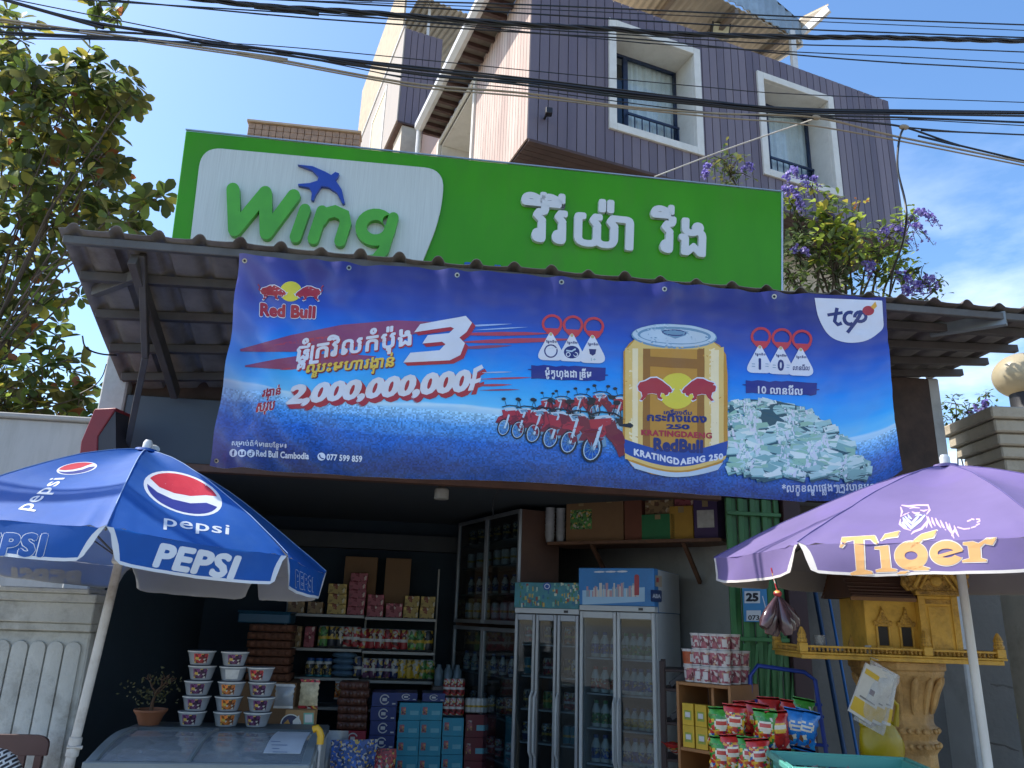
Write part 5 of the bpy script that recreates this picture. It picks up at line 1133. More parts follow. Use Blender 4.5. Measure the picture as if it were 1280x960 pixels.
# ---- back shelving with cans and packets
YB = 8.35; zb = [P(450, y, YB).z for y in (770.5, 813, 849.5)]; xl, xr = P(352, 770, YB).x, P(546, 770, YB).x
bs_ = thing('display_shelf', 'white metal gondola shelf at the back of the shop full of cans', 'shelf', ((xl + xr) / 2, YB, .03))
wm = M('off white shelf metal', '#9c9c98', .5, .2)
xm = P(456, 770, YB).x
for k, z in enumerate(zb + [.75, .4]):
    for a, b, dz in ((xl, xm - .004, .012), (xm + .004, xr, 0)): x = MB(); x.box((a, YB, z - .03 + dz), (b, YB + .42, z + dz - .001), wm); x.build('board', bs_, bevel=.003)
for xx in (xl - .02, xm - .015, xr + .001): x = MB(); x.box((xx, YB + .38, .03), (xx + .02, YB + .45, 2.15), wm); x.build('upright', bs_, bevel=.002)
T0 = frame((0, 0, 0), (1, 0, 0))
canz = zb[1] + .001
cols1 = ['green', 'dark', 'dark', 'red', 'red', 'red', 'red', 'red', 'red', 'red', 'red', 'green', 'green', 'dark']
for i, c in enumerate(cols1): xx = P(403 + i * 10.1, 812, YB + .06).x; PR.get(('c', c), lambda c=c: can(c), V((xx, YB + .06 + rr.uniform(-.005, .005), canz + (.012 if xx < xm else 0))), '%s drink can, %s in the row on middle back shelf' % (c, nth(i, len(cols1))), 'can', 'cans on the middle back shelf', rz=rr.uniform(0, 6), scale=1.75)
cols2 = ['navy', 'purple', 'purple', 'navy', 'purple', 'navy', 'yellow', 'yellow', 'yellow', 'green', 'green']
for i, c in enumerate(cols2): xx = P(447 + i * 9, 848, YB + .06).x; PR.get(('c', c), lambda c=c: can(c), V((xx, YB + .06 + rr.uniform(-.005, .005), zb[2] + .001 + (.012 if xx < xm else 0))), '%s drink can, %s in the row on lower back shelf' % (c, nth(i, len(cols2))), 'can', 'cans on the lower back shelf', rz=rr.uniform(0, 6), scale=1.65)
pinkc, yelc, dyel = [film(n_, [c, shade(c, .8), c, shade(c, 1.25), c, a_, c, b_], 34, rough=.5, spec=.4) for n_, c, a_, b_ in (('pink snack box', '#a2545c', '#d0b9a8', '#7a2a34'), ('yellow snack box', '#b59a55', '#cfc4a4', '#8a4a34'), ('tan snack box', '#8f7550', '#b9ab90', '#6a4a34'))]
def pxbox(name, label, x0, x1, y0, y1, Y, d, m, group, base=None, mark=None):
    a = P(x0, y1, Y); b = P(x1, y0, Y); z = a.z if base is None else base
    return carton(name, label, frame((0, 0, 0), (1, 0, 0)), (a.x + b.x) / 2, Y + d / 2, z, abs(b.x - a.x) - .006, d, (b.z - a.z), m, group, mark=mark, flaps=False)
zt = zb[0] + .001; gb = 'snack boxes on the top back shelf'
pos = [('tan', 358, 381, 756, 769, dyel), ('tan', 383, 406, 756, 769, dyel)]
pxbox('snack_box', 'tan snack box at left end of top back shelf', 358, 381, 755, 769, YB + .05, .2, dyel, gb, zt + .012); pxbox('snack_box', 'tan snack box left of the yellow stack on top back shelf', 383, 404, 755, 769, YB + .05, .2, dyel, gb, zt + .012)
def pile(px0, px1, n, h, Y, base, m, lb, group, d=.2, cat='box', mark=None, name='snack_box'):
    a, b = P(px0, 770, Y).x, P(px1, 770, Y).x
    for i in range(n):
        w_ = nthup(i, n) if n > 1 else None
        carton(name, (lb % w_) if w_ else lb, T0, (a + b) / 2 + rr.uniform(-.006, .006), Y + d / 2, base + i * (h + .001), abs(b - a) - .006, d, h, m, group, mark=mark, flaps=False)
pile(407, 431, 3, .10, YB + .05, zt + .012, yelc, 'yellow snack box, %s of the stack left of pink boxes', gb); pile(433, 455, 5, .083, YB + .05, zt + .012, pinkc, 'pink snack box, %s of tall stack on top back shelf', gb)
pile(458, 479, 2, .11, YB + .05, zt, pinkc, 'pink box, %s of pair right of tall pink stack', gb); pile(481, 502, 1, .14, YB + .05, zt, pinkc, 'single pink box before the yellow pair on top back shelf', gb); pile(504, 523, 2, .11, YB + .05, zt, yelc, 'yellow snack box, %s of pair near right end', gb); pile(524.5, 543, 2, .11, YB + .05, zt, yelc, 'yellow snack box, %s of pair at right end of top back shelf', gb)
for a, b, lb in ((425, 473, 'wide dim brown carton standing behind pink snack boxes'), (477, 515, 'tall dim brown carton standing behind yellow snack boxes')): pxbox('carton', lb, a, b, 697, 768, YB + .27, .14, card, 'big cartons on the back shelf', zt + .012)
pile(357, 380, 1, .2, YB + .05, zb[1] + .013, dyel, 'tan box at left end of middle back shelf', gb); pile(383, 396, 1, .2, YB + .05, zb[1] + .013, pinkc, 'pink box beside green can on middle back shelf', gb)
for i in range(4):
    mb = MB(); mb.ball((0, 0, .035), (.13, .09, .035), M('blue snack packet', '#5d7a92', .35, var=.3, vs=14), 14, 6); o = mb.build('snack_packet'); o.location = (P(428, 848, YB + .1).x, YB + .12, zb[2] + .013 + i * .058); tag(o, 'blue grey packet, %s of the pile on lower back shelf' % nthup(i, 4), 'packet', 'packets on the lower back shelf')
jar = lambda: lathe_thing('glass_jar', [(0, 0), (.045, .003), (.047, .02), (.047, .12), (.036, .145), (.036, .15), (.04, .151), (.04, .175), (0, .176)], [lab['white'], lab['teal'], lab['dark'], lab['white'], lab['teal'], capb, capb, capb])
for i in range(3): PR.get('jar', jar, V((P(386 + i * 11, 848, YB + .08).x, YB + .09, zb[2] + .013)), 'small jar, %s of three left of blue packets' % nth(i, 3), 'jar', 'jars on the lower back shelf')
# ---- stacked crates of brown bread/egg packs left of the shelf
egg = M('woven brown pack', '#6e4632', .8, var=.35, vs=26)
for i in range(7):
    mb = MB(); mb.box((-.2, -.17, 0), (.2, .17, .062), egg)
    for k in range(6): mb.ball((-.165 + k * .066, -.165, .032), (.03, .02, .026), egg, 8, 5)
    o = mb.build('brown_tray', bevel=.01, smooth=50); o.location = (P(334, 850, 8.0).x + rr.uniform(-.02, .02), 8.05, P(334, 850, 8.0).z + i * .073); tag(o, 'brown moulded tray, %s of stack left of the back shelf' % nthup(i, 7), 'tray', 'stacked brown trays')
zt7 = P(334, 850, 8.0).z
mb = MB(); mb.box((-.24, -.2, .0), (.24, .2, .09), M('teal plastic lid', '#1f4f66', .4)); mb.box((-.25, -.21, .091), (.25, .21, .11), MATS['teal plastic lid']); o = mb.build('plastic_tub', bevel=.012); o.location = (P(332, 785, 8.0).x, 8.05, zt7 + 7 * .073 + .001); tag(o, 'teal plastic tub on top of the brown trays', 'tub')
mb = MB(); mb.box((-.3, -.25, 0), (.3, .25, zt7 - .035), card); o = mb.build('carton', bevel=.004); o.location = (P(334, 850, 8.0).x, 8.07, .031); tag(o, 'big brown carton beneath the stacked brown trays', 'box')

# ---- cases of drink cans standing on the floor
def case(mname, col, w, d, h, em=True):
    m = M(mname, col, .5, var=.1, vs=6); mb = MB(); mb.box((-w / 2, -d / 2, 0), (w / 2, d / 2, h), m)
    if em:
        vs = []; fs = []; n = 20; R_ = h * .38; cx = 0
        for i in range(n + 1):
            a = 2 * math.pi * i / n * .86 + .45
            for q in (R_, R_ * .78): vs.append((cx + q * math.cos(a), -d / 2 - .0012, h * .5 + q * math.sin(a)))
        mb.add(vs, [(2 * i, 2 * i + 1, 2 * i + 3, 2 * i + 2) for i in range(n)], lab['white'])
        mb.box((-.02, -d / 2 - .0014, h * .38), (.02, -d / 2 - .0006, h * .62), lab['white']); mb.box((w * .3, -d / 2 - .0014, h * .15), (w * .44, -d / 2 - .0006, h * .26), lab['white'])
    else:
        mb.box((-w * .42, -d / 2 - .0014, h * .3), (-w * .2, -d / 2 - .0006, h * .75), lab['pink']); mb.box((w * .0, -d / 2 - .0014, h * .3), (w * .4, -d / 2 - .0006, h * .55), M('label ice', '#6fb0bc', .5))
    return mb.build('drink_case', bevel=.004, smooth=0)
def cases(px0, px1, py_bot, h_px, n, Y, mname, col, nm, em, nskip=0, full_to_floor=True):
    a, b = P(px0, 920, Y), P(px1, 920, Y); w = b.x - a.x; h = h_px / FPX * (Y + .2) * .86; ztop = P(px0, py_bot, Y).z
    cnt = max(1, int((ztop - .03) / (h + .002))); gap = (ztop - .03) / cnt; h = gap - .003
    for i in range(cnt): PR.get(('case', mname, round(w, 2)), lambda: case(mname, col, w - .006, .3, h, em), V(((a.x + b.x) / 2 + rr.uniform(-.004, .004), Y + .15, .031 + i * gap)), '%s can case, %s of stack %s' % (nm[0], nthup(i, cnt), nm[1]), 'case', 'stacked cases of canned drinks', rz=rr.uniform(-.01, .01))
cases(461, 494, 865, 16.5, 6, 7.55, 'navy can case', '#1a2f6e', ('dark blue white ringed', 'left of the teal cases'), True)
cases(425, 458, 913, 17.5, 4, 7.5, 'red can case', '#9a2336', ('red white ringed', 'beside the dark blue stack'), True)
for k, (a, b, top) in enumerate(((496, 524, 878), (524, 552, 878), (553, 580, 897))): cases(a, b, top, 20, 4, 7.5, 'teal can case', '#2390a8', ('teal', ['touching the navy cases', 'in teal block middle', 'beside crimson cartons'][k]), False)
cases(581, 609, 893, 22, 4, 7.6, 'crimson carton', '#6f1a26', ('crimson', 'at right end before the cabinet'), False)
gtop = P(500, 877, 7.5).z
for i, px in enumerate((503, 538)):
    o = dup(PR.d[('case', 'navy can case', [k for k in PR.d if isinstance(k, tuple) and k[1] == 'navy can case'][0][2])], V((P(px, 877, 7.5).x + .03, 7.68, gtop + .003)), 0, 'dark blue case lying on %s teal stack' % ('left', 'middle')[i]); o.scale = (.9, 1, .6)
bt = P(565, 897, 7.5).z + .002
for r_ in range(2):
    for i in range(3): PR.get(('c', 'red'), lambda: can('red'), V((P(558.5 + i * 8, 896, 7.5).x, 7.58, bt + r_ * .165)), 'red can, %s in %s layer on teal cases' % (nth(i, 3), ('lower', 'upper')[r_]), 'can', 'red cans on the teal cases', scale=1.3)
for i in range(4): PR.get(('c', 'white'), lambda: can('white'), V((P(586 + i * 6.4, 892, 7.6).x, 7.66, P(586, 893, 7.6).z + .003)), 'silver white can, %s of four on crimson cartons' % nth(i, 4), 'can', 'silver cans on the crimson cartons', scale=1.1)
bundle = M('brown wrapped bundle', '#5f3c30', .4, var=.4, vs=14)
zr = P(440, 913, 7.5).z
for i in range(6):
    mb = MB(); mb.box((-.13, -.13, 0), (.13, .13, .062), bundle)
    for k in range(4): mb.ball((-.096 + k * .064, -.12, .031), (.03, .025, .029), bundle, 8, 5)
    o = mb.build('noodle_bundle', bevel=.012, smooth=50); o.location = (P(438, 913, 7.5).x + rr.uniform(-.012, .012), 7.64, zr + .003 + i * .066); tag(o, 'brown wrapped bundle, %s of pile on red cases' % nthup(i, 6), 'bundle', 'brown bundles on the red cases')
pk = MB()
for i in range(6): pk.lathe([(.03, 0), (.032, .02), (.032, .1), (.014, .13), (.014, .145)], ((i % 3) * .07, (i // 3) * .07, 0), M('water bottle plastic', '#8fa3ad', .15, trans=.4), 10)
zz = P(560, 858, 8.0).z
cb = MB(); cb.box((-.02, -.1, 0), (.28, .2, zz - .03), M('pale carton', '#7d7069', .8)); o = cb.build('carton', bevel=.004); o.location = (P(560, 858, 8.0).x, 8.1, .031); tag(o, 'pale tall carton under the shrink wrapped water bottles', 'box')
o = pk.build('water_pack'); o.location = (P(560, 858, 8.0).x, 8.1, zz + .003); o.scale = (1.3,) * 3; tag(o, 'shrink wrapped pack of clear water bottles right of back shelf', 'water pack')

# ---- bare lamp holder and batten under the ceiling
lb_ = thing('ceiling_lamp', 'white cylinder ceiling lamp, unlit, under the front beam', 'lamp', P(552, 616, 6.0)); c = P(552, 617, 6.0)
x = MB(); x.lathe([(.05, -.045), (.056, -.04), (.056, .03), (.045, .04)], c, M('lamp white plastic', '#a8a59c', .5)); x.build('lamp_shade', lb_); x = MB(); x.lathe([(.03, .04), (.03, 2.676 - c.z)], c, M('lamp mount', '#4b4a48', .6)); x.build('mount', lb_)
lc = thing('ceiling_lamp', 'small oblong lamp on front beam with hanging switch cord', 'lamp', P(631, 607, 5.9)); c = P(631, 607, 5.9)
x = MB(); x.box((c.x - .06, c.y - .03, c.z - .02), (c.x + .06, c.y + .03, c.z + .015), M('lamp cream plastic', '#b3a888', .4)); x.build('lamp_body', lc, bevel=.01); x = MB(); x.tube([c + V((-.04, 0, -.02)), c + V((-.09, 0, -.12)), c + V((-.08, 0, -.24))], .003, M('black cord', '#1a1a1c', .6), 6); x.build('cord', lc); x = MB(); x.box((c.x - .02, c.y - .01, c.z + .016), (c.x + .02, c.y + .01, 2.677), MATS['lamp mount']); x.build('mount', lc)

# ================================================================== FREEZER AND WHAT STANDS ON IT
fz = thing('chest_freezer', 'pale chest freezer with sloping glass lid under the blue parasol', 'freezer', (-.9, 4.75, 0))
fx0, fx1 = P(112, 950, 4.5).x, P(390, 950, 4.5).x; yb0, yb1 = 5.05, 5.30; zt = P(250, 907, 5.15).z; zf0 = P(250, 955, 4.45).z
fzm = M('freezer enamel', '#a9b0ad', .35, var=.05, dirt='#7d827e', dirt_amt=.4)
x = MB(); x.prism([(fx0, 4.45, .08), (fx0, 4.45, zf0 - .03), (fx0, 5.02, zt - .05), (fx0, yb1, zt - .05), (fx0, yb1, .08)], (fx1 - fx0, 0, 0), fzm); x.build('cabinet', fz, bevel=.012)
x = MB(); x.box((fx0 - .01, yb0, zt - .049), (fx1 + .01, yb1, zt), M('freezer grey trim', '#4d5558', .45)); x.build('rear_ledge', fz, bevel=.008)
A = V((0, 4.44, zf0)); B = V((0, yb0 - .003, zt - .012)); gl_m = glass('freezer glass', (.8, .86, .88), 1.1, .8, .06)
def slope(x0, x1, t0, t1, dz0, dz1, m, nm, par, bev=.004):
    mb = MB(); pts = []; fz_ = lambda t: A.lerp(B, t) + V((0, 0, .035 * math.sin(math.pi * t)))
    n = 8; up = [fz_(t0 + (t1 - t0) * i / n) for i in range(n + 1)]
    for xx in (x0, x1): pts += [V((xx, p.y, p.z + dz1)) for p in up] + [V((xx, p.y, p.z + dz0)) for p in up]
    k = n + 1; fs = []
    for i in range(n): fs += [(i, i + 1, 2 * k + i + 1, 2 * k + i), (k + i, 3 * k + i, 3 * k + i + 1, k + i + 1), (i, k + i, k + i + 1, i + 1), (2 * k + i, 2 * k + i + 1, 3 * k + i + 1, 3 * k + i)]
    fs += [(0, 2 * k, 3 * k, k), (n, k + n, 3 * k + n, 2 * k + n)]
    mb.add(pts, fs, m); return mb.build(nm, par, bevel=bev)
mdx = (fx0 + fx1) / 2 - .06
for a, b in ((fx0 + .05, mdx - .012), (mdx + .012, fx1 - .05)):
    ld = slope(a, b, .03, .97, -.006, .0, gl_m, 'glass_lid', fz, 0)
for a, b in ((fx0, fx0 + .049), (mdx - .011, mdx + .011), (fx1 - .049, fx1)): slope(a, b, 0, 1, -.03, .012, M('freezer frame', '#768083', .4), 'lid_frame', fz)
x = MB(); x.box((fx0, 4.40, zf0 - .03), (fx1, 4.438, zf0 + .012), MATS['freezer frame']); x.build('front_rail', fz, bevel=.006)
basket = MB(); 
for i in range(6): xx = fx0 + .15 + i * (fx1 - fx0 - .3) / 5; basket.box((xx - .1, 4.6, zf0 - .024), (xx + .08, 4.9, zf0 - .005 + .03 * (i % 2)), [lab['teal'], lab['white'], lab['blue']][i % 3])
notice = slope(fx1 - .26, fx1 - .07, .2, .95, .001, .003, M('notice paper', '#c3c8cc', .6), 'paper_notice', None, 0); tag(notice, 'white printed notice sheet lying on the freezer glass', 'notice')
ln = MB()
SFZ = surf_bvh([notice]); pr = Print(SFZ, 30, .001)
for i in range(7): y = 918 + i * 4.4; pr.line([(337 + i * .8, y), (337 + i * .8 + (16, 22, 12, 20, 9, 18, 14)[i], y + .4)], .8, ink('notice print', '#5a6f96'), .001)
pr.build('notice_lettering', notice, smooth=0)
# bowls of sweets in three stacks
clr = M('greyish clear plastic', '#8e9499', .2, var=.15, vs=20); sweet = M('dark preserved fruit', '#4a2c2c', .5, var=.4, vs=60)
def bowl(c):
    mb = MB(); mb.lathe([(0, 0), (.058, .002), (.062, .012), (.078, .07), (.082, .074), (.082, .080), (.070, .082), (0, .083)], (0, 0, 0), None, 22, mats=[clr, clr, clr, clr, lab['white'], clr, clr])
    n = 8; vs = []
    for i in range(n + 1):
        w = -math.pi / 2 - .55 + 1.1 * i / n
        for rr_, z in ((.0632, .012), (.0775, .066)): vs.append((rr_ * math.cos(w) * 1.012, rr_ * math.sin(w) * 1.012, z))
    mb.add(vs, [(2 * i, 2 * i + 2, 2 * i + 3, 2 * i + 1) for i in range(n)], lab[c])
    return mb.build('sweet_tub', smooth=40)
stk = [(241, ['purple', 'purple', 'purple', 'purple', 'red'], 'left'), (282, ['orange', 'orange', 'orange', 'white', 'purple'], 'middle'), (320, ['purple', 'purple', 'purple', 'red'], 'right')]
for px, cs, nm in stk:
    for i, c in enumerate(cs): PR.get(('bowl', c), lambda c=c: bowl(c), V((P(px, 905, 5.15).x + rr.uniform(-.012, .012), 5.15 + rr.uniform(-.01, .01), zt + .001 + i * .0845)), 'clear tub with %s label, %s of %s stack on freezer' % (c, nthup(i, len(cs)), nm), 'tub', 'stacked tubs on the freezer', rz=rr.uniform(-.25, .25))
def pouch(name, m, m2, label, px0, px1, py0, py1, Y, base, cat='packet', group=None):
    """pillow shaped packet with crimped top and bottom edges"""
    a = P(px0, py1, Y); b = P(px1, py0, Y); w = b.x - a.x; h = b.z - a.z; o = pillow(name, w, h, .05, m, m2); o.location = V(((a.x + b.x) / 2, Y, base if base is not None else a.z)); return tag(o, label, cat, group)
def pillow(name, w, h, t, m, m2, extra=None):
    mb = MB(); n, k = (16, 22) if extra else (8, 10)
    for sgn in (-1, 1):
        vs = []; fs = []; 
        for j in range(k + 1):
            v = j / k
            for i in range(n + 1):
                u = i / n; bulge = (math.sin(math.pi * u) ** .6) * (math.sin(math.pi * min(1, max(0, (v - .08) / .84))) ** .6); x = (u - .5) * w * (1 - .07 * math.sin(math.pi * v))
                vs.append((x + .004 * math.sin(v * 30) * (u in (0, 1)), sgn * t / 2 * bulge + (.003 * math.sin(u * 20) if v in (0, 1) else 0) + .003 * noise.noise(V((u * 5, v * 5, w * 9))) * bulge, v * h))
        for j in range(k):
            for i in range(n): f = (j * (n + 1) + i, j * (n + 1) + i + 1, (j + 1) * (n + 1) + i + 1, (j + 1) * (n + 1) + i); fs.append(f if sgn < 0 else f[::-1])
        mm = [m2 if (j < k // 10 or j >= k - k // 10) else m for j in range(k) for i in range(n)]
        if extra: mm = [extra(i / n + .5 / n, j / k + .5 / k, mm[j * n + i]) for j in range(k) for i in range(n)]
        for f, q in zip(fs, mm): mb.add([vs[i] for i in f], [(0, 1, 2, 3)], q)
    return mb.build(name, smooth=60)
bxm = M('kraft box', '#a07c50', .75, var=.1)
bz = thing('kraft_box', 'kraft cardboard box with round leaf emblem behind freezer corner', 'box', P(370, 950, 5.25)); c0, c1 = P(349, 958, 5.34), P(394, 888, 5.34)
x = MB(); x.box((c0.x, 5.34, c0.z), (c1.x, 5.5, c1.z), bxm); x.build('carton_body', bz, bevel=.004)
pr = Print(surf_plane((0, 5.34, 0), (0, -1, 0)), 12, .001); pr.ell(363.5, 905.5, 13, 13, ink('emblem white', '#c9c6bd'), .0008); pr.ell(363.5, 905.5, 11.6, 11.6, ink('emblem navy', '#2a2a4a'), .0012); pr.poly([(352, 907), (360, 899), (366, 912), (364, 918), (357, 915)], ink('emblem ochre', '#b3803a'), .002); pr.poly([(366, 910), (366, 901), (374, 894), (375, 908), (368, 914)], ink('emblem white', '#c9c6bd'), .002)
pr.poly([(379.5, 891), (392, 891), (392, 912), (379.5, 912)], ink('label green', '#6fa58e'), .0012); pr.poly([(381, 893), (390.5, 893), (390.5, 903), (381, 903)], ink('emblem white', '#c9c6bd'), .002); pr.build('printed_emblem', bz, smooth=0)
x = MB(); x.box((c0.x - .03, 5.31, 0.0), (c1.x + .03, 5.56, c0.z - .003), M('dark stool', '#3a3330', .7)); st_ = x.build('low_stand', bevel=.01); tag(st_, 'dark low stand carrying the kraft box', 'stand')
ph = P(370, 887, 5.42).z
pouch('snack_packet', clr, lab['white'], 'silver grey packet of chips standing on the kraft box', 341, 369, 856, 886, 5.40, c1.z + .001); pouch('snack_packet', M('cream crisps packet', '#b3a888', .5, var=.4, vs=30), lab['red'], 'cream packet with red top standing on the kraft box', 372, 400, 850, 886, 5.42, c1.z + .001)
# yellow elbowed pipe
yp = thing('pipe_stand', 'grey upright pipe with yellow elbow fitting beside the freezer', 'pipe', P(399, 958, 4.6)); a = P(393, 917, 4.6); 
x = MB(); b_ = P(401, 920, 4.6); x.tube([V((b_.x, 4.6, .02)), b_], .012, alu, 10); x.build('upright', yp)
x = MB(); yl = M('yellow fitting', '#c79a1e', .4); x.tube([b_ + V((0, 0, -.04)), b_, b_ + V((-.01, 0, .025)), a + V((.012, 0, .028)), a + V((-.01, 0, .02))], .019, yl, 12); x.tube([b_ + V((-.05, 0, -.17)), b_ + V((-.05, 0, -.12)), b_ + V((-.05, 0, -.10))], [.02, .02, .012], yl, 12); x.tube([b_ + V((-.05, 0, -.19 - .6)), b_ + V((-.05, 0, -.17))], .010, alu, 8); x.build('elbow', yp)
# bonsai in a clay pot, left of the tubs
bn = thing('potted_bonsai', 'bare twiggy bonsai in a shallow clay pot on the freezer ledge', 'plant', V((P(186, 905, 5.15).x, 5.15, zt)))
c = V((P(186, 905, 5.15).x, 5.15, zt + .001)); x = MB(); x.lathe([(.055, 0), (.06, .01), (.075, .05), (.095, .075), (.095, .085), (.085, .085), (.08, .07), (0, .07)], c, M('clay pot', '#7c4d33', .7, var=.2), 20); x.build('pot', bn)
x = MB(); br = random.Random(8); tw = M('twig bark', '#4a3526', .9)
def twig(p, d, l, r, n):
    q = p + d * l; x.tube([p, p.lerp(q, .5) + V((br.uniform(-.01, .01), br.uniform(-.01, .01), .004)), q], [r, r * .8, r * .55], tw, 6)
    if n: [twig(q, (d + V((br.uniform(-1, 1), br.uniform(-.8, .8), br.uniform(-.3, .7))) * .85).normalized(), l * br.uniform(.6, .85), r * .6, n - 1) for _ in range(3)]
twig(c + V((0, 0, .07)), V((.1, 0, 1)).normalized(), .09, .014, 3); x.build('stem', bn)
lf = MB(); 
for i in range(150): a_ = br.uniform(0, 6.28); q = c + V((br.gauss(.01, .075), br.gauss(0, .05), .19 + br.gauss(0, .05))); u_ = V((br.uniform(-1, 1), br.uniform(-1, 1), br.uniform(-1, 1))).normalized() * .012; w_ = u_.orthogonal().normalized() * .006; lf.add([q - u_, q + w_, q + u_, q - w_], [(0, 1, 2, 3)], M('small dry leaf', '#4c4a2a', .7))
lf.build('leaves', bn, smooth=0)

# ---- more stock crowding the shop: second layer on the plank shelf, sachet strips, sacks on the floor
gg = 'loose goods piled around the shop'
for x, z, w, d, h, m, lb in ((.34, .402, .26, .26, .2, card, 'small brown carton stacked on the leaf printed carton'), (.62, .422, .24, .24, .16, M('olive carton', '#6b6440', .7), 'olive carton stacked on the plain brown carton'), (1.12, .222, .26, .22, .16, dyel, 'tan printed box lying on the green tray carton'), (1.38, .282, .18, .2, .14, pinkc, 'pink printed box topping the yellow carton')):
    carton('carton', lb, frame((Sl.x, Sl.y, 0), eS), x * Ls / 1.75, .24, zS + .002 + z, w, d, h, m, g, flaps=False)
for i, (px, py, Y, w, h, m, lb) in enumerate(((405, 962, 6.9, .34, .3, clr, 'clear sack of goods slumped on the floor left of red cases'), (438, 968, 6.7, .36, .26, lab['blue'], 'blue printed sack on the floor before the red cases'), (470, 975, 6.8, .3, .24, lab['red'], 'red printed sack on the floor before the navy cases'))):
    c = P(px, py, Y); o = pillow('goods_sack', w, max(.2, c.z + h - .03), .2, m, m); o.location = (c.x, Y, .031); o.rotation_euler = (.1, 0, rr.uniform(-.3, .3)); tag(o, lb, 'sack', 'goods sacks on the shop floor')
for k, (px, c_) in enumerate(((425, 'orange'), (437, 'green'), (449, 'blue'))): pouch('snack_packet', lab[c_], lab['white'], '%s packet leaning on back wall below the lower back shelf' % c_, px - 8, px + 8, 852, 874, 8.25, None)

# ================================================================== RIGHT OF THE SHOP FRONT
# green folding metal door and the maroon strip beside it
gd = thing('folding_door', 'green folded metal shop door with vertical ribs behind the calendar', 'door', (2.62, 5.9, .03))
gdm = M('green door paint', '#3f7a44', .5, var=.18, vs=5, dirt='#2d4a30', dirt_amt=.5, ds=4)
x = MB(); x0 = 2.47
for i in range(9):
    a = x0 + i * .05; dz = .022 * (i % 2)
    x.box((a, 5.87 + dz, .04), (a + .0485, 5.895 + dz, 2.64), gdm)
x.build('leaf', gd, bevel=.006)
x = MB()
for z in (.5, 1.02, 1.55, 2.05, 2.5): x.box((2.47, 5.845, z), (2.92, 5.858, z + .03), gdm)
x.build('rail', gd, bevel=.003)
x = MB()
for i in range(5): x.bar((2.50 + i * .1, 5.852, 1.05 + .0), (2.56 + i * .1, 5.852, 1.53), .006, .022, gdm); 
x.build('lattice', gd)
x = MB(); x.box((2.93, 5.83, .003), (3.08, 5.93, 2.655), M('maroon door post', '#3c2226', .6, var=.3)); tag(x.build('door_post', bevel=.006), 'dark maroon post right of the green folding door', 'post')
# grey wall beyond with cracks
wr_ = thing('rendered_wall', 'cracked grey rendered wall behind the gilded spirit house', 'wall', (6, 6.5, 0))
x = MB(); x.box((3.09, 6.45, 0), (9.5, 6.6, 2.7), M('old grey render', '#77736c', .9, var=.14, vs=1.6, bump=.25, bs=20, dirt='#5f5d5a', dirt_amt=.6, ds=1.3)); x.build('wall_body', wr_, smooth=0)
crk = ink('crack black', '#1f1e1d'); SW_ = surf_plane((0, 6.45, 0), (0, -1, 0)); pr = Print(SW_, 20, .001)
for pts in ([(1238, 855), (1246, 857), (1254, 856.5), (1262, 859), (1272, 861)], [(1233, 927), (1243, 930), (1256, 932), (1264, 936), (1274, 939)]): pr.line(pts, [1, 2.6, 1.8, 2.8, .8], crk, .0008)
pr.poly([(1271, 872), (1290, 872), (1290, 898), (1271, 898)], ink('sticker olive', '#9a8f3c'), .0008); pr.build('crack', wr_, smooth=0)
# calendar sheet
cal = thing('calendar', 'blue and white tear off calendar showing 25 on the green door', 'calendar', P(943, 777, 5.84)); SC_ = surf_plane((0, 5.836, 0), (0, -1, 0))
pr = Print(SC_, 20, 0); a, b = P(930, 777, 5.838), P(958, 735, 5.838); x = MB(); x.box((a.x, 5.836, a.z), (b.x, 5.841, b.z), M('calendar card', '#3f87b8', .6)); x.build('card', cal)
pr = Print(SC_, 20, .001); pr.poly([(930.5, 739), (950, 739), (950, 754), (930.5, 754)], ink('calendar white', '#cfd3d6'), .001); pr.text(layout('25'), [(932, 741), (948, 741), (948, 752), (932, 752)], blk, .0018, bold=.06); pr.poly([(933, 763), (951, 763), (951, 776), (933, 776)], ink('calendar white', '#cfd3d6'), .001); pr.text(layout('073'), [(935, 769), (949, 769), (949, 775), (935, 775)], blk, .0018, bold=.03); pr.line([(953, 745), (957, 760)], 1.2, white, .0012); pr.build('date_print', cal, smooth=0)

# ---- wooden shelf with instant noodle cups
wood = M('warm shelf plywood', '#9a6a3e', .55, var=.15, vs=2.5, stretch=(1, 1, .35), dirt='#6f4728', dirt_amt=.4)
C0 = P(909, 857, 4.75); e1 = V((-.6, .8, 0)); Llen = (PP(848, 846, C0, V((.8, .6, 0))) - C0).length; Wd = .34
Tn = frame((C0.x, C0.y, 0) , -e1); # local x runs from back-left to near corner (0 at the corner), y to the right
ztop = C0.z; wsf = thing('wooden_shelf', 'brown plywood display shelf loaded with noodle cups and snack packets', 'shelf', (C0.x, C0.y, 0)); L0 = -Llen
zl = [ztop - .022, ztop - .40, ztop - .76, .10]
def wadd(nm, bx):
    x = MB()
    for b in bx: x.box(b[0], b[1], wood)
    return x.build(nm, wsf, T=Tn, bevel=.003, smooth=0)
for i, z in enumerate(zl): wadd('board', [((L0, 0, z), (0, Wd, z + .02))])
wadd('side_panel', [((.001, 0, 0), (.02, Wd, ztop))]); wadd('side_panel', [((L0 - .02, 0, 0), (L0 - .001, Wd, ztop))])
wadd('back_panel', [((L0, Wd + .001, 0), (0, Wd + .014, ztop))]); wadd('divider', [((-.14, .04, zl[1] + .021), (-.12, Wd - .01, ztop - .023))])
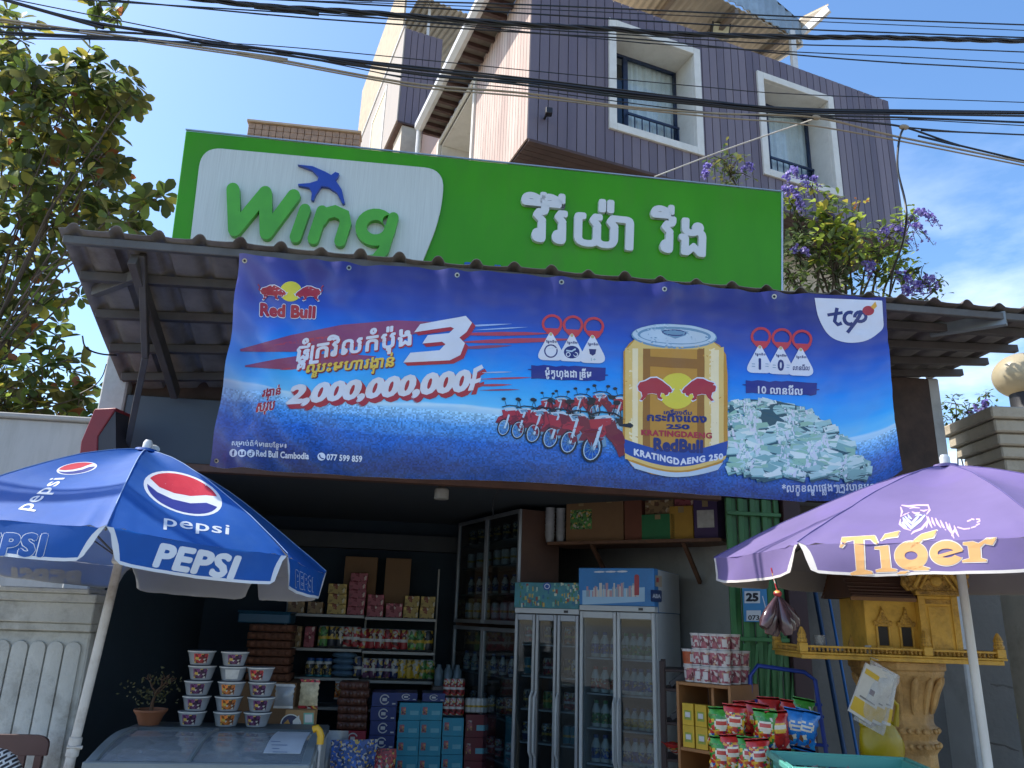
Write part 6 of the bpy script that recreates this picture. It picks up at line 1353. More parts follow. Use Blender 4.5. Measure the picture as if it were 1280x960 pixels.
# cups: tapered, foil lid, pink body with white panel
cupb = film('pink cup print', ['#8f4a56', '#a5606a', '#8f4a56', '#6a2f3a', '#c4bab4', '#9a5560', '#b08a70'], 60, rough=.3, spec=.6); cupw = M('cup white', '#c4bfba', .45, var=.05); foil = M('cup foil lid', '#9f9a98', .3, .6)
def cup(c):
    mb = MB(); mb.lathe([(0, 0), (.036, 0), (.037, .008), (.044, .082), (.046, .09), (.049, .092), (.049, .097), (0, .098)], (0, 0, 0), None, 20, mats=[cupw, cupw, c, cupw, cupw, cupw, foil])
    vs = []; n = 5
    for w0 in (-1.9, .9):
        vs = []
        for i in range(n + 1):
            w = w0 + .75 * i / n
            for r_, z in ((.0392, .02), (.0428, .066)): vs.append((r_ * math.cos(w) * 1.01, r_ * math.sin(w) * 1.01, z))
        mb.add(vs, [(2 * i, 2 * i + 2, 2 * i + 3, 2 * i + 1) for i in range(n)], cupw)
    return mb.build('noodle_cup', smooth=40)
cr_ = M('orange red cup print', '#a5502f', .45, var=.3, vs=40)
rr2 = random.Random(5)
tname = ['bottom', 'middle', 'top']; nlong = max(5, int(Llen / .102))
for tier, (rows, i0) in enumerate(((3, 0), (3, 0), (2, 1))):
    for j in range(rows):
        n = nlong - i0
        for i in range(n):
            lx_ = L0 + .055 + (i + i0) * (Llen - .10) / (nlong - 1); ly = .055 + j * .108
            c = 'o' if (i == 0 and tier == 1) else 'p'
            p = Tn @ V((lx_ + rr2.uniform(-.005, .005), ly + rr2.uniform(-.007, .007), ztop + .001 + tier * .0985))
            PR.get(('cup', c), lambda c=c: cup(cr_ if c == 'o' else cupb), p, '%s noodle cup, %s in %s row, %s tier on wooden shelf' % ('orange' if c == 'o' else 'pink', nth(i, n), ('front', 'middle', 'back')[j], tname[tier]), 'noodle cup', 'noodle cups stacked on the wooden shelf', rz=rr2.uniform(0, 6))
# yellow packet boxes on the second board
ybm = M('yellow pack print', '#c9a42c', .5, var=.12, vs=12); ygr = M('pack green print', '#8f9a3a', .5, var=.3, vs=30)
def ybox():
    mb = MB(); mb.box((-.04, -.02, 0), (.04, .02, .125), ybm); mb.box((-.026, -.0212, .03), (.026, -.0203, .085), ygr); mb.box((-.018, -.0222, .045), (.018, -.0213, .075), lab['white']); return mb.build('yellow_pack', bevel=.003, smooth=0)
angN = math.atan2(-e1.y, -e1.x)
for t in range(2):
    for i in range(5): PR.get('ybox', ybox, Tn @ V((L0 + .055 + i * .093, .03, zl[1] + .021 + t * .127)), 'yellow printed pack, %s in %s row on shelf below cups' % (nth(i, 5), ('lower', 'upper')[t]), 'pack', 'yellow packs on the wooden shelf', rz=angN + rr2.uniform(-.05, .05))
for i, (m, lb) in enumerate(((ybm, 'large yellow washing powder box low on the wooden shelf'), (lab['purple'], 'purple packet beside the large yellow box'))):
    mb = MB(); mb.box((-.1, -.03, 0), (.1, .03, .17), m); mb.box((-.07, -.0315, .05), (.05, -.0303, .12), lab['white'] if i == 0 else lab['pink']); o = mb.build('powder_box', bevel=.006, smooth=0); o.location = Tn @ V((L0 + .16 + i * .23, .05, zl[2] + .021)); o.rotation_euler = (0, 0, angN); tag(o, lb, 'box')
# crinkled snack bags clipped in front of the end panel
sgre, sred, sblu, syel, swht = [M('snack film ' + n, c, .22, var=.3, vs=22, spec=.7) for n, c in (('green', '#3a8a2f'), ('red', '#b0261f'), ('blue', '#1c6fb8'), ('yellow', '#d0a52a'), ('pale', '#c9c2b0'))]
fg, fr_, fb, fy_ = film('film green mix', ['#2f7a2a', '#3a8a2f', '#2f7a2a', '#286a28', '#c9a42a', '#3a8a2f', '#c9c2b0', '#b0261f'], 55, 0), film('film red mix', ['#a8231e', '#b0261f', '#8a1a1c', '#b0261f', '#9a1f1c', '#c9622a', '#d0a52a', '#a8231e', '#c9c2b0'], 45, 0), film('film blue mix', ['#1c6fb8', '#1a5aa0', '#1c6fb8', '#2074bc', '#c9c2b0', '#1c6fb8', '#7a4a2a', '#2a8ac0'], 45, 0), film('film busy mix', ['#b0261f', '#2f7a2a', '#d0a52a', '#1c5a9a', '#c9c2b0', '#b0501f', '#7a1f4a', '#b0261f', '#c98a2a'], 60, 0)
def snack(kind):
    def f(u, v, m):
        e_ = ((u - .5) / .34) ** 2 + ((v - .62) / .13) ** 2; b_ = ((u - .5) / .27) ** 2 + ((v - .62) / .09) ** 2
        if kind in 'gm' and e_ < 1: return sred if b_ < 1 and abs(v - .62) < .045 else swht
        if kind == 'r' and e_ < 1: return swht if abs(v - .62) < .05 else syel
        if kind == 'b' and e_ < 1: return swht if b_ > .9 or abs(v - .62) < .03 else sblu
        if kind == 'g': return sgre if v > .8 else fg if v > .45 else fy_
        if kind == 'm': return sred if v > .8 else fy_
        return m if v < .5 else {'r': sred, 'b': sblu}[kind]
    base_, end_ = {'g': (fy_, sgre), 'r': (fr_, sred), 'b': (fb, sblu), 'm': (fy_, sred)}[kind]
    return pillow('snack_bag', .128, .215, .075, base_, end_, f)
bags = [(899, 934, 4.42, 'g', 0), (917, 931, 4.40, 'm', .05), (934, 926, 4.50, 'r', -.06), (944, 929, 4.46, 'r', .1), (957, 939, 4.34, 'g', .04), (975, 941, 4.33, 'r', -.08), (990, 936, 4.36, 'b', .12), (1003, 938, 4.34, 'b', .2), (963, 921, 4.56, 'r', .0), (985, 924, 4.52, 'r', .1), (1000, 922, 4.5, 'g', .15),
        (901, 972, 4.40, 'g', .02), (916, 970, 4.38, 'm', -.04), (935, 974, 4.35, 'g', .05), (953, 977, 4.31, 'm', -.1), (925, 965, 4.47, 'r', 0)]
bnm = {'g': 'green topped', 'r': 'red', 'b': 'blue', 'm': 'red topped'}
desc = ['at the left end of upper row', 'second in upper row from the shelf corner', 'tucked behind upper row under noodle cups', 'behind the green bag in the upper row middle', 'at the middle of upper row', 'next to the blue bags in upper row', 'left of two by the trolley', 'right of two by the trolley', 'peeping above the middle of upper row', 'peeping above the blue bags', 'peeping behind the rightmost blue bag', 'at left end of lower row', 'second in the lower row', 'third in the lower row', 'at right end of lower row by crate', 'behind the lower row']
for (px, py, Y, k, ry), d in zip(bags, desc):
    PR.get(('bag', k), lambda k=k: snack(k), P(px, py, Y), '%s crinkled snack bag, %s' % (bnm[k], d), 'snack bag', 'snack bags hanging before the wooden shelf', rot=(.12 + rr2.uniform(-.08, .08), ry, -.25 + rr2.uniform(-.25, .25)))
rk = MB(); a, b = P(893, 888, 4.5), P(1012, 892, 4.38)
rackm = M('display rack wire', '#6a6c6e', .4, .6)
rk.tube([a, b], .006, rackm, 6); rk.tube([a - V((0, -.02, .22)), b - V((0, -.02, .22))], .006, rackm, 6)
for t in (0.02, .98): q = a.lerp(b, t); rk.tube([q, V((q.x, q.y + .03, .02))], .009, rackm, 8)
tag(rk.build('wire_rack'), 'thin wire display rack carrying the hanging snack bags', 'rack')
# blue hand trolley
tl = thing('hand_trolley', 'blue tubular hand trolley behind the snack bags', 'trolley', P(985, 950, 4.85)); bl = M('blue trolley paint', '#20409a', .4, var=.1, dirt='#2a3358')
Yt = 4.9; q = [P(*c) for c in ((939, 958, Yt), (938, 845, Yt), (947, 832, Yt), (1005, 840, Yt), (1019, 850, Yt), (1036, 962, Yt))]
bm_ = V((q[0].x, Yt - .05, .12)); bn_ = V((q[5].x + .05, Yt - .05, .12))
x = MB(); x.tube([bm_] + q + [bn_], .0135, bl, 10); x.build('frame', tl)
x = MB()
for ya, yb in ((876, 881), (888, 896), (925, 932)): x.tube([P(939, ya, Yt), P(1027 + (yb - 880) * .15, yb, Yt)], .010, bl, 8)
x.build('crossbar', tl)
x = MB(); x.box((bm_.x - .02, Yt - .75, .10), (bn_.x + .02, Yt - .03, .135), bl); x.build('platform', tl, bevel=.008)
for wx in (bm_.x + .03, bn_.x - .03):
    for wy in (Yt - .68, Yt - .12): x = MB(); x.lathe([(.02, -.018), (.045, -.018), (.05, -.012), (.05, .012), (.045, .018), (.02, .018)], (0, 0, 0), M('black rubber', '#1b1b1c', .8), 16); o = x.build('wheel', tl, T=Matrix.Translation((wx, wy, .05)) @ Matrix.Rotation(math.pi / 2, 4, 'Y'))
# dark rack between fridge and wooden shelf
dr = thing('dark_rack', 'dark brown wooden rack squeezed between fridge and noodle shelf', 'rack', P(836, 955, 5.5)); dm_ = M('dark rack wood', '#3a2a26', .6, var=.25); a = P(824, 826, 5.5); b = P(850, 826, 5.5)
dT = frame((a.x, 5.5, 0), (math.cos(.35), -math.sin(.35), 0)); rw_ = .3
x = MB(); x.box((0, 0, 0), (.035, .03, a.z), dm_); x.box((rw_, 0, 0), (rw_ + .035, .03, a.z), dm_); x.box((0, .3, 0), (.035, .33, a.z), dm_); x.build('post', dr, T=dT, bevel=.003)
rz_ = [P(830, y, 5.5).z for y in (860, 902, 948)]
for z in [a.z - .05] + rz_: x = MB(); x.box((.036, .004, z - .02), (rw_ - .002, .32, z), dm_); x.build('board', dr, T=dT, bevel=.003)
tubm = M('black box with white end', '#23262e', .4)
for k, z in enumerate(rz_[:2]):
    for i in range(3):
        mb = MB(); mb.box((-.018, -.02, 0), (.018, .02, .13), tubm); mb.box((-.0175, -.0195, .131), (.0175, .0195, .20), lab['white']); o = mb.build('paste_box', bevel=.003, smooth=0); o.location = dT @ V((.07 + i * .05, .06, z + .018)); o.rotation_euler = (0, .9, -.35); tag(o, 'slanted black and white box, %s of three on %s dark rack board' % (nth(i, 3), ('upper', 'lower')[k]), 'box', 'slanted boxes on the dark rack')
o = snack('m'); o.location = dT @ V((.16, .08, rz_[2] + .03)); o.rotation_euler = (1.2, 0, -.9); tag(o, 'bright multicoloured sweet bag lying on lowest dark rack board', 'snack bag')
# turquoise plastic crate on a stand
crm = M('turquoise crate plastic', '#5aa79a', .45, var=.05)
cA, cB_, cC = P(966, 941, 4.25), P(1052, 939.5, 4.25), P(1125, 957, 4.05)
crt = thing('plastic_crate', 'turquoise perforated plastic crate at the bottom edge by the snacks', 'crate', (cB_.x, 3.9, .72)); zr_ = cA.z; exx = V((cC.x - cA.x, -.14, 0)); Tc = frame((cA.x, 4.25, 0), exx); cw, cdp, ch = .66, .44, .26
x = MB()
def wall_holes(mb, T, o, u, ln, thick_dir, z0, z1):
    """crate wall of slim bars leaving two rows of slots"""
    n = 12; st = ln / n
    for (a0, a1) in ((z0, z0 + .05), (z0 + .11, z0 + .15), (z1 - .055, z1)): mb.add(*bxu(T, o, u, 0, ln, thick_dir, .012, a0, a1), crm)
    for i in range(n + 1): mb.add(*bxu(T, o, u, max(0, i * st - .007), min(ln, i * st + .007), thick_dir, .010, z0 + .051, z1 - .056), crm)
def bxu(T, o, u, a, b, w, t, z0, z1):
    o, u, w = V(o), V(u), V(w); pts = [o + u * s + w * q + V((0, 0, z)) for z in (z0, z1) for s, q in ((a, 0), (b, 0), (b, t), (a, t))]
    return [T @ p for p in pts], [(0, 3, 2, 1), (4, 5, 6, 7), (0, 1, 5, 4), (1, 2, 6, 5), (2, 3, 7, 6), (3, 0, 4, 7)]
zb_ = zr_ - ch
wall_holes(x, Tc, (0, 0, 0), (1, 0, 0), cw, (0, 1, 0), zb_, zr_); wall_holes(x, Tc, (0, -cdp, 0), (1, 0, 0), cw, (0, -1, 0), zb_, zr_); wall_holes(x, Tc, (0, -.001, 0), (0, -1, 0), cdp - .002, (1, 0, 0), zb_, zr_); wall_holes(x, Tc, (cw, -.001, 0), (0, -1, 0), cdp - .002, (-1, 0, 0), zb_, zr_)
x.build('basket', crt, bevel=.002)
x = MB()
for a, b in (((-.012, .013, 0), (cw + .012, .03, 0)), ((-.012, -cdp - .03, 0), (cw + .012, -cdp - .013, 0)), ((-.03, -cdp - .03, 0), (-.0125, .03, 0)), ((cw + .0125, -cdp - .03, 0), (cw + .03, .03, 0))): x.box((a[0], a[1], zr_ - .02), (b[0], b[1], zr_ + .008), crm, Tc)
x.build('rim', crt, bevel=.004)
x = MB(); x.box((.013, -cdp + .001, zb_), (cw - .013, -.001, zb_ + .01), crm, Tc); x.build('base', crt)
x = MB(); x.box((-.02, -cdp - .02, zb_ - .035), (cw + .02, .02, zb_ - .001), wood, Tc)
for sx in (.03, cw - .03):
    for sy in (-.03, -cdp + .03): x.box((sx - .02, sy - .02, 0), (sx + .02, sy + .02, zb_ - .036), wood, Tc)
tag(x.build('low_table', bevel=.004), 'plain wooden low table carrying the turquoise crate', 'table')
brn = M('brown dried snack', '#7d5038', .5, var=.45, vs=18)
for i in range(6):
    o = pillow('dried_food_bag', .16, .2, .07, brn, clr); o.location = Tc @ V((.08 + i * .1, -.16 - .1 * (i % 2), zb_ + .06)); o.rotation_euler = (.5, rr2.uniform(-.4, .4), rr2.uniform(-.5, .5)); tag(o, 'clear bag of brown dried food, %s inside turquoise crate' % nth(i, 6), 'bag', 'bags in the turquoise crate')

# ---- gilded spirit house on its pedestal
gold_m = M('gilded ochre plaster', '#d0a440', .5, var=.3, vs=9, bump=.45, bs=45, dirt='#5e421a', dirt_amt=.75, ds=9); gold_d = M('old gold carving', '#bb9140', .55, var=.4, vs=18, bump=.8, bs=80, dirt='#453012', dirt_amt=.8, ds=14)
gold_y = M('ochre wall paint', '#d8ac44', .6, var=.16, vs=5, bump=.2, bs=30, dirt='#80601f', dirt_amt=.6, ds=6); tile_b = M('brown roof scale', '#5a3d2a', .6, var=.2, vs=10, dirt='#3a2a20')
tan_p = M('tan pedestal plaster', '#b68f56', .65, var=.25, vs=6, bump=.45, bs=50, dirt='#5d4526', dirt_amt=.6, ds=5)
K0 = P(1003, 823, 4.45); exs = V((math.cos(rad(10)), -math.sin(rad(10)), 0)); nS = V((exs.y, -exs.x, 0)); Ts = frame((K0.x, K0.y, 0), exs); sd = .56
lx = lambda px, py=815: (PP(px, py, K0, nS) - K0).dot(exs)
sa = lx(1257, 836); zt0 = K0.z; zt1 = PP(1003, 806, K0, nS).z
sh_ = thing('spirit_house', 'gilded spirit house with tiled roof on carved tan pedestal', 'shrine', Ts @ V((sa / 2, sd / 2, 0)))
def sadd(nm, fn, bevel=.003, smooth=35, par=None):
    x = MB(); fn(x); return x.build(nm, par or sh_, T=Ts, bevel=bevel, smooth=smooth)
sadd('tray', lambda x: (x.box((0, 0, zt0), (sa, sd, zt0 + .025), gold_m), x.box((-.014, -.014, zt0 + .026), (sa + .014, sd + .014, zt0 + .038), gold_m)))
def balus(x):
    zz0, zz1 = zt0 + .039, zt1 - .012
    for (o, u, n, ln) in (((.02, .011), (1, 0), 46, sa - .04), ((sa - .011, .02), (0, 1), 18, sd - .04), ((.011, .02), (0, 1), 18, sd - .04)):
        for i in range(n):
            cx, cy = o[0] + u[0] * ln * (i + .5) / n, o[1] + u[1] * ln * (i + .5) / n
            x.lathe([(.005, zz0), (.010, zz0 + (zz1 - zz0) * .3), (.005, zz0 + (zz1 - zz0) * .6), (.010, zz1)], (cx, cy, 0), gold_d, 6)
    x.box((0, 0, zt1 - .012), (sa, .024, zt1), gold_m); x.box((sa - .024, .025, zt1 - .012), (sa, sd, zt1), gold_m); x.box((0, .025, zt1 - .012), (.024, sd, zt1), gold_m)
sadd('balustrade', balus, .0015)
def finial(cx, cy):
    def f(x): x.box((cx - .024, cy - .024, zt0 + .039), (cx + .024, cy + .024, zt1 + .012), gold_m); x.lathe([(.026, zt1 + .013), (.03, zt1 + .028), (.023, zt1 + .045), (.027, zt1 + .058), (.018, zt1 + .08), (.007, zt1 + .10), (0, zt1 + .115)], (cx, cy, 0), gold_d, 10)
    return f
for c in ((.01, .013), (lx(1160), .013), (sa - .013, .013), (sa - .013, sd - .02), (.012, sd - .02)): sadd('finial', finial(*c), .002)
hx0, hx1, hy0, hy1 = lx(1094), lx(1207), .10, .50; zf_ = zt0 + .039; px0, px1 = lx(1160), lx(1207); ze = PP(1120, 745, K0 - nS * .1, nS).z
sadd('body', lambda x: (x.box((hx0, hy0, zf_), (hx1, hy1, ze), gold_y), x.box((hx0 - .015, hy0 - .015, zf_), (px0 - .003, hy0 - .0005, zf_ + .03), gold_m)), .004)
def win(cx):
    def f(x):
        w, z0, z1 = .042, zf_ + .045, zf_ + .155; y = hy0
        x.box((cx - w, y - .012, z0), (cx - w + .012, y - .0005, z1), gold_m); x.box((cx + w - .012, y - .012, z0), (cx + w, y - .0005, z1), gold_m); x.box((cx - w - .006, y - .016, z0 - .014), (cx + w + .006, y - .0005, z0 - .001), gold_m); x.box((cx - w - .008, y - .016, z1 + .001), (cx + w + .008, y - .0005, z1 + .016), gold_d)
        x.prism([(cx - w - .004, y - .001, z1 + .017), (cx + w + .004, y - .001, z1 + .017), (cx + w * .6, y - .001, z1 + .05), (cx + w * .3, y - .001, z1 + .07), (cx, y - .001, z1 + .115), (cx - w * .3, y - .001, z1 + .07), (cx - w * .6, y - .001, z1 + .05)], (0, -.014, 0), gold_d)
        for k in range(5): x.ball((cx, y - .014, z1 + .025 + k * .016), (.026 - k * .004, .008, .011), gold_d, 8, 5); x.ball((cx - w - .002, y - .012, z1 + .02), (.012, .008, .012), gold_d, 7, 5); x.ball((cx + w + .002, y - .012, z1 + .02), (.012, .008, .012), gold_d, 7, 5)
        x.box((cx - w + .0125, y - .004, z0), (cx + w - .0125, y - .0005, z1), M('dark niche', '#2c2a28', .7))
    return f
for p_ in (1113, 1143): sadd('window', win(lx(p_) + .01), .0015)
pm_x = (px0 + px1) / 2; pw_ = (px1 - px0) / 2; fy = hy0 - .07; zg_ = ze + .005
def porch(x):
    x.box((px0, fy + .01, zf_), (px1, hy0 - .0005, zg_), gold_y); x.box((px0 - .008, fy, zf_), (px0 + .03, fy + .0095, zg_), gold_m); x.box((px1 - .03, fy, zf_), (px1 + .008, fy + .0095, zg_), gold_m); x.box((px0 + .031, fy + .003, zg_ - .05), (px1 - .031, fy + .0095, zg_ - .02), gold_d); x.box((px0 - .02, fy - .012, zg_ + .001), (px1 + .02, hy0 - .001, zg_ + .028), gold_d); x.box((px0 + .045, fy + .004, zf_ + .02), (px1 - .045, fy + .0095, zg_ - .06), gold_m)
sadd('porch', porch, .003)
def gable(x):
    b0 = zg_ + .029; h = .27; w = pw_ + .035
    out = [(-w, 0), (w, 0), (w * .92, .05), (w * .62, .10), (w * .55, .15), (w * .30, .19), (w * .2, .24), (0, h), (-w * .2, .24), (-w * .30, .19), (-w * .55, .15), (-w * .62, .10), (-w * .92, .05)]
    x.prism([(pm_x + a, fy - .004, b0 + b) for a, b in out], (0, .05, 0), gold_d)
    r_ = random.Random(3)
    for s in (-1, 1):
        x.tube([(pm_x + s * w * .95, fy - .012, b0 + .015), (pm_x + s * w * .5, fy - .012, b0 + .12), (pm_x, fy - .012, b0 + h - .02)], [.013, .012, .008], gold_m, 7); x.tube([(pm_x + s * w * .7, fy - .010, b0 + .012), (pm_x + s * w * .3, fy - .010, b0 + .1), (pm_x, fy - .010, b0 + .16)], [.009, .008, .006], gold_m, 6)
        for k in range(6): t = k / 6; x.ball((pm_x + s * (w * 1.0 - w * t), fy + .0, b0 + .03 + t * (h - .02)), (.014, .01, .024), gold_d, 7, 5)
    x.ball((pm_x, fy - .008, b0 + .055), (.036, .014, .03), gold_m, 10, 6)
    for k in range(26): t = r_.random() * .8; x.ball((pm_x + r_.uniform(-1, 1) * w * .8 * (1 - t), fy - .006, b0 + .01 + t * h * .8), (r_.uniform(.006, .013), .008, r_.uniform(.006, .013)), gold_d, 6, 4)
sadd('gable', gable, .001)
def roof(x):
    ym = (hy0 + hy1) / 2; zr = ze + .27; n = 12; m = 26; a0, a1 = hx0 - .09, px0 - .02; ov = .27
    for side in (-1, 1):
        for i in range(n):
            t0, t1 = i / n, (i + 1) / n; ya, yb = ym + side * ov * (1 - t0), ym + side * ov * (1 - t1); za, zb_ = ze - .012 + (zr - ze + .012) * t0 ** 1.2, ze - .012 + (zr - ze + .012) * t1 ** 1.2
            for k in range(m):
                a = a0 + k * (a1 - a0) / m; b = a + (a1 - a0) / m - .002
                x.add([(a, ya, za + .010), (b, ya, za + .010), (b, yb, zb_ + .003), (a, yb, zb_ + .003), (a, ya, za), (b, ya, za)], [(0, 1, 2, 3), (4, 5, 1, 0)], tile_b)
    x.prism([(a0 + .01, ym - ov + .01, ze - .014), (a0 + .01, ym + ov - .01, ze - .014), (a0 + .01, ym, zr - .01)], (hx1 - a0, 0, 0), tile_b)
    x.box((a0 - .01, ym - .012, zr), (hx1 + .02, ym + .012, zr + .03), gold_d); x.box((a0 - .012, ym - ov - .008, ze - .034), (px0 - .022, ym - ov + .006, ze - .013), M('brown eave board', '#7d5a35', .6, var=.2))
sadd('roof', roof, 0, 20)
def naga(s):
    def f(x):
        p0 = V((pm_x + s * (pw_ + .03), fy + .0, zg_ + .06))
        x.prism([p0 + V((s * a, 0, b)) for a, b in ((-.02, -.03), (.03, -.035), (.06, 0), (.052, .04), (.075, .085), (.04, .12), (.02, .075), (-.012, .06), (-.03, .03))], (0, .03, 0), gold_d)
        for k in range(5): x.ball(p0 + V((s * (.01 + k * .012), -.004, -.02 + k * .026)), (.016, .012, .016), gold_d, 7, 5)
    return f
for s_ in (-1, 1): sadd('roof_finial', naga(s_), .003)
pcx, pcy = lx(1150, 850), sd / 2 + .02
def ped(x):
    z = zt0; R0 = .86
    prof = [(.27, .0), (.28, .06), (.235, .14), (.24, .18), (.205, .26), (.20, .98), (.215, 1.0), (.235, 1.02), (.22, 1.045), (.205, 1.055), (.215, 1.08), (.235, 1.10), (.225, 1.125), (.205, 1.14), (.20, 1.16), (.205, z - .28), (.235, z - .2), (.27, z - .11), (.30, z - .07), (.30, z - .05), (.315, z - .046), (.315, z - .002)]
    x.lathe([(r_ * R0, h) for r_, h in prof], (pcx, pcy, 0), tan_p, sq=8)
sadd('pedestal', ped, .004, 25)
def leaves(x):
    for k in range(16):
        w = 2 * math.pi * k / 16; c, s = math.cos(w), math.sin(w)
        pts = [(.172, zt0 - .29), (.186, zt0 - .24), (.206, zt0 - .17), (.236, zt0 - .11), (.25, zt0 - .085)]
        x.tube([(pcx + r_ * c, pcy + r_ * s, z) for r_, z in pts], [.006, .016, .02, .018, .006], tan_p, 7)
    for k in range(8):
        w = 2 * math.pi * k / 8; T_ = Matrix.Translation((pcx, pcy, 0)) @ Matrix.Rotation(w, 4, 'Z')
        x.box((.157, -.045, .34), (.163, .045, .92), gold_d, T_)
        for i in range(6): x.tube([T_ @ V((.165, -.03, .36 + i * .09)), T_ @ V((.17, .02, .39 + i * .09)), T_ @ V((.17, -.01, .43 + i * .09))], [.006, .014, .005], tan_p, 6)
    for k in range(28): w = 2 * math.pi * k / 28; x.ball((pcx + .19 * math.cos(w), pcy + .19 * math.sin(w), 1.03), (.015, .015, .016), tan_p, 7, 5); x.ball((pcx + .192 * math.cos(w), pcy + .192 * math.sin(w), 1.11), (.014, .014, .016), tan_p, 7, 5)
sadd('carving', leaves, 0, 50)
# offerings standing on the tray
gz = zt0 + .039
x = MB(); x.lathe([(.024, 0), (.03, .004), (.034, .09), (.035, .092), (.03, .09), (.028, .01), (0, .008)], (0, 0, 0), glass('drinking glass', (.8, .82, .83), .9, .85), 16); o = x.build('drinking_glass'); o.location = Ts @ V((lx(1031), .07, gz)); tag(o, 'clear drinking glass at left end of the spirit house tray', 'glass')
x = MB(); x.lathe([(.02, 0), (.035, .006), (.05, .03), (.05, .034), (.0, .03)], (0, 0, 0), M('brass bowl', '#a8842f', .3, .8), 18); x.lathe([(.03, .035), (.02, .07), (.0, .13)], (0, 0, 0), gold_d, 10); o = x.build('offering_bowl'); o.location = Ts @ V((lx(1072), .085, gz)); o.scale = (.8,) * 3; tag(o, 'brass bowl with cone offering left of the spirit house windows', 'bowl')
x = MB(); x.lathe([(.018, 0), (.02, .05), (.0, .05)], (0, 0, 0), lab['white'], 12); o = x.build('small_cup'); o.location = Ts @ V((lx(1090), .05, gz)); o.scale = (.9,) * 3; tag(o, 'tiny white cup right of the brass bowl on the tray', 'cup')
x = MB(); pts = [Ts @ V((lx(1033) + .05 * math.cos(a), .05 + .02 * math.sin(a), gz + .006)) for a in [i * .5 for i in range(14)]] ; x.tube(pts, .004, M('black cord', '#1a1a1c', .6), 6); tag(x.build('cable_loop'), 'loop of black cord around the drinking glass on the tray', 'cord')
# packs of yellow white paper and a yellow bag hung from the tray
hk = Ts @ V((lx(1086), -.018, zt0 + .02))
hp = thing('hanging_packs', 'clear bag of yellow and white packs hung on a string from the tray', 'packs', P(1090, 905, 4.2)); pkw = M('pack white card', '#c3c0b6', .5, var=.06, vs=20); pky = M('pack yellow card', '#c9a51f', .5, var=.1)
base = P(1098, 832, 4.22); x = MB(); x.tube([hk, base + V((0, 0, .03))], .0025, lab['white'], 5); x.build('string', hp)
for i, (dx, dr_) in enumerate(((0, 0), (.035, -.10), (.07, -.2))):
    x = MB(); T_ = Matrix.Translation(base + V((dx, i * .014, -.005))) @ Matrix.Rotation(.48 - i * .1, 4, 'Y') @ Matrix.Rotation(.2, 4, 'Z')
    x.box((-.08, 0, -.30), (.08, .010, -.02), pkw, T_); x.box((-.0795, -.0012, -.285), (.0795, -.0002, -.21), pky, T_); x.box((-.07, -.0012, -.075), (.03, -.0002, -.045), pky, T_); x.box((-.0, -.0012, -.16), (.035, -.0002, -.13), M('pack maroon print', '#5a2a2c', .5), T_); x.box((-.05, -.0012, -.20), (.06, -.0002, -.19), M('pack grey print', '#6b6a68', .5), T_)
    x.build('pack', hp, bevel=.001, smooth=0)
o = pillow('sleeve', .20, .34, .055, glass('clear sleeve film', (.9, .9, .9), .5, .8, .1), glass('clear sleeve film'), None); o.parent = hp; o.location = V(base) - V(hp.location) + V((-.085, .012, -.32)); o.rotation_euler = (0, .44, .1)
yb = thing('plastic_bag', 'translucent yellow plastic bag hanging beside the pedestal', 'bag', P(1105, 955, 4.32)); ybm_ = M('yellow bag film', '#c2ac1c', .3, var=.12, vs=8, trans=.45, spec=.6)
x = MB(); c = P(1104, 958, 4.32); n, k = 18, 10; vs = []; W_ = .135; H_ = P(1104, 905, 4.32).z - c.z
for j in range(k + 1):
    v = j / k
    for i in range(n):
        w = 2 * math.pi * i / n; rr_ = (.55 + .6 * math.sin(math.pi * min(1, .22 + v * .62))) ; fold = 1 + .10 * math.sin(w * 5 + v * 6) * v
        vs.append((c.x + W_ * .8 * rr_ * fold * math.cos(w), c.y + .07 * rr_ * fold * math.sin(w), c.z + H_ * v + .02 * math.sin(w * 3) * v))
x.add(vs, [(j * n + i, j * n + (i + 1) % n, (j + 1) * n + (i + 1) % n, (j + 1) * n + i) for j in range(k) for i in range(n)] + [tuple(range(n))[::-1]], ybm_)
for sx in (-1, 1):
    hpts = [V((c.x + sx * .10, c.y, c.z + H_ * .96)), V((c.x + sx * .115, c.y - .01, c.z + H_ + .1)), V((c.x - .02, c.y - .02, c.z + H_ + .24)), hk]
    for w0 in (0,): x.tube(hpts, [.018, .011, .006, .004], ybm_, 6)
x.build('sack', yb, smooth=70)
# dark translucent bags of sugar tied in a bunch below the violet parasol
bb = thing('bag_bunch', 'bunch of dark clear knotted bags with red tie hanging under violet parasol', 'bags', P(974, 795, 3.55)); kt = P(972, 742, 3.55); dkb = M('dark sauce bag', '#4a3436', .12, var=.5, vs=20, spec=.8, trans=.15)
x = MB(); x.tube([kt, kt + V((0, .05, .12))], .003, lab['red'], 6); x.ball(kt, (.02, .02, .016), lab['red'], 10, 6); x.build('tie', bb)
for i, (dx, ln) in enumerate(((-.095, .155), (-.055, .185), (-.015, .19), (.025, .185), (.06, .165), (.10, .14))):
    x = MB(); end = kt + V((dx, -.03 + .03 * (i % 3), -ln)); x.tube([kt + V((0, 0, -.005)), kt.lerp(end, .25), kt.lerp(end, .55), kt.lerp(end, .85), end], [.006, .014, .028, .03, .018], dkb, 10); x.build('bag', bb, smooth=60)
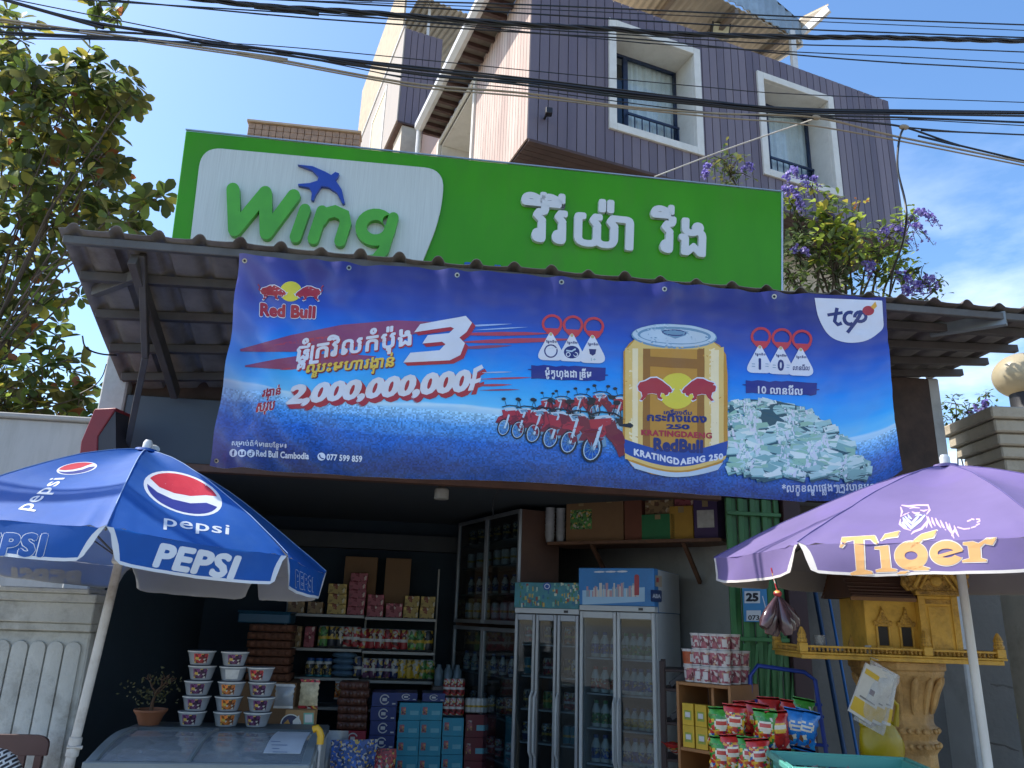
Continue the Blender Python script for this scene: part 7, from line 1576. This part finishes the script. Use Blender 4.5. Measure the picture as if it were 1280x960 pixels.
# leaning blue poles and a dark pole beyond the pedestal
for a, b, r_, m, lb in (((1018, 735), (1058, 955), .020, M('dark blue pole', '#173a5e', .4), 'thick dark blue pole leaning on wall left of spirit house'), ((1034, 735), (1074, 955), .012, M('bright blue pole', '#1d5f9c', .35), 'thin bright blue pole leaning on wall left of spirit house'), ((1208, 800), (1227, 985), .022, M('dark teal pole', '#23504e', .5), 'dark teal pole standing right of the pedestal')):
    x = MB(); p1 = P(*a, 6.36); p0 = P(*b, 6.0); d = (p0 - p1).normalized(); x.tube([p1, p1 + d * ((p1.z - .02) / -d.z)], r_, m, 12); tag(x.build('leaning_pole'), lb, 'pole')
x = MB(); 
for i in range(5): x.ball((rr2.uniform(-.05, .05), rr2.uniform(-.03, .03), .12 + i * .11), (.09, .08, .1), M('black sack film', '#17181a', .3, spec=.6), 12, 8)
x.lathe([(.08, 0), (.09, .15), (.0, .2)], (0, 0, 0), MATS['black sack film'], 14); o = x.build('black_sack', smooth=80); o.location = (P(1204, 960, 5.9).x, 5.9, .004); tag(o, 'knobbly black plastic sack standing right of the pedestal', 'sack')

# ---- gate pillar with stepped capital and round lamp
crmw = M('cream pillar paint', '#b7ab95', .8, var=.14, vs=4, bump=.25, bs=25, dirt='#6f6554', dirt_amt=.65, ds=4)
gp = thing('gate_pillar', 'cream gate pillar with stepped capital beyond the violet parasol', 'pillar', (5.2, 5.6, 0)); KG = P(1238, 507, 5.45); exg = V((math.cos(rad(7)), -math.sin(rad(7)), 0)); eyg = V((-exg.y, exg.x, 0)); Tg = frame((KG.x, KG.y, 0), exg); gl_ = (PP(1175, 531, KG, exg) - KG).dot(eyg)
hs = [KG.z] + [P(1240, y, KG.y).z for y in (522, 538, 553, 568, 584)]
for i in range(5):
    ins = i * .035; x = MB(); x.box((ins, ins, hs[i + 1] + .004), (gl_ - ins, gl_ - ins, hs[i]), crmw); x.build('capital', gp, T=Tg, bevel=.012)
x = MB(); x.box((.19, .19, 0), (gl_ - .19, gl_ - .19, hs[5] + .003), crmw); x.build('shaft', gp, T=Tg, bevel=.01)
gl2 = thing('globe_lamp', 'cream globe lamp on black base atop the gate pillar', 'lamp', Tg @ V((gl_ / 2, gl_ / 2, KG.z))); gc = P(1279, 470, (Tg @ V((gl_ / 2, gl_ / 2, 0))).y); cc = Tg @ V((gl_ / 2, gl_ / 2, 0)); gc = V((gc.x, cc.y, gc.z))
x = MB(); x.ball(gc, (.24, .24, .2), M('cream lamp globe', '#c3b594', .3, var=.03, trans=.25), 28, 16); x.build('globe', gl2, smooth=180)
x = MB(); x.lathe([(.17, KG.z + .001), (.17, KG.z + .03), (.13, KG.z + .05), (.13, gc.z - .155)], (gc.x, gc.y, 0), M('black lamp base', '#1f1f22', .5), 24); x.build('base', gl2, bevel=.003)

# ================================================================== LEFT FOREGROUND
fp_ = thing('fluted_pillar', 'weathered white fluted gate pillar with moulded capital, behind parasol pole', 'pillar', (-3, 5.2, 0)); wcon = M('weathered white plaster', '#b9bbb6', .8, var=.16, vs=3, bump=.3, bs=30, dirt='#5d564b', dirt_amt=.8, ds=3.4)
YP = 5.2; xr_ = P(112, 800, YP).x; xl_ = xr_ - .86; zc0, zc1, zc2, zc3 = P(60, 788, YP).z, P(60, 778, YP).z, P(60, 752, YP).z, P(60, 741, YP).z
x = MB(); x.box((xl_, YP, 0), (xr_, YP + .14, zc0 - .002), wcon); x.build('shaft', fp_, bevel=.01)
fl_ = MB(); nf = 8; st = (xr_ - xl_ - .06) / nf
for i in range(nf):
    cx = xl_ + .03 + st * (i + .5); w = st * .455; zt_ = zc0 - .06; arcp = [(cx + w * math.cos(a), YP - .001, zt_ - w + w * math.sin(a)) for a in [math.pi * k / 8 for k in range(9)]]
    fl_.prism(arcp + [(cx - w, YP - .001, .05), (cx + w, YP - .001, .05)], (0, -.018, 0), wcon)
fl_.build('fluting', fp_, bevel=.008, seg=2)
x = MB(); x.box((xl_ - .02, YP - .05, zc0), (xr_ + .012, YP + .16, zc1), wcon); x.box((xl_ - .045, YP - .075, zc1 + .001), (xr_ + .02, YP + .18, zc2), wcon); x.box((xl_ - .065, YP - .10, zc2 + .001), (xr_ + .03, YP + .20, zc3), wcon); x.box((xl_ - .09, YP - .12, zc3 + .001), (xr_ - .012, YP + .22, zc3 + .03), wcon); x.build('capital', fp_, bevel=.006, weld=False)
rs_ = thing('box_sign', 'red sided slanted sign box fixed to the white pillar', 'sign', P(122, 570, 5.5)); redp = M('red sign paint', '#8f2a2c', .45, var=.1, dirt='#6f2022')
x = MB(); q = [P(*c, 5.45) for c in ((118, 511), (145.5, 509.5), (122, 545), (121, 578), (98, 578), (101, 552))]; x.prism(q, (0.05, .22, 0), redp); x.build('casing', rs_, bevel=.005)
x = MB(); q = [P(*c, 5.46) for c in ((144.5, 514), (145, 585), (122.5, 585), (123, 546))]; x.prism(q, (.04, .15, 0), M('dark sign face', '#3a3436', .4, var=.2)); x.build('face', rs_)
# brown plastic chair with a patterned cloth over its arm
chr_ = thing('plastic_chair', 'brown plastic chair at the lower left corner by the fluted pillar', 'chair', (P(-6, 940, 4.7).x, 4.72, 0)); brp = M('brown chair plastic', '#553b38', .4, var=.06); cxx = P(-6, 940, 4.7).x; ztp = P(20, 919, 4.7).z
def ch(nm, fn, bev=.006): x = MB(); fn(x); return x.build(nm, chr_, bevel=bev)
ch('seat', lambda x: x.box((cxx - .22, 4.30, .42), (cxx + .22, 4.70, .45), brp))
def back(x):
    w = .245; x.prism(rpoly3([(cxx - w, ztp - .1), (cxx - w, ztp), (cxx + w, ztp), (cxx + w, ztp - .1)], 4.72), (0, .022, 0), brp)
    for i in range(6): xx = cxx - w + .04 + i * (2 * w - .08) / 5; x.box((xx - .018, 4.72, .46), (xx + .018, 4.742, ztp - .1), brp)
    x.box((cxx - w, 4.718, .452), (cxx + w, 4.744, .50), brp)
def rpoly3(pts, y):
    o = rpoly(pts, [0, .09, .09, 0], 6); return [(a, y, b) for a, b in o]
ch('backrest', back, .005)
for sx in (-1, 1):
    ch('armrest', lambda x: x.tube([(cxx + sx * .25, 4.72, .66), (cxx + sx * .26, 4.5, .67), (cxx + sx * .25, 4.32, .64), (cxx + sx * .24, 4.30, .44)], .02, brp, 8), 0)
    for yy in (4.33, 4.69): ch('leg', lambda x: x.bar((cxx + sx * .2, yy, .42), (cxx + sx * .23, yy, .003), .045, .03, brp))
pm_ = bpy.data.materials.new('black white woven pattern'); pm_.use_nodes = True; n_ = pm_.node_tree; tc = n_.nodes.new('ShaderNodeTexCoord'); bt_ = n_.nodes.new('ShaderNodeTexBrick'); bt_.inputs['Scale'].default_value = 13; bt_.inputs['Color1'].default_value = (.02, .02, .025, 1); bt_.inputs['Color2'].default_value = (.03, .03, .03, 1); bt_.inputs['Mortar'].default_value = (.6, .6, .58, 1); bt_.inputs['Mortar Size'].default_value = .05
n_.links.new(tc.outputs['Object'], bt_.inputs['Vector']); mp_ = n_.nodes.new('ShaderNodeMapping'); mp_.inputs['Rotation'].default_value = (1.57, .0, .6); n_.links.new(tc.outputs['Object'], mp_.inputs['Vector']); n_.links.new(mp_.outputs['Vector'], bt_.inputs['Vector']); n_.links.new(bt_.outputs['Color'], n_.nodes['Principled BSDF'].inputs['Base Color'])
c = P(-14, 962, 4.3); x = MB(); x.ball((0, 0, .26), (.16, .10, .26), pm_, 20, 12); o = x.build('cushion', smooth=80); o.location = (c.x, 4.36, .452); tag(o, 'black and white patterned cushion on the brown chair', 'cushion')

# ================================================================== TREE, FLOWERING VINE, CABLES
def leaf_mat(n, c, t=.4): return M('leaf ' + n, c, .45, var=.25, vs=1.3, trans=t, spec=.35)
LG = [leaf_mat('dark', '#4c582f', .45), leaf_mat('mid', '#67783a', .5), leaf_mat('olive', '#787640', .5), leaf_mat('bright', '#95a648', .55), leaf_mat('yellow', '#b3a848', .55), leaf_mat('rust', '#99603a', .45)]
def add_leaf(mb, p, d, nrm, l, w, m, fold=.25):
    """broad leaf, widest near the tip, folded along its midrib and curled"""
    d = d.normalized(); s = d.cross(nrm); s = s.normalized() if s.length > 1e-3 else d.orthogonal().normalized(); u = s.cross(d)
    ys = ((0, .04), (.28, .30), (.58, .48), (.82, .42), (1, .06)); mid = []; Lf = []; Rt = []
    for t, hw in ys:
        c = p + d * l * t - u * l * .18 * t * t; mid.append(c); Lf.append(c + s * w * hw + u * w * hw * fold); Rt.append(c - s * w * hw + u * w * hw * fold)
    k = len(ys); fs = []
    for i in range(k - 1): fs += [(i, i + 1, k + i + 1, k + i), (i + 1, i, 2 * k + i, 2 * k + i + 1)]
    mb.add(mid + Lf + Rt, fs, m)
rt = random.Random(12)
tree = thing('almond_tree', 'broad leaved almond tree overhanging the low wall left of the shop', 'tree', (P(-90, 600, 8.3).x, 8.3, 0))
bark = M('grey brown bark', '#5c5046', .9, var=.25, bump=.5, bs=18)
tb_ = V((P(-90, 600, 8.3).x, 8.3, 0)); TK = MB(); top = tb_ + V((.1, 0, 3.4))
TK.tube([tb_, tb_ + V((.05, 0, 1.5)), top], [.22, .17, .14], bark, 12); TK.build('trunk', tree)
LB = MB(); CR = MB()
blobs = [(15, 60, 42, 8.2, 24), (-20, 120, 55, 8.4, 26), (45, 105, 50, 8.0, 38), (95, 95, 42, 7.9, 32), (150, 105, 24, 7.7, 12), (30, 165, 55, 8.3, 42), (95, 150, 46, 8.0, 36), (140, 140, 26, 7.8, 13), (125, 195, 38, 7.9, 24), (55, 220, 58, 8.3, 40), (0, 230, 55, 8.6, 26), (120, 235, 32, 7.9, 18), (85, 275, 42, 8.1, 26), (140, 272, 26, 7.8, 12), (25, 300, 48, 8.5, 24), (-10, 350, 50, 8.6, 14), (50, 335, 40, 8.3, 16), (35, 395, 42, 8.4, 12), (85, 355, 26, 8.2, 6), (10, 440, 44, 8.4, 14), (60, 455, 36, 8.3, 10), (50, 500, 45, 8.4, 24), (100, 497, 26, 8.3, 12), (5, 505, 40, 8.5, 20), (185, 250, 14, 7.6, 6), (200, 245, 8, 7.6, 3), (165, 288, 20, 7.7, 9), (165, 118, 14, 7.6, 6), (30, 280, 20, 8, 6), (128, 12, 18, 7.4, 8), (148, 20, 10, 7.4, 4), (-60, 250, 90, 8.6, 40), (-60, 420, 80, 8.8, 20), (-40, 40, 70, 8.4, 34)]
for bx, by, br_, Y, n in blobs:
    n = int(n * (1.0 if by > 335 else .72)); c = P(bx, by, Y); R_ = br_ / FPX * 8.6
    if bx > 100 and by < 40: st = P(90, -60, 7.4)
    elif by > 420: st = top + V((-.6, .2, -.6))
    else: st = top + V((.0, 0, .3)).lerp(V((0, 0, 0)), .3)
    mid = st.lerp(c, .55) + V((rt.uniform(-.2, .2), rt.uniform(-.2, .2), .15)); LB.tube([st, mid, c], [.013, .009, .006], bark, 6)
    for i in range(n):
        v = V((rt.gauss(0, 1), rt.gauss(0, 1), rt.gauss(0, 1))).normalized() * R_ * rt.random() ** .45; v.y *= 1.5; q = c + v
        if rt.random() < .5: LB.tube([c.lerp(q, .25), c.lerp(q, .6) + V((0, 0, .04)), q], [.011, .008, .005], bark, 5)
        ax = (v + V((rt.uniform(-.3, .3), rt.uniform(-.3, .3), rt.uniform(-.1, .5)))).normalized(); k = rt.randint(6, 9); a0 = rt.uniform(0, 6)
        o = ax.orthogonal().normalized(); o2 = ax.cross(o); base = rt.random()
        for j in range(k):
            w = a0 + j * 2.4; d = (o * math.cos(w) + o2 * math.sin(w)) * rt.uniform(.6, 1) + ax * rt.uniform(.1, .8) + V((0, 0, rt.uniform(-.35, .1)))
            r_ = rt.random(); m = LG[0] if r_ < .26 else LG[1] if r_ < .50 else LG[2] if r_ < .78 else LG[3] if r_ < .89 else LG[4] if r_ < .975 else LG[5]
            l = rt.uniform(.10, .20); add_leaf(CR, q + d * .02, d, (ax + V((0, 0, .8))).normalized(), l, l * rt.uniform(.52, .66), m, rt.uniform(.1, .4))
LB.build('limbs', tree); CR.build('crown', tree, smooth=180)

def vine(name, label, cat, base, blobs, flowers, group=None):
    root = thing(name, label, cat, base); F, S, B = MB(), MB(), MB(); stem_m = M('vine stem', '#4d4232', .9); fl_ms = [M('petal ' + a, c, .6, var=.2, trans=.3) for a, c in (('violet', '#9484cc'), ('lilac', '#b8abdc'), ('deep violet', '#7463b8'))]
    for bx, by, br_, Y, n, pal, ls in blobs:
        n = int(n * .8); br_ *= 1.15; c = P(bx, by, Y); R_ = br_ / FPX * (Y + .8); b0 = V(base) + V((rt.uniform(-.3, .3), rt.uniform(-.1, .1), .02)); mid = b0.lerp(c, .6) + V((rt.uniform(-.15, .15), 0, .1)); S.tube([b0, mid, c], [.014, .010, .006], stem_m, 6)
        for i in range(n):
            v = V((rt.gauss(0, 1), rt.gauss(0, .8), rt.gauss(0, 1))).normalized() * R_ * rt.random() ** .5; q = c + v
            if rt.random() < .35: S.tube([c, c.lerp(q, .6) + V((0, 0, .03)), q], [.005, .004, .002], stem_m, 5)
            for j in range(3):
                d = V((rt.uniform(-1, 1), rt.uniform(-1, 1), rt.uniform(-.7, .6))).normalized(); l = ls * rt.uniform(.7, 1.25); add_leaf(F, q + d * .015, d, V((rt.uniform(-.4, .4), rt.uniform(-.6, .2), 1)), l, l * .55, LG[rt.choice(pal)], .2)
    for px, py, Y, ln, dx in flowers:
        for s in range(3):
            p = P(px + rt.uniform(-8, 8), py + rt.uniform(-6, 6), Y + rt.uniform(-.1, .1)); n = 16; pts = []
            for i in range(n):
                t = i / n; q = p + V((dx * ln * t + rt.gauss(0, .012), rt.gauss(0, .012), -ln * t * t * .8 + .03 * t + rt.gauss(0, .008))); pts.append(q)
                for _ in range(3):
                    d = V((rt.uniform(-1, 1), rt.uniform(-1, 1), rt.uniform(-1, 1))).normalized(); w = d.orthogonal().normalized(); r_ = .017 * (1.1 - .6 * t); qq = q + d * .012; B.add([qq - w * r_, qq + d.cross(w) * r_, qq + w * r_, qq - d.cross(w) * r_], [(0, 1, 2, 3)], rt.choice(fl_ms))
            S.tube([pts[0], pts[n // 2], pts[-1]], .0025, stem_m, 4)
    F.build('foliage', root, smooth=180); S.build('stems', root); B.build('flowers', root, smooth=0); return root
LG += [leaf_mat('grey green', '#6f7b58', .4), leaf_mat('lime', '#a3b348', .55), leaf_mat('soft green', '#5c7040', .4)]
dk, br2, pale_ = [0, 1, 8, 6, 6], [3, 7, 7, 4, 8, 6], [6, 6, 2, 8]
vb = V((P(1040, 380, 5.75).x, 5.75, 3.21))
vine('flowering_vine', 'purple flowering vine tumbling over the awning beside the green sign', 'vine', vb,
     [(905, 200, 22, 5.75, 36, pale_, .05), (912, 218, 26, 5.75, 46, pale_, .05), (990, 255, 18, 5.6, 24, br2, .07), (1000, 285, 26, 5.7, 46, dk, .08), (1000, 320, 30, 5.6, 70, dk, .07), (990, 345, 26, 5.55, 60, dk, .06), (1030, 270, 24, 5.5, 26, br2, .10), (1048, 282, 26, 5.45, 34, br2, .10), (1060, 300, 26, 5.5, 34, br2, .09), (1035, 310, 24, 5.5, 34, br2, .08), (1045, 345, 34, 5.6, 80, dk, .07), (1085, 315, 28, 5.6, 44, br2, .07), (1095, 345, 32, 5.65, 70, [0, 1, 1, 3], .07), (1110, 295, 26, 5.6, 40, [1, 1, 3], .07), (1125, 330, 26, 5.7, 40, [1, 3], .06), (1140, 272, 20, 5.7, 20, [1, 3], .06), (1150, 352, 24, 5.7, 44, [0, 1], .06), (1175, 358, 12, 5.7, 16, [0, 1], .05), (1075, 250, 8, 5.5, 5, [5, 4], .05), (1035, 250, 14, 5.6, 12, br2, .06), (1015, 235, 14, 5.6, 12, br2, .06)],
     [(880, 212, 5.7, .12, -.2), (935, 208, 5.7, .1, .1), (988, 235, 5.5, .2, .3), (1000, 250, 5.5, .2, .2), (1010, 225, 5.5, .18, .2), (985, 215, 5.55, .15, .3), (1030, 262, 5.5, .15, .4), (1000, 315, 5.5, .1, .1), (1120, 285, 5.6, .3, .5), (1135, 278, 5.6, .3, .6), (1150, 268, 5.6, .22, .6), (1110, 290, 5.6, .2, -.2), (1130, 345, 5.6, .22, .1), (1150, 355, 5.6, .2, .2), (1160, 350, 5.6, .18, .3), (1085, 335, 5.5, .12, .2), (1140, 360, 5.6, .15, -.3)])
vine('wall_creeper', 'thin leafy creeper showing between white pillar and gate pillar', 'plant', V((P(1205, 560, 6.9).x, 6.9, .0)), [(1195, 505, 16, 6.9, 18, [0, 1], .06), (1210, 515, 16, 6.9, 20, [0, 1], .06), (1232, 500, 14, 6.9, 16, [0, 1], .06), (1190, 525, 14, 6.9, 14, [0, 1], .06)], [(1218, 512, 6.9, .1, .2), (1228, 508, 6.9, .1, -.2)])

# ---- overhead cables
blkc = M('black cable sheath', '#17171a', .5, var=.2); beig = M('beige cable sheath', '#8d7f68', .6, var=.15); rope = M('white rope', '#c4c0b6', .8)
CY = 4.3
def smooth_path(pts, n=8):
    out = []
    for i in range(len(pts) - 1):
        p0 = pts[max(i - 1, 0)]; p1 = pts[i]; p2 = pts[i + 1]; p3 = pts[min(i + 2, len(pts) - 1)]
        for j in range(n):
            t = j / n; out.append(.5 * ((2 * p1) + (p2 - p0) * t + (2 * p0 - 5 * p1 + 4 * p2 - p3) * t * t + (3 * p1 - p0 - 3 * p2 + p3) * t ** 3))
    return out + [pts[-1]]
def cable(label, px, r, m=blkc, Y=CY, ends=(True, True), strands=0, name='power_cable', cat='cable', group='overhead cables'):
    pts = [P(*p[:2], p[2] if len(p) > 2 else Y) for p in px]
    if ends[0]: pts = [pts[0] + (pts[0] - pts[1]).normalized() * 9] + pts
    if ends[1]: pts = pts + [pts[-1] + (pts[-1] - pts[-2]).normalized() * 9]
    pts = smooth_path(pts, 12 if strands else 8); mb = MB()
    if strands:
        dn = []
        for a, b in zip(pts, pts[1:]):
            k = max(1, int((b - a).length / .05)); dn += [a.lerp(b, i / k) for i in range(k)]
        for s in range(strands):
            path = []; ln = 0
            for i, p in enumerate(dn):
                if i: ln += (p - dn[i - 1]).length
                w = ln * 9 + s * 2 * math.pi / strands; path.append(p + V((0, math.cos(w), math.sin(w))) * r * .62)
            mb.tube(path, r * .55, m, 6)
    else: mb.tube(pts, r, m, 6)
    return tag(mb.build(name, smooth=60), label, cat, group)
cable('thick twisted black cable bundle, highest heavy one, above the purple windows', [(253, -1), (320, 7), (446, 15), (560, 24), (660, 31), (766, 36.5), (837, 42), (1000, 46.4), (1100, 47), (1280, 51.5)], .017, strands=3)
cable('thin black wire crossing just above the thick twisted bundle', [(200, -8), (356, 0), (500, 8), (660, 17), (820, 27), (1000, 36.5), (1280, 47)], .006)
cable('topmost thin black wire running to the upper right corner', [(300, -6), (440, 0), (660, 6), (1000, 21), (1280, 31)], .006)
cable('thin black wire sagging right below the thick twisted bundle', [(140, 0), (320, 17), (446, 27), (660, 41), (809, 50), (1000, 69), (1130, 79), (1280, 87)], .0055)
cable('fine grey black wire second below the twisted bundle', [(300, 12), (446, 21), (660, 36), (809, 45), (975, 55), (1130, 59), (1280, 65)], .005)
cable('fine wire between the two lower fine wires at upper right', [(640, 38), (809, 54), (975, 64), (1130, 71), (1280, 79)], .004)
cable('medium black cable from upper left corner crossing the whole picture', [(0, -2), (7, 0), (100, 25), (207, 43), (267, 55), (320, 60), (480, 81.6), (581, 93), (660, 101), (766, 114), (873, 126), (1000, 137.5), (1130, 140), (1280, 141.5)], .011)
cable('lower strand of the medium black pair over the lower windows', [(0, 33), (100, 38), (200, 44), (300, 57), (400, 72), (480, 86), (581, 98), (660, 107), (766, 120), (873, 131), (1000, 143), (1130, 147), (1280, 153)], .008)
cable('black cable emerging from tree as middle one of three parallel wires', [(0, 40), (100, 45), (200, 51), (320, 64), (480, 87), (560, 97), (660, 103.5), (766, 117), (873, 128.5), (1000, 140), (1280, 145)], .008)
cable('thin black wire lowest of the three leaving the tree', [(0, 43), (120, 48), (260, 57), (320, 61), (480, 79), (660, 98), (873, 124), (1000, 135.5), (1280, 139.5)], .006)
cable('beige cable sagging below the black pair, upper of two', [(200, 52), (300, 66), (469, 97), (539, 107), (660, 117), (780, 133), (900, 142), (1019, 147), (1118, 170), (1280, 203)], .008, beig)
cable('beige cable sagging below the black pair, lower of two', [(200, 55), (300, 69), (469, 100), (539, 111), (660, 121), (780, 135), (900, 147), (1000, 155), (1118, 175), (1280, 207)], .006, beig)
jn = (1130, 159)
cable('black branch cable dropping towards the lower right sky', [(1019, 145), (1075, 152), jn, (1200, 182), (1280, 201)], .008, ends=(False, True))
cable('thin black wire running level from the cable knot to the right edge', [jn, (1200, 165), (1280, 168.5)], .006, ends=(False, True))
cable('black drop wire hanging from the cable knot into the purple vine', [jn, (1124, 175), (1122, 210), (1131, 250), (1133, 275), (1128, 305, 4.6), (1116, 340, 5.0), (1112, 372, 5.3)], .008, ends=(False, False))
cable('pale rope tied from green sign up to the beige cables', [(818, 221, 4.93), (910, 186, 4.7), (1020, 148)], .005, rope, ends=(False, False), name='rope', cat='rope', group='ropes')
cable('hair thin wire just below the topmost wire', [(300, -2), (480, 4), (660, 11), (1000, 26), (1280, 38)], .0035)
cable('hair thin wire crossing between the twisted bundle and the medium pair', [(0, 48), (160, 50), (320, 56), (480, 70), (660, 88), (873, 108), (1000, 118), (1280, 128)], .0035)
cable('slack thin wire hanging lowest across purple windows', [(320, 60), (480, 92), (581, 104), (660, 112), (766, 126), (873, 139), (1000, 148), (1150, 150), (1280, 157)], .004)
kn = MB(); kn.ball(P(jn[0], jn[1], CY), (.04, .02, .02), beig, 10, 6); kn.ball(P(1020, 147, CY), (.035, .02, .018), beig, 10, 6); tag(kn.build('cable_knot'), 'taped knots joining the branch cables at right', 'knot')
cable('drooping black wire loop at the left end of the awning', [(103, 420, 5.2), (108, 435, 5.2), (130, 443, 5.4), (166, 444, 5.75)], .006, Y=5.2, ends=(False, False), name='wire_loop', cat='wire', group='wires at the awning end')
cable('thin bent wire hanging below the awning left end', [(133, 455, 5.6), (128, 470, 5.6), (118, 482, 5.6), (100, 492, 5.6)], .004, Y=5.6, ends=(False, False), name='wire_loop', cat='wire', group='wires at the awning end')
